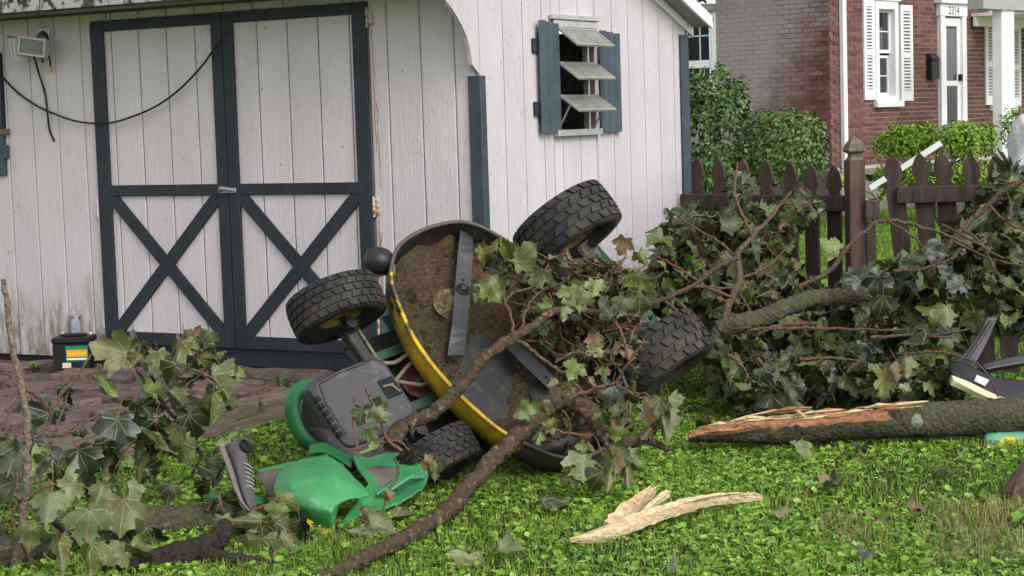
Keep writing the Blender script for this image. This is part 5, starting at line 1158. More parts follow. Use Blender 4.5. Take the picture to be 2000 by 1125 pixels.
def stick(parent, pts, r_, mat, nm='stem', seg=8, n=5, rough=.22, seed=0, bend=.004):
    """pts: (px, py, depth); r_: radii in pixels along the stick"""
    P_ = [np.array(W(*p)) for p in pts]; pp_ = smooth_path(P_, n); N = len(pp_); rr = random.Random(seed + int(pts[0][0]))
    rads = [np.interp(i / (N - 1) * (len(pts) - 1), range(len(pts)), [q * pts[k][2] / FPX for k, q in enumerate(r_)]) for i in range(N)]
    pp_ = [p + np.array([rr.gauss(0, 1), rr.gauss(0, 1), rr.gauss(0, 1)]) * bend * .6 if 0 < i < N - 1 else p for i, p in enumerate(pp_)]
    m = MB(); m.tube(pp_, rads, seg, rough=rough, seed=seed + 3); return m.build(nm, mat, parent)
def taper(a, b, n): return [a + (b - a) * i / (n - 1) for i in range(n)]

# ---- branches on the left
rr = random.Random(21)
L1 = thing('maple_branch', G(35, 1120), 'upright pale stick with drooping maple leaves at the lower left corner', 'branch', 'fallen maple branches')
stick(L1, [(6, 545, 6.5), (16, 610, 6.5), (25, 680, 6.48), (43, 755, 6.45), (53, 820, 6.42), (54, 880, 6.4), (48, 960, 6.38), (42, 1040, 6.36), (30, 1125, 6.34)], [5, 6, 6.5, 7, 7.5, 8, 9, 10, 12], bark('pale stick bark', (.09, .062, .045), (.29, .22, .165), None, .5, 55), seed=1)
for k, (pts, r_, mt) in enumerate((([(44, 755, 6.45), (72, 775, 6.45), (98, 800, 6.45), (92, 835, 6.45), (60, 858, 6.42)], (4.5, 3.5), M_TWIG), ([(98, 800, 6.45), (125, 765, 6.5), (150, 735, 6.55), (178, 692, 6.6)], (4, 2.5), M_TWIG), ([(90, 850, 6.45), (130, 846, 6.5), (165, 828, 6.55), (195, 808, 6.6)], (3.5, 2), M_TWIG), ([(105, 850, 6.45), (125, 790, 6.5), (135, 760, 6.5)], (3, 1.5), M_TWIG), ([(38, 760, 6.45), (15, 810, 6.4), (12, 860, 6.4)], (3, 1.5), M_TIMBER), ([(33, 918, 6.35), (34, 970, 6.34), (24, 1015, 6.33), (42, 1060, 6.3), (60, 1090, 6.3), (66, 1128, 6.28)], (4, 5), M_TWIG), ([(50, 970, 6.4), (90, 950, 6.45), (130, 945, 6.5), (170, 952, 6.5), (215, 975, 6.5)], (3, 2), M_TWIGR), ([(10, 1020, 6.4), (30, 1012, 6.38), (48, 1010, 6.38), (90, 1018, 6.4)], (2.5, 2), M_TWIG))):
    stick(L1, pts, taper(*r_, len(pts)), mt, 'twig', 6, seed=k)
for q in ((95, 995, 6.2, 78, 95, 'u', 1), (170, 1030, 6.15, 86, 100, 'u', 1), (238, 1010, 6.3, 84, 92, 'u', 1), (190, 975, 6.35, 70, 110, 'u', 1), (120, 1085, 6.1, 66, 80, 'u', 1), (178, 1095, 6.05, 80, 85, 'u', 4), (80, 905, 6.4, 60, 40, 'u', 4), (135, 960, 6.4, 50, 120, 'u', 1), (222, 1090, 6.15, 60, 150, 'u', 1), (285, 1075, 6.2, 74, 15, 'u', 1), (255, 965, 6.4, 56, 70, 'u', 1), (60, 1050, 6.2, 56, 100, 'u', 0), (15, 960, 6.35, 60, 120, 't', 0), (110, 1030, 6.3, 60, 60, 't', 0), (250, 1055, 6.35, 66, 60, 't', 0), (20, 880, 6.4, 66, 100, 't', 2)): leaf_px(L1, *q, rr)
fill_leaves(L1, [(0, 850), (120, 870), (200, 930), (300, 1000), (330, 1110), (60, 1125), (0, 1060)], 34, lambda x, y: 6.55, rr, (.08, .13), (0, 0, 0, 2, 1), .4, 1.0, .12)
L2 = thing('maple_branch', G(400, 960), 'leafy maple bough sprawling over the flagstone patio', 'branch', 'fallen maple branches')
stick(L2, [(395, 892, 7.1), (360, 838, 7.15), (320, 790, 7.2), (285, 745, 7.25), (268, 725, 7.28)], taper(5, 2.5, 5), M_BARKD, seed=4)
for k, (pts, r_, mt) in enumerate((([(268, 725, 7.28), (255, 690, 7.3), (235, 668, 7.3)], (2.5, 1.5), M_TWIGR), ([(320, 790, 7.2), (355, 760, 7.25), (395, 730, 7.3), (420, 700, 7.3)], (2.5, 1.5), M_TWIG), ([(285, 745, 7.25), (330, 700, 7.3), (360, 655, 7.3), (400, 642, 7.35)], (2, 1.2), M_TWIGR), ([(118, 850, 6.9), (170, 820, 7.0), (225, 800, 7.0), (260, 806, 7.05)], (2.5, 1.5), M_TWIG), ([(395, 892, 7.1), (370, 930, 7.0), (330, 960, 6.9), (300, 985, 6.85)], (3, 1.5), M_BARKD), ([(225, 915, 6.95), (245, 880, 7.0), (275, 845, 7.05)], (2.5, 1.5), M_TWIG))): stick(L2, pts, taper(*r_, len(pts)), mt, 'twig', 6, seed=k + 20)
for q in ((213, 682, 7.2, 84, 195, 'u', 1), (204, 750, 7.15, 56, 250, 'u', 4), (262, 712, 7.25, 48, 130, 'u', 1), (285, 690, 7.3, 52, 60, 't', 0), (350, 695, 7.25, 72, 100, 'u', 1), (333, 735, 7.2, 70, 120, 't', 1), (352, 782, 7.15, 64, 40, 'u', 1), (438, 752, 7.1, 78, 30, 'u', 1), (415, 800, 7.05, 84, 95, 'u', 4), (440, 778, 7.08, 70, 50, 'u', 1), (445, 740, 7.2, 62, 60, 'u', 1), (345, 850, 7.05, 48, 110, 'u', 1), (410, 660, 7.3, 40, 330, 't', 1), (300, 760, 7.2, 40, 340, 'u', 4), (370, 665, 7.3, 44, 250, 'u', 1), (310, 705, 7.3, 46, 80, 'u', 1), (225, 850, 6.95, 80, 95, 't', 2), (195, 890, 6.9, 70, 110, 't', 0), (165, 905, 6.85, 74, 70, 't', 2), (300, 845, 7.1, 66, 100, 't', 0), (290, 880, 7.1, 58, 90, 't', 0), (375, 835, 7.15, 64, 80, 't', 0), (262, 800, 7.1, 52, 100, 't', 0), (70, 800, 6.9, 64, 200, 't', 2), (95, 815, 6.88, 60, 130, 't', 2), (130, 775, 6.95, 50, 80, 't', 2), (398, 705, 7.3, 40, 45, 'u', 3), (385, 650, 7.32, 34, 300, 'u', 3)): leaf_px(L2, *q, rr)
fill_leaves(L2, [(40, 790), (140, 760), (160, 860), (250, 860), (270, 780), (330, 800), (380, 860), (300, 920), (200, 925), (60, 930)], 34, lambda x, y: 7.15, rr, (.08, .13), (0, 0, 2), .1, .9, .08)
fill_leaves(L2, [(240, 660), (420, 640), (470, 760), (450, 830), (380, 820), (270, 750)], 26, lambda x, y: 7.35, rr, (.07, .12), (0, 1, 4, 0), .5, .6, .06)
L3 = thing('maple_branch', G(540, 1110), 'clump of wilting maple leaves below the sneaker and the broken hood', 'branch', 'fallen maple branches')
stick(L3, [(325, 1082, 6.5), (380, 1060, 6.55), (430, 1038, 6.6), (480, 1010, 6.7), (520, 985, 6.75), (545, 970, 6.8)], taper(4.5, 2.2, 6), M_TWIGR, seed=9)
for k, (pts, r_) in enumerate((([(430, 1038, 6.6), (470, 1030, 6.6), (510, 1050, 6.6)], (2, 1.2)), ([(500, 1000, 6.7), (520, 1040, 6.6), (530, 1075, 6.55)], (2, 1.2)), ([(435, 990, 6.7), (425, 965, 6.75), (420, 955, 6.8)], (2.5, 2)))): stick(L3, pts, taper(*r_, len(pts)), M_TWIGR, 'twig', 6, seed=k + 40)
for q in ((485, 1020, 6.55, 66, 175, 'u', 1), (548, 1045, 6.55, 72, 70, 'u', 1), (515, 1085, 6.45, 82, 85, 'u', 4), (487, 1078, 6.5, 66, 120, 'u', 1), (540, 1108, 6.4, 74, 80, 'u', 1), (560, 1068, 6.5, 56, 50, 'u', 1), (590, 1040, 6.6, 60, 80, 't', 2), (598, 1060, 6.6, 50, 100, 't', 0), (450, 1095, 6.5, 46, 190, 'u', 4), (565, 985, 6.75, 48, 20, 'u', 4), (540, 1000, 6.7, 40, 100, 'u', 4), (415, 905, 7.05, 60, 250, 't', 0), (480, 870, 7.1, 50, 60, 't', 0), (440, 870, 7.1, 56, 200, 'u', 4), (395, 960, 6.9, 54, 130, 't', 0), (330, 965, 6.9, 46, 100, 't', 0)): leaf_px(L3, *q, rr)
fill_leaves(L3, [(400, 880), (420, 870), (410, 960), (480, 1020), (590, 1020), (600, 1080), (500, 1100), (420, 1060)], 24, lambda x, y: 6.95 - (y - 900) / 200 * .35, rr, (.07, .12), (0, 0, 1, 2), .35, .8, .06)
def log_tube(name, pts, r_, mat, label, seg=18, rough=.12, seed=0, cat='log'):
    P_ = [np.array(W(*p)) for p in pts]; pp_ = smooth_path(P_, 8); N = len(pp_)
    rads = [np.interp(i / (N - 1) * (len(pts) - 1), range(len(pts)), [q * pts[k][2] / FPX for k, q in enumerate(r_)]) for i in range(N)]
    m = MB(); m.tube(pp_, rads, seg, rough=rough, seed=seed); return tag(m.build(name, mat), label, cat)
log_tube('mossy_log', [(232, 1028, 6.85), (300, 1025, 6.85), (370, 1022, 6.88), (430, 1015, 6.9), (470, 1008, 6.95)], [36, 37, 36, 34, 30], M_BARK, 'thick dark mossy log lying under the sneaker', seed=1)
log_tube('mossy_log', [(-30, 1085, 6.4), (20, 1080, 6.4), (60, 1075, 6.45), (110, 1070, 6.5)], [34, 36, 34, 26], M_BARK, 'mossy grey log cut off by the lower left corner', seed=2)
dk = thing('dark_branch', G(350, 1110), 'smooth dark wet branch forking along the bottom edge', 'branch')
stick(dk, [(180, 1130, 6.2), (260, 1105, 6.25), (330, 1088, 6.3), (390, 1072, 6.35), (430, 1050, 6.4), (440, 1020, 6.45)], [24, 24, 25, 25, 20, 12], M_BARKD, 'limb', 14, 7, .1, 5)
stick(dk, [(390, 1075, 6.34), (430, 1092, 6.3), (480, 1098, 6.28), (545, 1108, 6.26), (600, 1114, 6.26), (650, 1116, 6.28)], [20, 18, 14, 10, 8, 6], M_BARKD, 'fork', 12, 7, .1, 6)

# ---- the long branch over the mower
B1 = thing('maple_limb', G(700, 1105), 'long brown maple limb reaching from the lawn up to the mower deck', 'branch')
stick(B1, [(570, 1152, 5.98), (630, 1128, 6.03), (695, 1100, 6.12), (770, 1060, 6.36), (830, 1030, 6.6), (885, 985, 6.85), (930, 935, 7.0), (980, 880, 7.12), (1030, 832, 7.22), (1065, 797, 7.3), (1095, 774, 7.35)], [13, 14, 15, 16, 17, 17, 16, 17, 18, 20, 22], M_BRANCH, 'limb', 14, 7, .24, 1, .007)
stick(B1, [(1092, 776, 7.35), (1118, 788, 7.33), (1146, 798, 7.3), (1162, 818, 7.28), (1175, 845, 7.26), (1200, 862, 7.25), (1235, 862, 7.25), (1265, 850, 7.27), (1290, 822, 7.3), (1310, 795, 7.32)], [22, 18, 18, 17, 15, 14, 13, 11, 8, 4], M_BRANCH, 'limb', 12, 6, .14, 2)
stick(B1, [(1265, 856, 7.27), (1285, 868, 7.25), (1308, 880, 7.25)], [9, 7, 6], M_BRANCH, 'stub', 10, seed=3)
stick(B1, [(1165, 820, 7.28), (1178, 855, 7.24), (1198, 890, 7.2)], [10, 7, 5], M_BRANCH, 'stub', 10, seed=4)
for k, (pts, r_, mt) in enumerate((([(1115, 775, 7.32), (1155, 762, 7.3), (1200, 750, 7.25), (1225, 715, 7.2), (1258, 662, 7.15)], (5, 2.5), M_TWIGR), ([(1200, 750, 7.25), (1235, 768, 7.28), (1270, 790, 7.3), (1290, 820, 7.3)], (3, 1.8), M_TWIGR), ([(1160, 850, 7.26), (1110, 845, 7.24), (1062, 832, 7.22)], (3.5, 2), M_TWIGR), ([(1112, 845, 7.24), (1112, 820, 7.22), (1098, 802, 7.2)], (2, 1.5), M_TWIGR), ([(1290, 825, 7.3), (1310, 830, 7.28), (1315, 822, 7.28)], (3, 2.2), M_TWIGR), ([(1240, 768, 7.28), (1268, 772, 7.25), (1300, 800, 7.22)], (2, 1.2), M_TWIGR), ([(1160, 845, 7.26), (1175, 885, 7.2), (1182, 915, 7.15)], (2, 1.5), M_TWIGR), ([(1130, 890, 7.2), (1128, 925, 7.15), (1125, 960, 7.1)], (2, 1.5), M_TWIG))): stick(B1, pts, taper(*r_, len(pts)), mt, 'twig', 6, seed=k + 60)
for q in ((1135, 915, 7.1, 72, 95, 'u', 1), (1190, 925, 7.08, 78, 100, 'u', 1), (1240, 905, 7.1, 64, 40, 'u', 1), (1225, 935, 7.08, 56, 80, 'u', 1), (1165, 940, 7.08, 60, 120, 't', 1), (1215, 890, 7.12, 60, 20, 'u', 1), (1300, 840, 7.2, 70, 75, 'u', 1), (1270, 800, 7.25, 56, 250, 'u', 3), (1285, 800, 7.22, 60, 100, 'u', 1), (1310, 800, 7.2, 66, 80, 'u', 1), (1028, 797, 7.15, 46, 230, 'u', 4), (1078, 828, 7.15, 36, 330, 'u', 4), (1050, 860, 7.15, 44, 110, 'u', 4), (1135, 872, 7.15, 30, 180, 'u', 4), (1155, 875, 7.13, 34, 60, 'u', 4), (1185, 820, 7.2, 48, 60, 't', 4), (1235, 735, 7.2, 52, 100, 't', 2), (1205, 850, 7.2, 40, 100, 'u', 4), (1260, 850, 7.22, 46, 130, 'u', 3), (1215, 910, 7.1, 50, 140, 'u', 3), (1110, 930, 7.12, 56, 140, 'u', 0)): leaf_px(B1, *q, rr)
B2 = thing('maple_limb', G(780, 880), 'speckled maple branch lying diagonally across the mower deck', 'branch')
stick(B2, [(768, 872, 7.25), (775, 845, 7.27), (800, 826, 7.3), (850, 802, 7.32), (885, 770, 7.35), (920, 730, 7.38), (950, 694, 7.4), (1000, 661, 7.45), (1040, 638, 7.5), (1072, 612, 7.55), (1110, 606, 7.6), (1180, 612, 7.7), (1240, 614, 7.8), (1275, 592, 7.9), (1310, 578, 8.0), (1350, 560, 8.15), (1400, 522, 8.3), (1440, 505, 8.5)], [20, 18, 14, 14, 13.5, 13, 12, 11, 9.5, 8, 7, 6, 5.5, 5, 5, 4.5, 4, 4], M_BRANCH, 'limb', 12, 6, .14, 8)
for k, (pts, r_, mt) in enumerate((([(1000, 662, 7.45), (1035, 680, 7.48), (1075, 712, 7.5), (1090, 722, 7.5), (1120, 745, 7.5), (1160, 800, 7.45)], (4.5, 3), M_TWIG), ([(1003, 650, 7.45), (996, 610, 7.5), (985, 588, 7.55), (985, 560, 7.6)], (4, 2), M_TWIG), ([(985, 590, 7.55), (1005, 570, 7.58), (1050, 560, 7.62)], (3, 2), M_TWIG), ([(1015, 650, 7.47), (1030, 600, 7.55), (1055, 570, 7.6)], (3, 2), M_TWIG), ([(1085, 708, 7.5), (1120, 690, 7.5), (1165, 690, 7.5), (1190, 682, 7.52)], (3, 2), M_TWIG), ([(1180, 612, 7.7), (1210, 640, 7.65), (1225, 690, 7.6), (1228, 720, 7.55)], (3.5, 2), M_TWIGR), ([(1180, 612, 7.7), (1205, 560, 7.75), (1240, 535, 7.8), (1265, 512, 7.9)], (3, 2), M_TWIG), ([(1070, 612, 7.55), (1040, 590, 7.6), (1060, 568, 7.65), (1110, 548, 7.7)], (2.5, 1.6), M_TWIG), ([(1310, 578, 8.0), (1340, 605, 8.0), (1365, 650, 8.0)], (3, 2), M_TWIG), ([(1180, 690, 7.5), (1205, 680, 7.5), (1170, 700, 7.5)], (2, 1.5), M_TWIG), ([(1350, 560, 8.15), (1380, 560, 8.2), (1430, 562, 8.3)], (3, 2), M_TWIG), ([(785, 880, 7.2), (755, 855, 7.2), (735, 800, 7.2), (715, 760, 7.2)], (4.5, 3), M_TWIGR), ([(690, 878, 7.15), (745, 862, 7.2), (780, 862, 7.2), (800, 880, 7.2)], (3, 2), M_TWIGR), ([(695, 770, 7.25), (690, 830, 7.2), (700, 880, 7.15)], (3, 2.2), M_TWIGR), ([(770, 895, 7.1), (778, 925, 7.0), (760, 960, 6.9), (745, 1000, 6.8), (735, 1030, 6.75), (715, 1060, 6.7)], (3, 2), M_TWIG))): stick(B2, pts, taper(*r_, len(pts)), mt, 'twig', 6, seed=k + 80)
for q in ((985, 485, 7.6, 60, 250, 'u', 4), (1025, 495, 7.6, 72, 320, 'u', 1), (940, 500, 7.65, 40, 100, 'u', 4), (955, 555, 7.6, 50, 100, 'u', 1), (965, 570, 7.58, 56, 60, 'u', 4), (940, 575, 7.6, 44, 130, 'u', 1), (1000, 520, 7.65, 56, 30, 't', 0), (975, 530, 7.68, 60, 200, 't', 0), (1050, 545, 7.65, 56, 110, 'u', 1), (1095, 520, 7.75, 70, 30, 'u', 1), (1110, 580, 7.6, 50, 90, 'u', 1), (1135, 590, 7.6, 46, 100, 'u', 4), (1120, 570, 7.62, 54, 160, 'u', 1), (1100, 615, 7.55, 40, 85, 'u', 1), (1160, 565, 7.65, 46, 100, 'u', 4), (1215, 600, 7.65, 50, 110, 'u', 1), (1240, 560, 7.8, 60, 100, 'u', 4), (1230, 545, 7.85, 54, 150, 'u', 4), (1250, 590, 7.8, 60, 90, 't', 0), (1060, 600, 7.6, 46, 180, 'u', 4), (1162, 668, 7.5, 40, 80, 'u', 3), (1165, 685, 7.5, 38, 60, 'u', 4), (1120, 725, 7.48, 46, 120, 'u', 4), (1130, 770, 7.4, 40, 60, 'u', 4), (1195, 770, 7.4, 56, 100, 't', 2), (1060, 640, 7.58, 40, 60, 't', 0), (1090, 555, 7.7, 60, 200, 't', 0), (1200, 570, 7.7, 54, 80, 't', 0), (1040, 520, 7.75, 60, 80, 't', 0), (1075, 540, 7.75, 56, 100, 't', 0), (1185, 605, 7.6, 44, 230, 't', 0), (735, 790, 7.2, 54, 280, 'u', 0), (740, 810, 7.18, 50, 45, 'u', 1), (705, 815, 7.2, 46, 100, 't', 0), (725, 850, 7.15, 40, 60, 'u', 1), (720, 880, 7.1, 42, 170, 'u', 4), (850, 925, 7.05, 50, 95, 'u', 1), (760, 970, 6.85, 36, 60, 'u', 3), (700, 1040, 6.6, 56, 190, 'u', 1), (745, 1030, 6.6, 64, 20, 'u', 1), (720, 1020, 6.65, 50, 250, 'u', 3), (790, 1005, 6.7, 52, 350, 'u', 1), (715, 1000, 6.75, 44, 230, 'u', 1), (840, 905, 7.1, 34, 30, 'u', 3), (1215, 480, 8.0, 46, 110, 'u', 3), (1255, 505, 8.0, 40, 60, 'u', 4)): leaf_px(B2, *q, rr)
fill_leaves(B2, [(930, 470), (1050, 480), (1130, 530), (1240, 530), (1260, 620), (1200, 680), (1150, 640), (1080, 610), (1000, 600), (940, 560)], 46, lambda x, y: 7.78 + (x - 930) / 330 * .15, rr, (.06, .11), (0, 0, 0, 1, 4), .4, .6, .05)

# ---- the heap of branches on the right
def dleft(x, y): return 8.95 + (790 - y) / 440 * 1.15
def dright(x, y): return 8.95 + (790 - y) / 440 * .75
HP = []
def heap(label, base, poly, n, nst, depth, seed, mis=(0, 0, 0, 2, 1, 4), under=.35):
    h = thing('maple_branch', base, label, 'branch', 'fallen maple branches'); r_ = random.Random(seed)
    fill_leaves(h, poly, n, depth, r_, (.075, .14), mis, under, .7, .10); stuff_leaves(h, poly, nst, lambda x, y: depth(x, y) + .10, r_, (.08, .13), .22); return h
R1 = heap('leafy maple crown piled against the picket fence beside the shed', G(1470, 740), [(1310, 425), (1345, 412), (1425, 408), (1430, 355), (1447, 350), (1460, 408), (1545, 402), (1582, 368), (1600, 380), (1580, 410), (1545, 435), (1525, 500), (1550, 545), (1330, 530), (1275, 515)], 105, 260, dleft, 101, (0, 0, 1, 0, 3, 4))
stick(R1, [(1395, 655, 9.1), (1415, 625, 9.15), (1425, 590, 9.2), (1445, 545, 9.3), (1440, 500, 9.4), (1470, 460, 9.5), (1500, 430, 9.6), (1545, 375, 9.7)], [8, 8, 8, 7, 6, 5, 4, 3], M_TWIG, seed=1)
for k, pts in enumerate(([(1440, 505, 9.4), (1400, 470, 9.5), (1350, 440, 9.6), (1320, 420, 9.7)], [(1470, 460, 9.5), (1450, 420, 9.6), (1435, 370, 9.7), (1440, 320, 9.8)], [(1445, 545, 9.3), (1500, 520, 9.4), (1540, 480, 9.5)], [(1430, 580, 9.2), (1380, 560, 9.2), (1320, 520, 9.3), (1280, 500, 9.4)], [(1440, 560, 9.25), (1455, 590, 9.2), (1470, 620, 9.1)])): stick(R1, pts, taper(3.2, 1.6, len(pts)), M_TWIGR if k % 2 else M_TWIG, 'twig', 6, seed=k)
R2 = heap('maple branch with a thick mossy limb behind the rear wheel', G(1500, 780), [(1250, 515), (1540, 545), (1640, 560), (1700, 580), (1680, 640), (1640, 690), (1560, 700), (1440, 690), (1390, 680), (1370, 640), (1330, 620), (1240, 600)], 105, 420, dleft, 102, (0, 0, 1, 3, 0, 4))
stick(R2, [(1402, 645, 8.85), (1440, 632, 8.85), (1490, 620, 8.9), (1540, 598, 8.95), (1590, 583, 9.0), (1640, 580, 9.05), (1700, 572, 9.1)], [19, 19, 18, 17, 17, 16, 14], M_BARK, 'limb', 14, 7, .13, 3)
stick(R2, [(1402, 640, 8.85), (1398, 665, 8.83), (1410, 680, 8.8)], [14, 12, 9], M_BARK, 'stub', 10, seed=4)
for k, pts in enumerate(([(1450, 645, 8.85), (1560, 640, 8.85), (1640, 642, 8.9), (1760, 645, 8.95)], [(1480, 655, 8.85), (1520, 635, 8.85), (1600, 632, 8.9)], [(1290, 580, 8.6), (1330, 620, 8.7), (1355, 660, 8.8)], [(1420, 690, 8.8), (1450, 720, 8.75), (1470, 750, 8.7)])): stick(R2, pts, taper(4, 2.2, len(pts)), M_TWIG, 'twig', 6, seed=k + 9)
R3 = heap('maple branch arching in front of the fence post and gate gap', G(1740, 790), [(1650, 545), (1700, 535), (1740, 520), (1790, 495), (1850, 510), (1870, 620), (1860, 700), (1800, 720), (1700, 690), (1670, 620)], 75, 380, dright, 103, (0, 2, 2, 0, 1, 4), .3)
stick(R3, [(1560, 560, 9.2), (1620, 530, 9.2), (1650, 490, 9.2), (1690, 450, 9.2), (1730, 430, 9.2), (1790, 440, 9.2), (1850, 460, 9.15), (1900, 485, 9.1)], [5, 5, 5, 4.5, 4, 3.5, 3, 2.5], M_TWIG, seed=2)
for k, pts in enumerate(([(1735, 432, 9.2), (1780, 460, 9.15), (1815, 500, 9.1), (1825, 535, 9.1)], [(1745, 530, 9.2), (1800, 525, 9.2), (1870, 500, 9.2)], [(1780, 650, 9.0), (1840, 652, 9.0), (1900, 640, 9.0)], [(1700, 660, 8.9), (1780, 655, 8.95), (1860, 660, 9.0)], [(1770, 690, 8.85), (1850, 690, 8.8), (1920, 720, 8.7), (1950, 775, 8.65)])): stick(R3, pts, taper(4.2 if k in (1, 3) else 3, 2, len(pts)), M_TWIG, 'twig', 6, seed=k + 30)
for q in ((1715, 560, 8.85, 52, 90, 't', 2), (1722, 600, 8.82, 58, 95, 't', 2), (1700, 545, 8.9, 50, 150, 't', 2), (1850, 620, 8.8, 56, 90, 'u', 1), (1660, 545, 8.9, 40, 170, 't', 2), (1830, 490, 9.0, 44, 10, 't', 2), (1620, 480, 9.2, 50, 200, 'u', 4)): leaf_px(R3, *q, rr)
R4 = heap('tangled maple crown hiding the right end of the picket gate', G(1940, 780), [(1815, 480), (1870, 450), (1890, 415), (1930, 390), (1950, 325), (1975, 315), (2030, 340), (2030, 640), (1960, 640), (1880, 620), (1810, 560)], 110, 520, dright, 104, (0, 0, 2, 1, 4, 0), .35)
stick(R4, [(1820, 530, 9.3), (1840, 500, 9.3), (1870, 455, 9.3), (1920, 410, 9.3), (1960, 375, 9.25), (2010, 345, 9.2)], [6, 6, 5.5, 5.5, 5, 5], M_TWIG, seed=2)
for k, pts in enumerate(([(1880, 445, 9.3), (1920, 480, 9.2), (1940, 520, 9.1), (1965, 560, 9.1)], [(1860, 470, 9.3), (1930, 505, 9.2), (2000, 520, 9.1)], [(1840, 440, 9.3), (1885, 462, 9.2), (1960, 505, 9.1)], [(1930, 400, 9.3), (1975, 440, 9.2), (2010, 445, 9.2)], [(1970, 430, 9.2), (1975, 400, 9.25), (1965, 375, 9.3)])): stick(R4, pts, taper(3.4, 2, len(pts)), M_TWIG, 'twig', 6, seed=k + 50)
R5 = heap('blue green maple sprays drooping onto the grass behind the split log', G(1600, 800), [(1400, 690), (1440, 690), (1640, 690), (1780, 690), (1860, 700), (1870, 770), (1760, 775), (1660, 750), (1600, 760), (1540, 795), (1470, 800), (1420, 760), (1385, 720)], 110, 380, lambda x, y: 8.75 + (790 - y) / 110 * .25, 105, (2, 2, 0, 1, 2, 4), .3)
for k, pts in enumerate(([(1560, 700, 8.8), (1640, 700, 8.85), (1720, 715, 8.85)], [(1700, 690, 8.8), (1660, 720, 8.75), (1640, 740, 8.7)], [(1480, 700, 8.75), (1500, 730, 8.7), (1510, 760, 8.65)])): stick(R5, pts, taper(4, 2, len(pts)), M_TWIG, 'twig', 6, seed=k + 70)
for q in ((1508, 790, 8.55, 50, 85, 't', 2), (1495, 735, 8.6, 44, 60, 't', 2), (1555, 765, 8.58, 48, 50, 't', 2), (1450, 765, 8.6, 40, 110, 't', 2), (1540, 740, 8.6, 44, 20, 't', 2), (1690, 690, 8.6, 48, 90, 't', 2), (1715, 680, 8.6, 40, 20, 't', 2), (1725, 760, 8.6, 56, 95, 'u', 1), (1770, 720, 8.6, 50, 90, 'u', 1), (1745, 730, 8.6, 40, 70, 'u', 3)): leaf_px(R5, *q, rr)

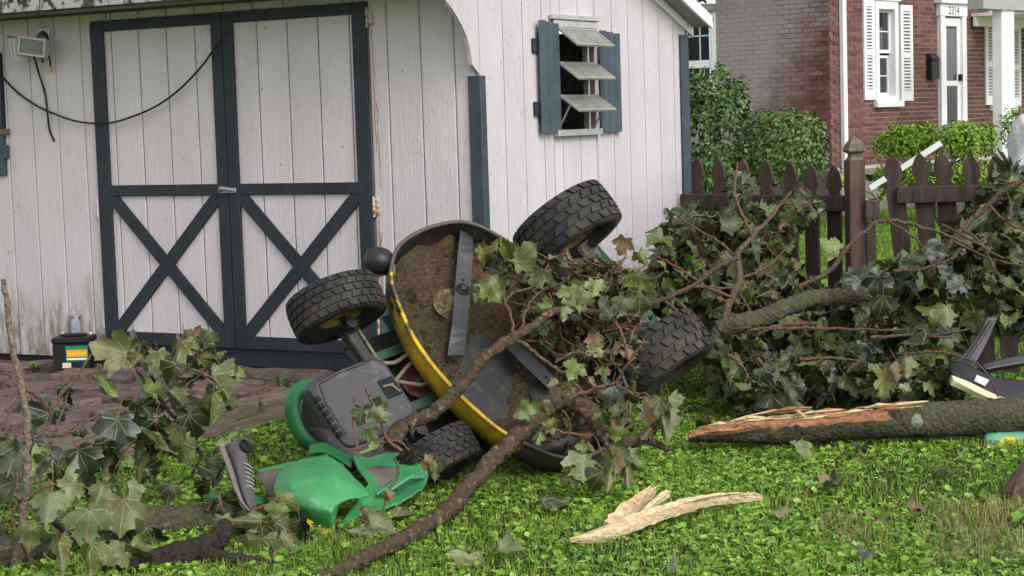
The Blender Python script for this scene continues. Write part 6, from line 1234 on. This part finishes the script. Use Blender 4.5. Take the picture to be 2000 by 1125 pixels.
# ---- split log with torn orange heartwood
def torn(name, a, b, hi):
    t = NT(name); g = t.noise(t.pos((1.2, 5, 9), (0, 0, -.5)), 9, 7, .7, .4); f = t.noise(t.pos((2, 9, 14), (0, 0, -.5)), 20, 4); p = t.noise(t.pos(), 6, 3)
    c = t.ramp(g, [(.30, a), (.55, b), (.75, hi)]); c = t.mix(t.ramp(p, [(.48, 0), (.62, .5)]), c, a)
    return t.done(c, .7, t.bump(t.math('ADD', g, f), .8, .012), .25)
M_HEART = torn('torn heartwood', (.20, .06, .03), (.50, .25, .12), (.78, .58, .36)); M_SAP = torn('pale torn sapwood', (.50, .28, .12), (.80, .64, .40), (.90, .82, .64))
def split_log():
    root = thing('split_log', G(1700, 862), 'mossy maple log with a torn orange splintered end', 'log'); rs = np.random.RandomState(3)
    pts = [(1345, 853, 8.10), (1400, 842, 8.10), (1500, 836, 8.12), (1600, 830, 8.15), (1700, 824, 8.15), (1800, 820, 8.15), (1900, 814, 8.15), (2000, 810, 8.15), (2120, 804, 8.15)]; rad = [9, 23, 31, 32, 34, 34, 34, 34, 34]
    P_ = smooth_path([np.array(W(*p)) for p in pts], 10); N = len(P_); seg = 26; d = P_[-1] - P_[0]; d /= np.linalg.norm(d); sx_ = np.cross(d, EZV); sx_ /= np.linalg.norm(sx_); up = np.cross(sx_, d)
    if up[2] < 0: up = -up
    V, clip = [], []
    for i, p in enumerate(P_):
        px = np.interp(i / (N - 1), np.linspace(0, 1, len(pts)), [q[0] for q in pts]); r_ = np.interp(i / (N - 1), np.linspace(0, 1, len(pts)), rad) * 8.15 / FPX
        cut = 1.5 if px > 1748 else np.interp(px, [1345, 1400, 1520, 1640, 1748], [.15, .40, .36, .38, .50]) + rs.uniform(-.08, .08)
        for k in range(seg):
            q = 2 * math.pi * k / seg; rr_ = r_ * (1 + .07 * rs.randn() * .6 + .04 * math.sin(q * 3 + i * .2)); y = math.sin(q); x = math.cos(q)
            # the break faces up and towards the viewer's side
            tt = y * .97 + x * .24 * (1 if sx_ @ (-fw) > 0 else -1); c = tt > cut
            if c:
                ex_ = (tt - cut) * 1.25 + .05 * rs.randn(); y -= ex_ * .97; x -= ex_ * .24 * (1 if sx_ @ (-fw) > 0 else -1)
            V.append(p + sx_ * x * rr_ + up * y * rr_); clip.append(c)
    m = MB(); fs = []; mi = []
    for i in range(N - 1):
        for k in range(seg):
            f = (i * seg + k, i * seg + (k + 1) % seg, (i + 1) * seg + (k + 1) % seg, (i + 1) * seg + k); m.f.append(f); m.m.append(1 if sum(clip[j] for j in f) >= 3 else 0); m.smooth.append(True)
    m.v = [tuple(v) for v in V]; m.add(V[:seg], [tuple(range(seg))[::-1]], 1); m.add(V[-seg:], [tuple(range(seg))], 1); m.build('log_body', [M_BARK, M_HEART], root)
    rr_ = random.Random(8)
    for k in range(30):
        px = rr_.uniform(1350, 1735); py = np.interp(px, [1350, 1500, 1748], [842, 806, 792]) + rr_.uniform(-4, 16); L = rr_.uniform(22, 110); dd = 8.03 - rr_.uniform(0, .05)
        m = MB(); m.tube([W(px, py, dd), W(px + L * .5, py - L * .05 + rr_.uniform(-4, 3), dd - .01), W(px + L, py - L * .12, dd + .02)], [.002, .0075 * rr_.uniform(.6, 1.7), .003], 4, sm=False); m.build('splinter', M_SAP if k % 2 else M_HEART, root)
    m = MB(); m.tube([W(1555, 800, 8.0), W(1562, 808, 7.97), W(1572, 815, 7.99)], [.010, .010, .007], 5, sm=False); m.build('splinter', M_SAP, root)
    for px, py, s_ in ((1783, 823, 13),):
        c = np.array(W(px, py, 8.15)) - fw * (36.5 * 8.15 / FPX) * .93; m = MB(); pts_ = []
        for k in range(16): q = 2 * math.pi * k / 16; r2 = s_ * 8.15 / FPX * rr_.uniform(.75, 1.15); pts_.append(c + cr * r2 * math.cos(q) * .9 + cu * r2 * math.sin(q) * 1.3 + fw * .012 * abs(math.sin(q)))
        m.add(pts_ + [c - fw * .006], [(k, (k + 1) % 16, 16) for k in range(16)]); m.build('lichen', simple('pale green lichen', (.17, .21, .14), .9, .45, 60, .8), root)
split_log()
def shard(name, pts, w, label, seed, flip=1):
    """long splinter of split wood: pale torn face up, dark bark beneath"""
    rs = random.Random(seed); P_ = smooth_path([np.array(W(*p)) for p in pts], 8); N = len(P_); V = []
    for i, p in enumerate(P_):
        ww = np.interp(i / (N - 1), np.linspace(0, 1, len(w)), w) * 6.8 / FPX * rs.uniform(.93, 1.09) * 1.15; t_ = P_[min(i + 1, N - 1)] - P_[max(i - 1, 0)]; t_ /= np.linalg.norm(t_); s_ = np.cross(t_, -fw); s_ /= np.linalg.norm(s_); u_ = np.cross(s_, t_)
        for a, b in ((-1, 0), (-.4, .35 + rs.uniform(-.15, .2)), (.3, .25 + rs.uniform(-.15, .2)), (1, .0), (.6, -.7), (-.6, -.7)): V.append(p + s_ * a * ww * rs.uniform(.9, 1.1) * flip + u_ * b * ww)
    m = MB(); m.add(V, []); 
    for i in range(N - 1):
        for k in range(6): m.f.append((i * 6 + k, i * 6 + (k + 1) % 6, (i + 1) * 6 + (k + 1) % 6, (i + 1) * 6 + k)); m.m.append(0 if k in (0, 1, 2) else 1); m.smooth.append(False)
    m.f += [tuple(range(6)), tuple(range((N - 1) * 6, N * 6))]; m.m += [0, 0]; m.smooth += [False, False]
    o = m.build(name, [M_SAP, M_BARKD]); tag(o, label, 'wood splinter', 'torn splinters on the lawn')
    for k in range(9):
        i = rs.randrange(1, N - 4); a = P_[i] + np.array([rs.gauss(0, .006), rs.gauss(0, .006), .012]); b = P_[min(N - 1, i + rs.randrange(8, 20))] + np.array([rs.gauss(0, .008), rs.gauss(0, .008), rs.uniform(.008, .02)])
        m = MB(); m.tube([a, (a + b) / 2 + np.array([0, 0, .006]), b], [.002, rs.uniform(.003, .007), .001], 4, sm=False); m.build('fibre', M_SAP, o)
    return o
shard('wood_splinter', [(1113, 1054, 6.36), (1170, 1048, 6.40), (1240, 1020, 6.5), (1310, 996, 6.63), (1380, 978, 6.78), (1440, 972, 6.84), (1490, 974, 6.86)], [3, 10, 14, 13, 10, 9, 3], 'long pale torn splinter lying on the lawn', 2)
shard('wood_splinter', [(1190, 1030, 6.46), (1220, 1000, 6.55), (1255, 975, 6.65), (1280, 957, 6.72)], [12, 15, 11, 5], 'short forked pale splinter rising from the long one', 5)
shard('wood_splinter', [(1250, 1010, 6.52), (1275, 985, 6.6), (1308, 966, 6.7)], [5, 7, 3], 'thin pale splinter beside the forked one', 6)

# ------------------------------------------------------------------ twig tangle and dead leaves caught under the mower
rt = random.Random(77)
tg = thing('twig_tangle', mp(.35, 0, .1), 'tangle of bare reddish twigs and dead leaves caught on the deck and transaxle', 'twigs')
for k in range(46):
    x, y = pick([(1000, 560), (1090, 500), (1240, 520), (1250, 640), (1190, 760), (1080, 700), (1010, 640)], rt); d = 7.7 + (x - 1000) / 250 * .1 + rt.uniform(-.12, .05); a = rt.uniform(0, 6.28); L = rt.uniform(25, 70)
    stick(tg, [(x, y, d), (x + math.cos(a) * L * .5 + rt.uniform(-9, 9), y + math.sin(a) * L * .4 + rt.uniform(-9, 9), d + rt.uniform(-.04, .04)), (x + math.cos(a) * L, y + math.sin(a) * L * .8, d + rt.uniform(-.08, .08))], [2.2, 1.8, 1.1], M_TWIGR if k % 2 else M_TWIG, 'twig', 5, 3, seed=k)
fill_leaves(tg, [(1000, 530), (1090, 500), (1240, 530), (1250, 640), (1190, 720), (1100, 690), (1020, 620)], 46, lambda x, y: 7.84, rt, (.05, .10), (3, 3, 0, 0, 1), .5, .5, .05)
fill_leaves(tg, [(1080, 740), (1230, 700), (1300, 780), (1230, 850), (1120, 880)], 14, lambda x, y: 7.5, rt, (.05, .09), (3, 0, 0), .5, .5, .06)

o = stuff_leaves(tg, [(1010, 560), (1090, 505), (1235, 525), (1250, 640), (1200, 740), (1110, 700), (1030, 640)], 300, lambda x, y: 7.80 + (x - 1010) / 240 * .06, rt, (.03, .085), .05, (3, 3, 3, 0, 1), 'dead_leaf_mat', .5)
o = stuff_leaves(tg, [(1020, 800), (1100, 780), (1230, 760), (1235, 830), (1150, 880), (1080, 870)], 60, lambda x, y: 7.55, rt, (.03, .07), .04, (3, 3, 0), 'dead_leaf_mat', .5)
# ------------------------------------------------------------------ small things on the ground
# sneaker standing on its heel against the log
def sneaker():
    root = thing('sneaker', G(455, 1005), 'grey brown sneaker wedged among the leaves beside the broken hood', 'shoe')
    H, T_ = np.array(W(432, 876, 6.86)), np.array(W(484, 1006, 6.74)); ax = T_ - H; L = np.linalg.norm(ax); ax /= L
    up = cr * .93 + cu * .30 - fw * .35; up -= ax * (up @ ax); up /= np.linalg.norm(up); sd = np.cross(ax, up)
    def ring(u, w, h0, h1, k=14):
        out = []
        for i in range(k):
            q = 2 * math.pi * i / k; x = math.cos(q); y = math.sin(q); out.append(H + ax * L * u + sd * x * w * (1 if y < 0 else abs(x) ** .2) + up * (h0 + (h1 - h0) * (.5 + .5 * y)))
        return out
    def loft(secs, nm, mat):
        m = MB(); k = 14; V = [p for s_ in secs for p in ring(*s_)]; m.add(V, [(i * k + j, (i + 1) * k + j, (i + 1) * k + (j + 1) % k, i * k + (j + 1) % k) for i in range(len(secs) - 1) for j in range(k)] + [tuple(range(k)), tuple(range((len(secs) - 1) * k, len(secs) * k))[::-1]], 0, True); return m.build(nm, mat, root)
    loft([(0, .024, 0, .016), (.06, .034, -.002, .026), (.3, .034, 0, .026), (.6, .042, 0, .022), (.85, .042, .004, .022), (.96, .03, .012, .026), (1, .012, .018, .026)], 'sole', simple('grey rubber sole', (.17, .14, .125), .7, .2, 30))
    upm = loft([(.02, .018, .02, .062), (.08, .028, .024, .088), (.25, .030, .024, .086), (.42, .031, .022, .074), (.6, .036, .02, .062), (.8, .038, .02, .048), (.93, .03, .022, .038), (.985, .012, .024, .032)], 'upper', simple('grey mesh upper', (.085, .075, .075), .8, .3, 60, .5))
    for k in range(6): m = MB(); c = H + ax * L * (.42 + k * .055) + up * (.076 - k * .0048); m.tube([c - sd * .024 + ax * .006, c + up * .004, c + sd * .024 - ax * .006], .003, 5); m.build('lace', simple('pale lace', (.35, .31, .29), .8), root)
    m = MB(); m.patch([[H + ax * L * .1 - sd * .0315 + up * .036, H + ax * L * .3 - sd * .034 + up * .038, H + ax * L * .55 - sd * .037 + up * .036], [H + ax * L * .12 - sd * .028 + up * .06, H + ax * L * .3 - sd * .031 + up * .062, H + ax * L * .5 - sd * .032 + up * .052]], 4, 10, .003); m.build('side_panel', simple('dark side panel', (.03, .03, .033), .6), root)
    m = MB(); m.lathe([(0, .0), (0, .024), (.004, .028), (.012, .026)], H + ax * L * .16 + up * .087, up, ax, sd, 14); m.build('collar', M_DARK, root)
sneaker()
# torn-off seat pan
sp = thing('seat_pan', G(1900, 775), 'black plastic seat pan with cream foam edge thrown behind the log', 'mower seat')
M_PAN = chip('scuffed black plastic', (.022, .022, .026), (.06, .058, .056), .62, 14, .4, .2)
m = MB(); m.patch(wp([[(1928, 618, 8.95), (1950, 618, 8.95)], [(1908, 655, 8.93), (1930, 665, 8.92)], [(1880, 692, 8.9), (1908, 705, 8.88)], [(1852, 712, 8.88), (1895, 722, 8.84)]]), 14, 6, .03); m.build('arm', M_PAN, sp)
m = MB(); m.tube([W(1935, 628, 8.91), W(1915, 662, 8.88), W(1888, 700, 8.85)], .008, 6); m.build('arm_rib', M_PAN, sp)
m = MB(); m.patch(wp([[(1852, 710, 8.88), (1880, 706, 8.86), (1915, 724, 8.85), (1950, 738, 8.85), (2010, 744, 8.87)], [(1856, 724, 8.80), (1890, 728, 8.78), (1925, 748, 8.77), (1965, 760, 8.77), (2010, 762, 8.8)], [(1866, 736, 8.75), (1895, 748, 8.73), (1930, 766, 8.72), (1975, 782, 8.72), (2010, 790, 8.74)]]), 12, 20, .02, crease=.3); m.build('pan', M_PAN, sp)
m = MB(); m.patch(wp([[(1858, 732, 8.76), (1895, 747, 8.73), (1930, 764, 8.71), (1972, 782, 8.71)], [(1862, 742, 8.72), (1895, 760, 8.70), (1930, 776, 8.68), (1970, 790, 8.68)]]), 4, 14, .03); m.build('foam_edge', simple('cream foam', (.72, .64, .40), .8, .12, 30), sp)
m = MB(); m.patch(wp([[(1908, 732, 8.765), (1932, 742, 8.76)], [(1902, 744, 8.735), (1924, 754, 8.735)]]), 2, 2, .002); m.build('sticker', M_WHITE, sp)
m = MB(); m.patch(wp([[(1915, 712, 8.95), (1955, 700, 8.98), (2010, 690, 9.0)], [(1925, 722, 8.93), (1960, 716, 8.95), (2010, 708, 8.97)]]), 4, 10, .03); m.build('rear_bar', M_PAN, sp)
# round green lid with a yellow centre
ld = thing('green_cap', G(1970, 872), 'pale green plastic cap with a yellow spot under the log', 'plastic cap')
lc = np.array(W(1976, 862, 8.1)); la = np.array([.30, -.42, .86]); la /= np.linalg.norm(la); lx = np.cross(la, EZV); lx /= np.linalg.norm(lx); ly = np.cross(lx, la)
m = MB(); m.lathe([(-.02, .118), (.0, .12), (.012, .108), (.02, .06), (.022, 0)], lc, la, lx, ly, 30); m.build('cap', simple('pale green plastic', (.15, .38, .25), .5, .12, 10), ld)
m = MB(); m.lathe([(.021, .055), (.026, .05), (.027, 0)], lc - ly * .045 + lx * .02, la, lx, ly, 22); m.build('centre', simple('yellow plastic', (.70, .55, .08), .5, .1), ld)
# brown broken stump at the edge
def stump():
    c = np.array(G(2012, 985)); rs = random.Random(4); m = MB(); k = 12; V = []
    for i, (z, r_) in enumerate(((-.02, .115), (.05, .105), (.11, .085), (.16, .06), (.20, .03), (.215, .008))):
        for j in range(k): q = 2 * math.pi * j / k; V.append(c + np.array([math.cos(q), math.sin(q), 0]) * r_ * rs.uniform(.82, 1.12) + EZV * (z + rs.uniform(-.01, .01)) + cr * (.05 * i / 5))
    m.add(V, [(i * k + j, i * k + (j + 1) % k, (i + 1) * k + (j + 1) % k, (i + 1) * k + j) for i in range(5) for j in range(k)] + [tuple(range(5 * k, 6 * k))], 0); tag(m.build('broken_stump', wood('brown weathered wood', (.06, .038, .026), (.22, .145, .105), (3, 3, .4))), 'brown weathered stump of wood at the right edge of the lawn', 'stump')
stump()
# loose leaves on the lawn
rl = random.Random(31)
spots = [(935, 1078, 66, 190, 'u', 1, 'large pale leaf lying below the long limb'), (975, 1068, 44, 350, 'u', 1, 'pale leaf beside the large one below the long limb'), (1060, 975, 60, 30, 't', 0, 'dark green leaf in the clover left of the splinters'), (1090, 990, 44, 80, 't', 2, 'blue green leaf in the clover left of the splinters'), (1580, 878, 40, 180, 'u', 1, 'pale leaf just under the split log'), (1680, 880, 50, 70, 't', 0, 'dark curled leaf under the split log'), (1625, 938, 36, 200, 'u', 3, 'tan dried leaf in the middle of the lawn'), (1635, 950, 34, 160, 't', 2, 'grey green leaf beside the tan dried one'), (1860, 915, 44, 200, 't', 0, 'dark green leaf right of the lawn centre'), (1690, 1075, 30, 250, 't', 2, 'small blue green leaf near the bottom of the lawn'), (1385, 830, 34, 150, 't', 2, 'dark leaf at the tip of the split log'), (1420, 818, 40, 20, 't', 2, 'dark leaf resting on the torn end of the log'), (1515, 995, 34, 10, 'u', 1, 'small pale leaf right of the long splinter'), (1320, 1108, 36, 100, 'u', 1, 'small pale leaf at the bottom of the lawn'), (1780, 1000, 40, 30, 't', 3, 'brown leaf in the right half of the lawn')]
for x, y, L, a, sd_, mi, lb in spots:
    p = np.array(G(x, y, .07)); d = float((p - CAM) @ fw); aa = R(a); size = L * 1.1 / FPX * d; t_ = np.array([cr[0], cr[1], 0]) * math.cos(aa) - np.array([-fw[0], -fw[1], 0]) * -math.sin(aa) * -1 + EZV * rl.uniform(-.15, .25); n_ = EZV + np.array([rl.uniform(-.4, .4), rl.uniform(-.4, .4), 0]) - fw * .5
    if sd_ == 'u': n_ = -n_
    o = put_leaf(None, p, t_, n_, size, rl.randrange(22), mi); o.name = 'fallen_leaf'; tag(o, lb, 'leaf', 'loose leaves on the lawn')

# ------------------------------------------------------------------ grass and clover
def grassmat(name, stops, rough=.5):
    t = NT(name); n = t.noise(t.pos(), 1.3, 4); v = t.geo.outputs['Random Per Island']
    c = t.ramp(v, stops); c = t.mix(1.0, c, t.ramp(n, [(.3, (.74, .80, .8)), (.7, (1.2, 1.12, 1.0))]), 'MULTIPLY')
    m_ = t.done(c, rough, None, .35)
    b = m_.node_tree.nodes['Principled BSDF']; b.inputs['Subsurface Weight'].default_value = 0
    tr = t.n.new('ShaderNodeBsdfTranslucent'); mx = t.n.new('ShaderNodeMixShader'); mx.inputs[0].default_value = .28
    t.l.new(c, tr.inputs['Color']); out = t.n['Material Output']; t.l.new(b.outputs[0], mx.inputs[1]); t.l.new(tr.outputs[0], mx.inputs[2]); t.l.new(mx.outputs[0], out.inputs['Surface'])
    return m_
M_GRASS = grassmat('lawn grass', [(0, (.09, .19, .022)), (.5, (.20, .38, .046)), (.85, (.29, .45, .062)), (1, (.48, .46, .18))])
M_CLOV = grassmat('clover and ground ivy', [(0, (.105, .22, .026)), (.5, (.225, .44, .055)), (.9, (.34, .54, .085)), (1, (.46, .58, .19))])
M_STRAW = grassmat('dry straw grass', [(0, (.20, .19, .07)), (1, (.42, .36, .18))])
rg = np.random.RandomState(11)
gdir = np.array([-math.sin(YAW), math.cos(YAW)]); gsd = np.array([gdir[1], -gdir[0]])
def lawn_points(n, g0, g1, pw=1.0, margin=.8):
    g = g0 + (g1 - g0) * rg.rand(n) ** pw; w = .283 * g + margin; s_ = (rg.rand(n) * 2 - 1) * w
    xy = CAM[:2] + np.outer(g, gdir) + np.outer(s_, gsd)
    keep = ~((xy[:, 0] < -.88) & (xy[:, 1] > -3.45)) & ~((xy[:, 0] < -.02) & (xy[:, 1] > -.05)) & (xy[:, 0] > -1.1)
    return xy[keep], g[keep]
def dense(xy, k):      # patchy density: low-frequency sine field
    f = np.sin(xy[:, 0] * 2.3 + 1) * np.sin(xy[:, 1] * 1.9 + .4) + .7 * np.sin(xy[:, 0] * 5.1 - xy[:, 1] * 4.3) + .5 * np.sin(xy[:, 0] * 9.7 + xy[:, 1] * 11.3)
    return 1 / (1 + np.exp(-f * k))
def blades(xy, g, hmin, hmax, wid, lean=.6):
    n = len(xy); h = rg.uniform(hmin, hmax, n) ; a = rg.rand(n) * 6.283; ln = rg.rand(n) * lean; w = wid * rg.uniform(.7, 1.3, n)
    d = np.stack([np.cos(a), np.sin(a), np.zeros(n)], 1); b = rg.rand(n) * 6.283; s_ = np.stack([np.cos(b), np.sin(b), np.zeros(n)], 1)
    p = np.concatenate([xy, np.full((n, 1), .008)], 1); up = np.array([0, 0, 1.0])
    m1 = p + up * (h * .55)[:, None] + d * (h * ln * .25)[:, None]; t_ = p + up * (h * (1 - .35 * ln))[:, None] + d * (h * ln * .95)[:, None]
    v = np.stack([p - s_ * w[:, None] / 2, p + s_ * w[:, None] / 2, m1 + s_ * w[:, None] * .42, m1 - s_ * w[:, None] * .42, t_], 1).reshape(-1, 3)
    o = np.arange(n)[:, None] * 5; lo = np.concatenate([o + np.array([[0, 1, 2, 3]]), o + np.array([[3, 2, 4]])], 1).ravel(); ct = np.tile([4, 3], n)
    return v, lo, ct
xy1, g1 = lawn_points(185000, 4.9, 11.5, 1.15); k_ = rg.rand(len(xy1)) < .25 + .75 * (1 - dense(xy1, 3)); xy1, g1 = xy1[k_], g1[k_]
tag(big_mesh('grass', *blades(xy1, g1, .020, .060, .0042), M_GRASS), 'short green lawn grass around the wrecked mower', 'grass', kind='stuff')
def clover(xy, g, smin, smax, hmax):
    n = len(xy); h = rg.uniform(.010, hmax, n); sz = rg.uniform(smin, smax, n); base = rg.rand(n) * 6.283; tilt = rg.normal(0, .45, (n, 2)); V = []
    c = np.concatenate([xy, h[:, None]], 1); nn = np.concatenate([tilt, np.ones((n, 1))], 1); nn /= np.linalg.norm(nn, axis=1, keepdims=True)
    for k in range(3):
        q = base + k * 2.094; d = np.stack([np.cos(q), np.sin(q), np.zeros(n)], 1); d -= nn * (d * nn).sum(1, keepdims=True); s_ = np.cross(nn, d); L = sz[:, None]
        V.append(np.stack([c, c + d * L * .45 + s_ * L * .42 + nn * L * .10, c + d * L * .95 + s_ * L * .26 + nn * L * .02, c + d * L * .86 - nn * L * .06, c + d * L * .95 - s_ * L * .26 + nn * L * .02, c + d * L * .45 - s_ * L * .42 + nn * L * .10], 1))
    v = np.stack(V, 1).reshape(-1, 3); m_ = n * 3; o = np.arange(m_)[:, None] * 6
    lo = np.concatenate([o + np.array([[0, 1, 2, 3]]), o + np.array([[0, 3, 4, 5]])], 1).ravel(); return v, lo, np.full(m_ * 2, 4)
xy2, g2 = lawn_points(86000, 4.9, 10.5, 1.1); k_ = rg.rand(len(xy2)) < .12 + .88 * dense(xy2, 3); xy2, g2 = xy2[k_], g2[k_]
tag(big_mesh('clover', *clover(xy2, g2, .009, .021, .042), M_CLOV), 'bright clover and ground ivy spread through the lawn', 'ground cover', kind='stuff')
def round_leaves(xy, smin, smax, hmax):
    n = len(xy); h = rg.uniform(.012, hmax, n); sz = rg.uniform(smin, smax, n)[:, None]; q = rg.rand(n) * 6.283; nn = np.concatenate([rg.normal(0, .4, (n, 2)), np.ones((n, 1))], 1); nn /= np.linalg.norm(nn, axis=1, keepdims=True)
    c = np.concatenate([xy, h[:, None]], 1); d = np.stack([np.cos(q), np.sin(q), np.zeros(n)], 1); d -= nn * (d * nn).sum(1, keepdims=True); s_ = np.cross(nn, d)
    P_ = [c - d * sz * .25, c - d * sz * .45 + s_ * sz * .28 + nn * sz * .06, c + s_ * sz * .5 + nn * sz * .12, c + d * sz * .38 + s_ * sz * .36 + nn * sz * .06, c + d * sz * .52 - nn * sz * .06, c + d * sz * .38 - s_ * sz * .36 + nn * sz * .06, c - s_ * sz * .5 + nn * sz * .12, c - d * sz * .45 - s_ * sz * .28 + nn * sz * .06]
    v = np.stack(P_, 1).reshape(-1, 3); o = np.arange(n)[:, None] * 8
    lo = np.concatenate([o + np.array([[0, 1, 2, 3]]), o + np.array([[0, 3, 4]]), o + np.array([[0, 4, 5]]), o + np.array([[0, 5, 6, 7]])], 1).ravel(); return v, lo, np.tile([4, 3, 3, 4], n)
xy4, g4 = lawn_points(37000, 4.9, 9.5, 1.1); k_ = rg.rand(len(xy4)) < .06 + .8 * dense(xy4 + 3.3, 3); xy4 = xy4[k_]
tag(big_mesh('ground_ivy', *round_leaves(xy4, .016, .038, .046), M_CLOV), 'round leaved ground ivy mixed into the lawn', 'ground cover', kind='stuff')
xy5, _g = lawn_points(9000, 4.9, 9.5, 1.1); v5, l5, c5 = blades(xy5, None, .03, .09, .003, 3.0); v5[:, 2] = np.clip(v5[:, 2], .012, .045)
tag(big_mesh('thatch', v5, l5, c5, M_STRAW), 'dead straw coloured thatch scattered over the lawn', 'grass', kind='stuff')
# a strawy patch near the lower right corner
ps = [np.array(G(rg.uniform(1830, 2000), rg.uniform(1000, 1120)))[:2] + rg.normal(0, .04, 2) for _ in range(900)] + [np.array(G(rg.uniform(1600, 1760), rg.uniform(1020, 1080)))[:2] for _ in range(160)]
tag(big_mesh('dry_grass', *blades(np.array(ps), None, .04, .11, .004, 1.3), M_STRAW), 'strawy dry grass near the lower right corner', 'grass', kind='stuff')
# far lawn beyond the fence: taller coarse tufts only where the gap shows them
xy3 = np.array([np.array(G(rg.uniform(1520, 1830), rg.uniform(408, 545)))[:2] for _ in range(16000)])
tag(big_mesh('far_grass', *blades(xy3, None, .05, .10, .02), grassmat('mown far grass', [(0, (.10, .20, .02)), (1, (.22, .34, .05))])), 'bright mown grass seen through the fence', 'grass', kind='stuff')  # plain greens, picked at random per blade
# small bark and twig bits strewn round the wreck
V, F = [], []; rq = np.random.RandomState(41)
for k in range(260):
    p = np.array(G(rq.uniform(550, 2000), rq.uniform(890, 1120), .03)); p[2] = rq.uniform(.02, .045); a = rq.uniform(0, 6.28); L = rq.uniform(.01, .05); w = rq.uniform(.002, .006); d = np.array([math.cos(a), math.sin(a), rq.uniform(-.2, .2)]); s_ = np.array([-d[1], d[0], 0])
    o = len(V); V += [p, p + d * L * .5 + s_ * w, p + d * L, p + d * L * .5 - s_ * w, p + d * L * .5 + EZV * w]; F += [(o, o + 1, o + 4), (o + 1, o + 2, o + 4), (o + 2, o + 3, o + 4), (o + 3, o, o + 4)]
tag(big_mesh('debris', V, np.array(F).ravel(), np.full(len(F), 3), M_TWIG), 'small bark and twig bits strewn over the lawn', 'debris', kind='stuff')
def tuft(px, py, z, n, L, label, mat, seed, wd=.012, group='weeds at the patio edge'):
    c = np.array(G(px, py, z)); r_ = random.Random(seed); m = MB()
    for k in range(n):
        a = r_.uniform(0, 6.28); l_ = L * r_.uniform(.5, 1.1); e_ = r_.uniform(.35, 1.3); d = np.array([math.cos(a), math.sin(a), 0]); s_ = np.array([-d[1], d[0], 0])
        V = []
        for t_, w in ((0, .3), (.3, 1), (.5, .6), (.7, 1.0), (1, .05)): p = c + d * l_ * t_ * math.cos(e_) + EZV * (l_ * t_ * math.sin(e_) - l_ * .35 * t_ * t_); V += [p - s_ * wd * w / 2, p + s_ * wd * w / 2]
        m.add(V, [(i * 2, i * 2 + 1, i * 2 + 3, i * 2 + 2) for i in range(4)], 0, True)
    return tag(m.build('weed', mat), label, 'weed', group)
M_WEED = leafmat('weed leaf', (.09, .19, .03), (.12, .22, .05), .5, .3, .3)
tuft(545, 752, .16, 16, .13, 'serrated weed growing from the timber below the doors', M_WEED, 1); tuft(500, 790, .12, 12, .10, 'small weed at the patio timber joint', M_WEED, 2); tuft(68, 722, .17, 12, .09, 'small leafy weed left of the car battery', M_WEED, 3, .02)
tuft(520, 775, .12, 10, .09, 'thin weed between the timbers', M_WEED, 8); tuft(1900, 985, 0, 18, .20, 'tall dandelion weed near the stump', M_WEED, 4, .016); tuft(1985, 1040, 0, 14, .12, 'broad leaved weed at the right edge', M_WEED, 5, .045); tuft(255, 925, .02, 14, .10, 'bright weed by the near end of the timber', M_WEED, 6, .03)
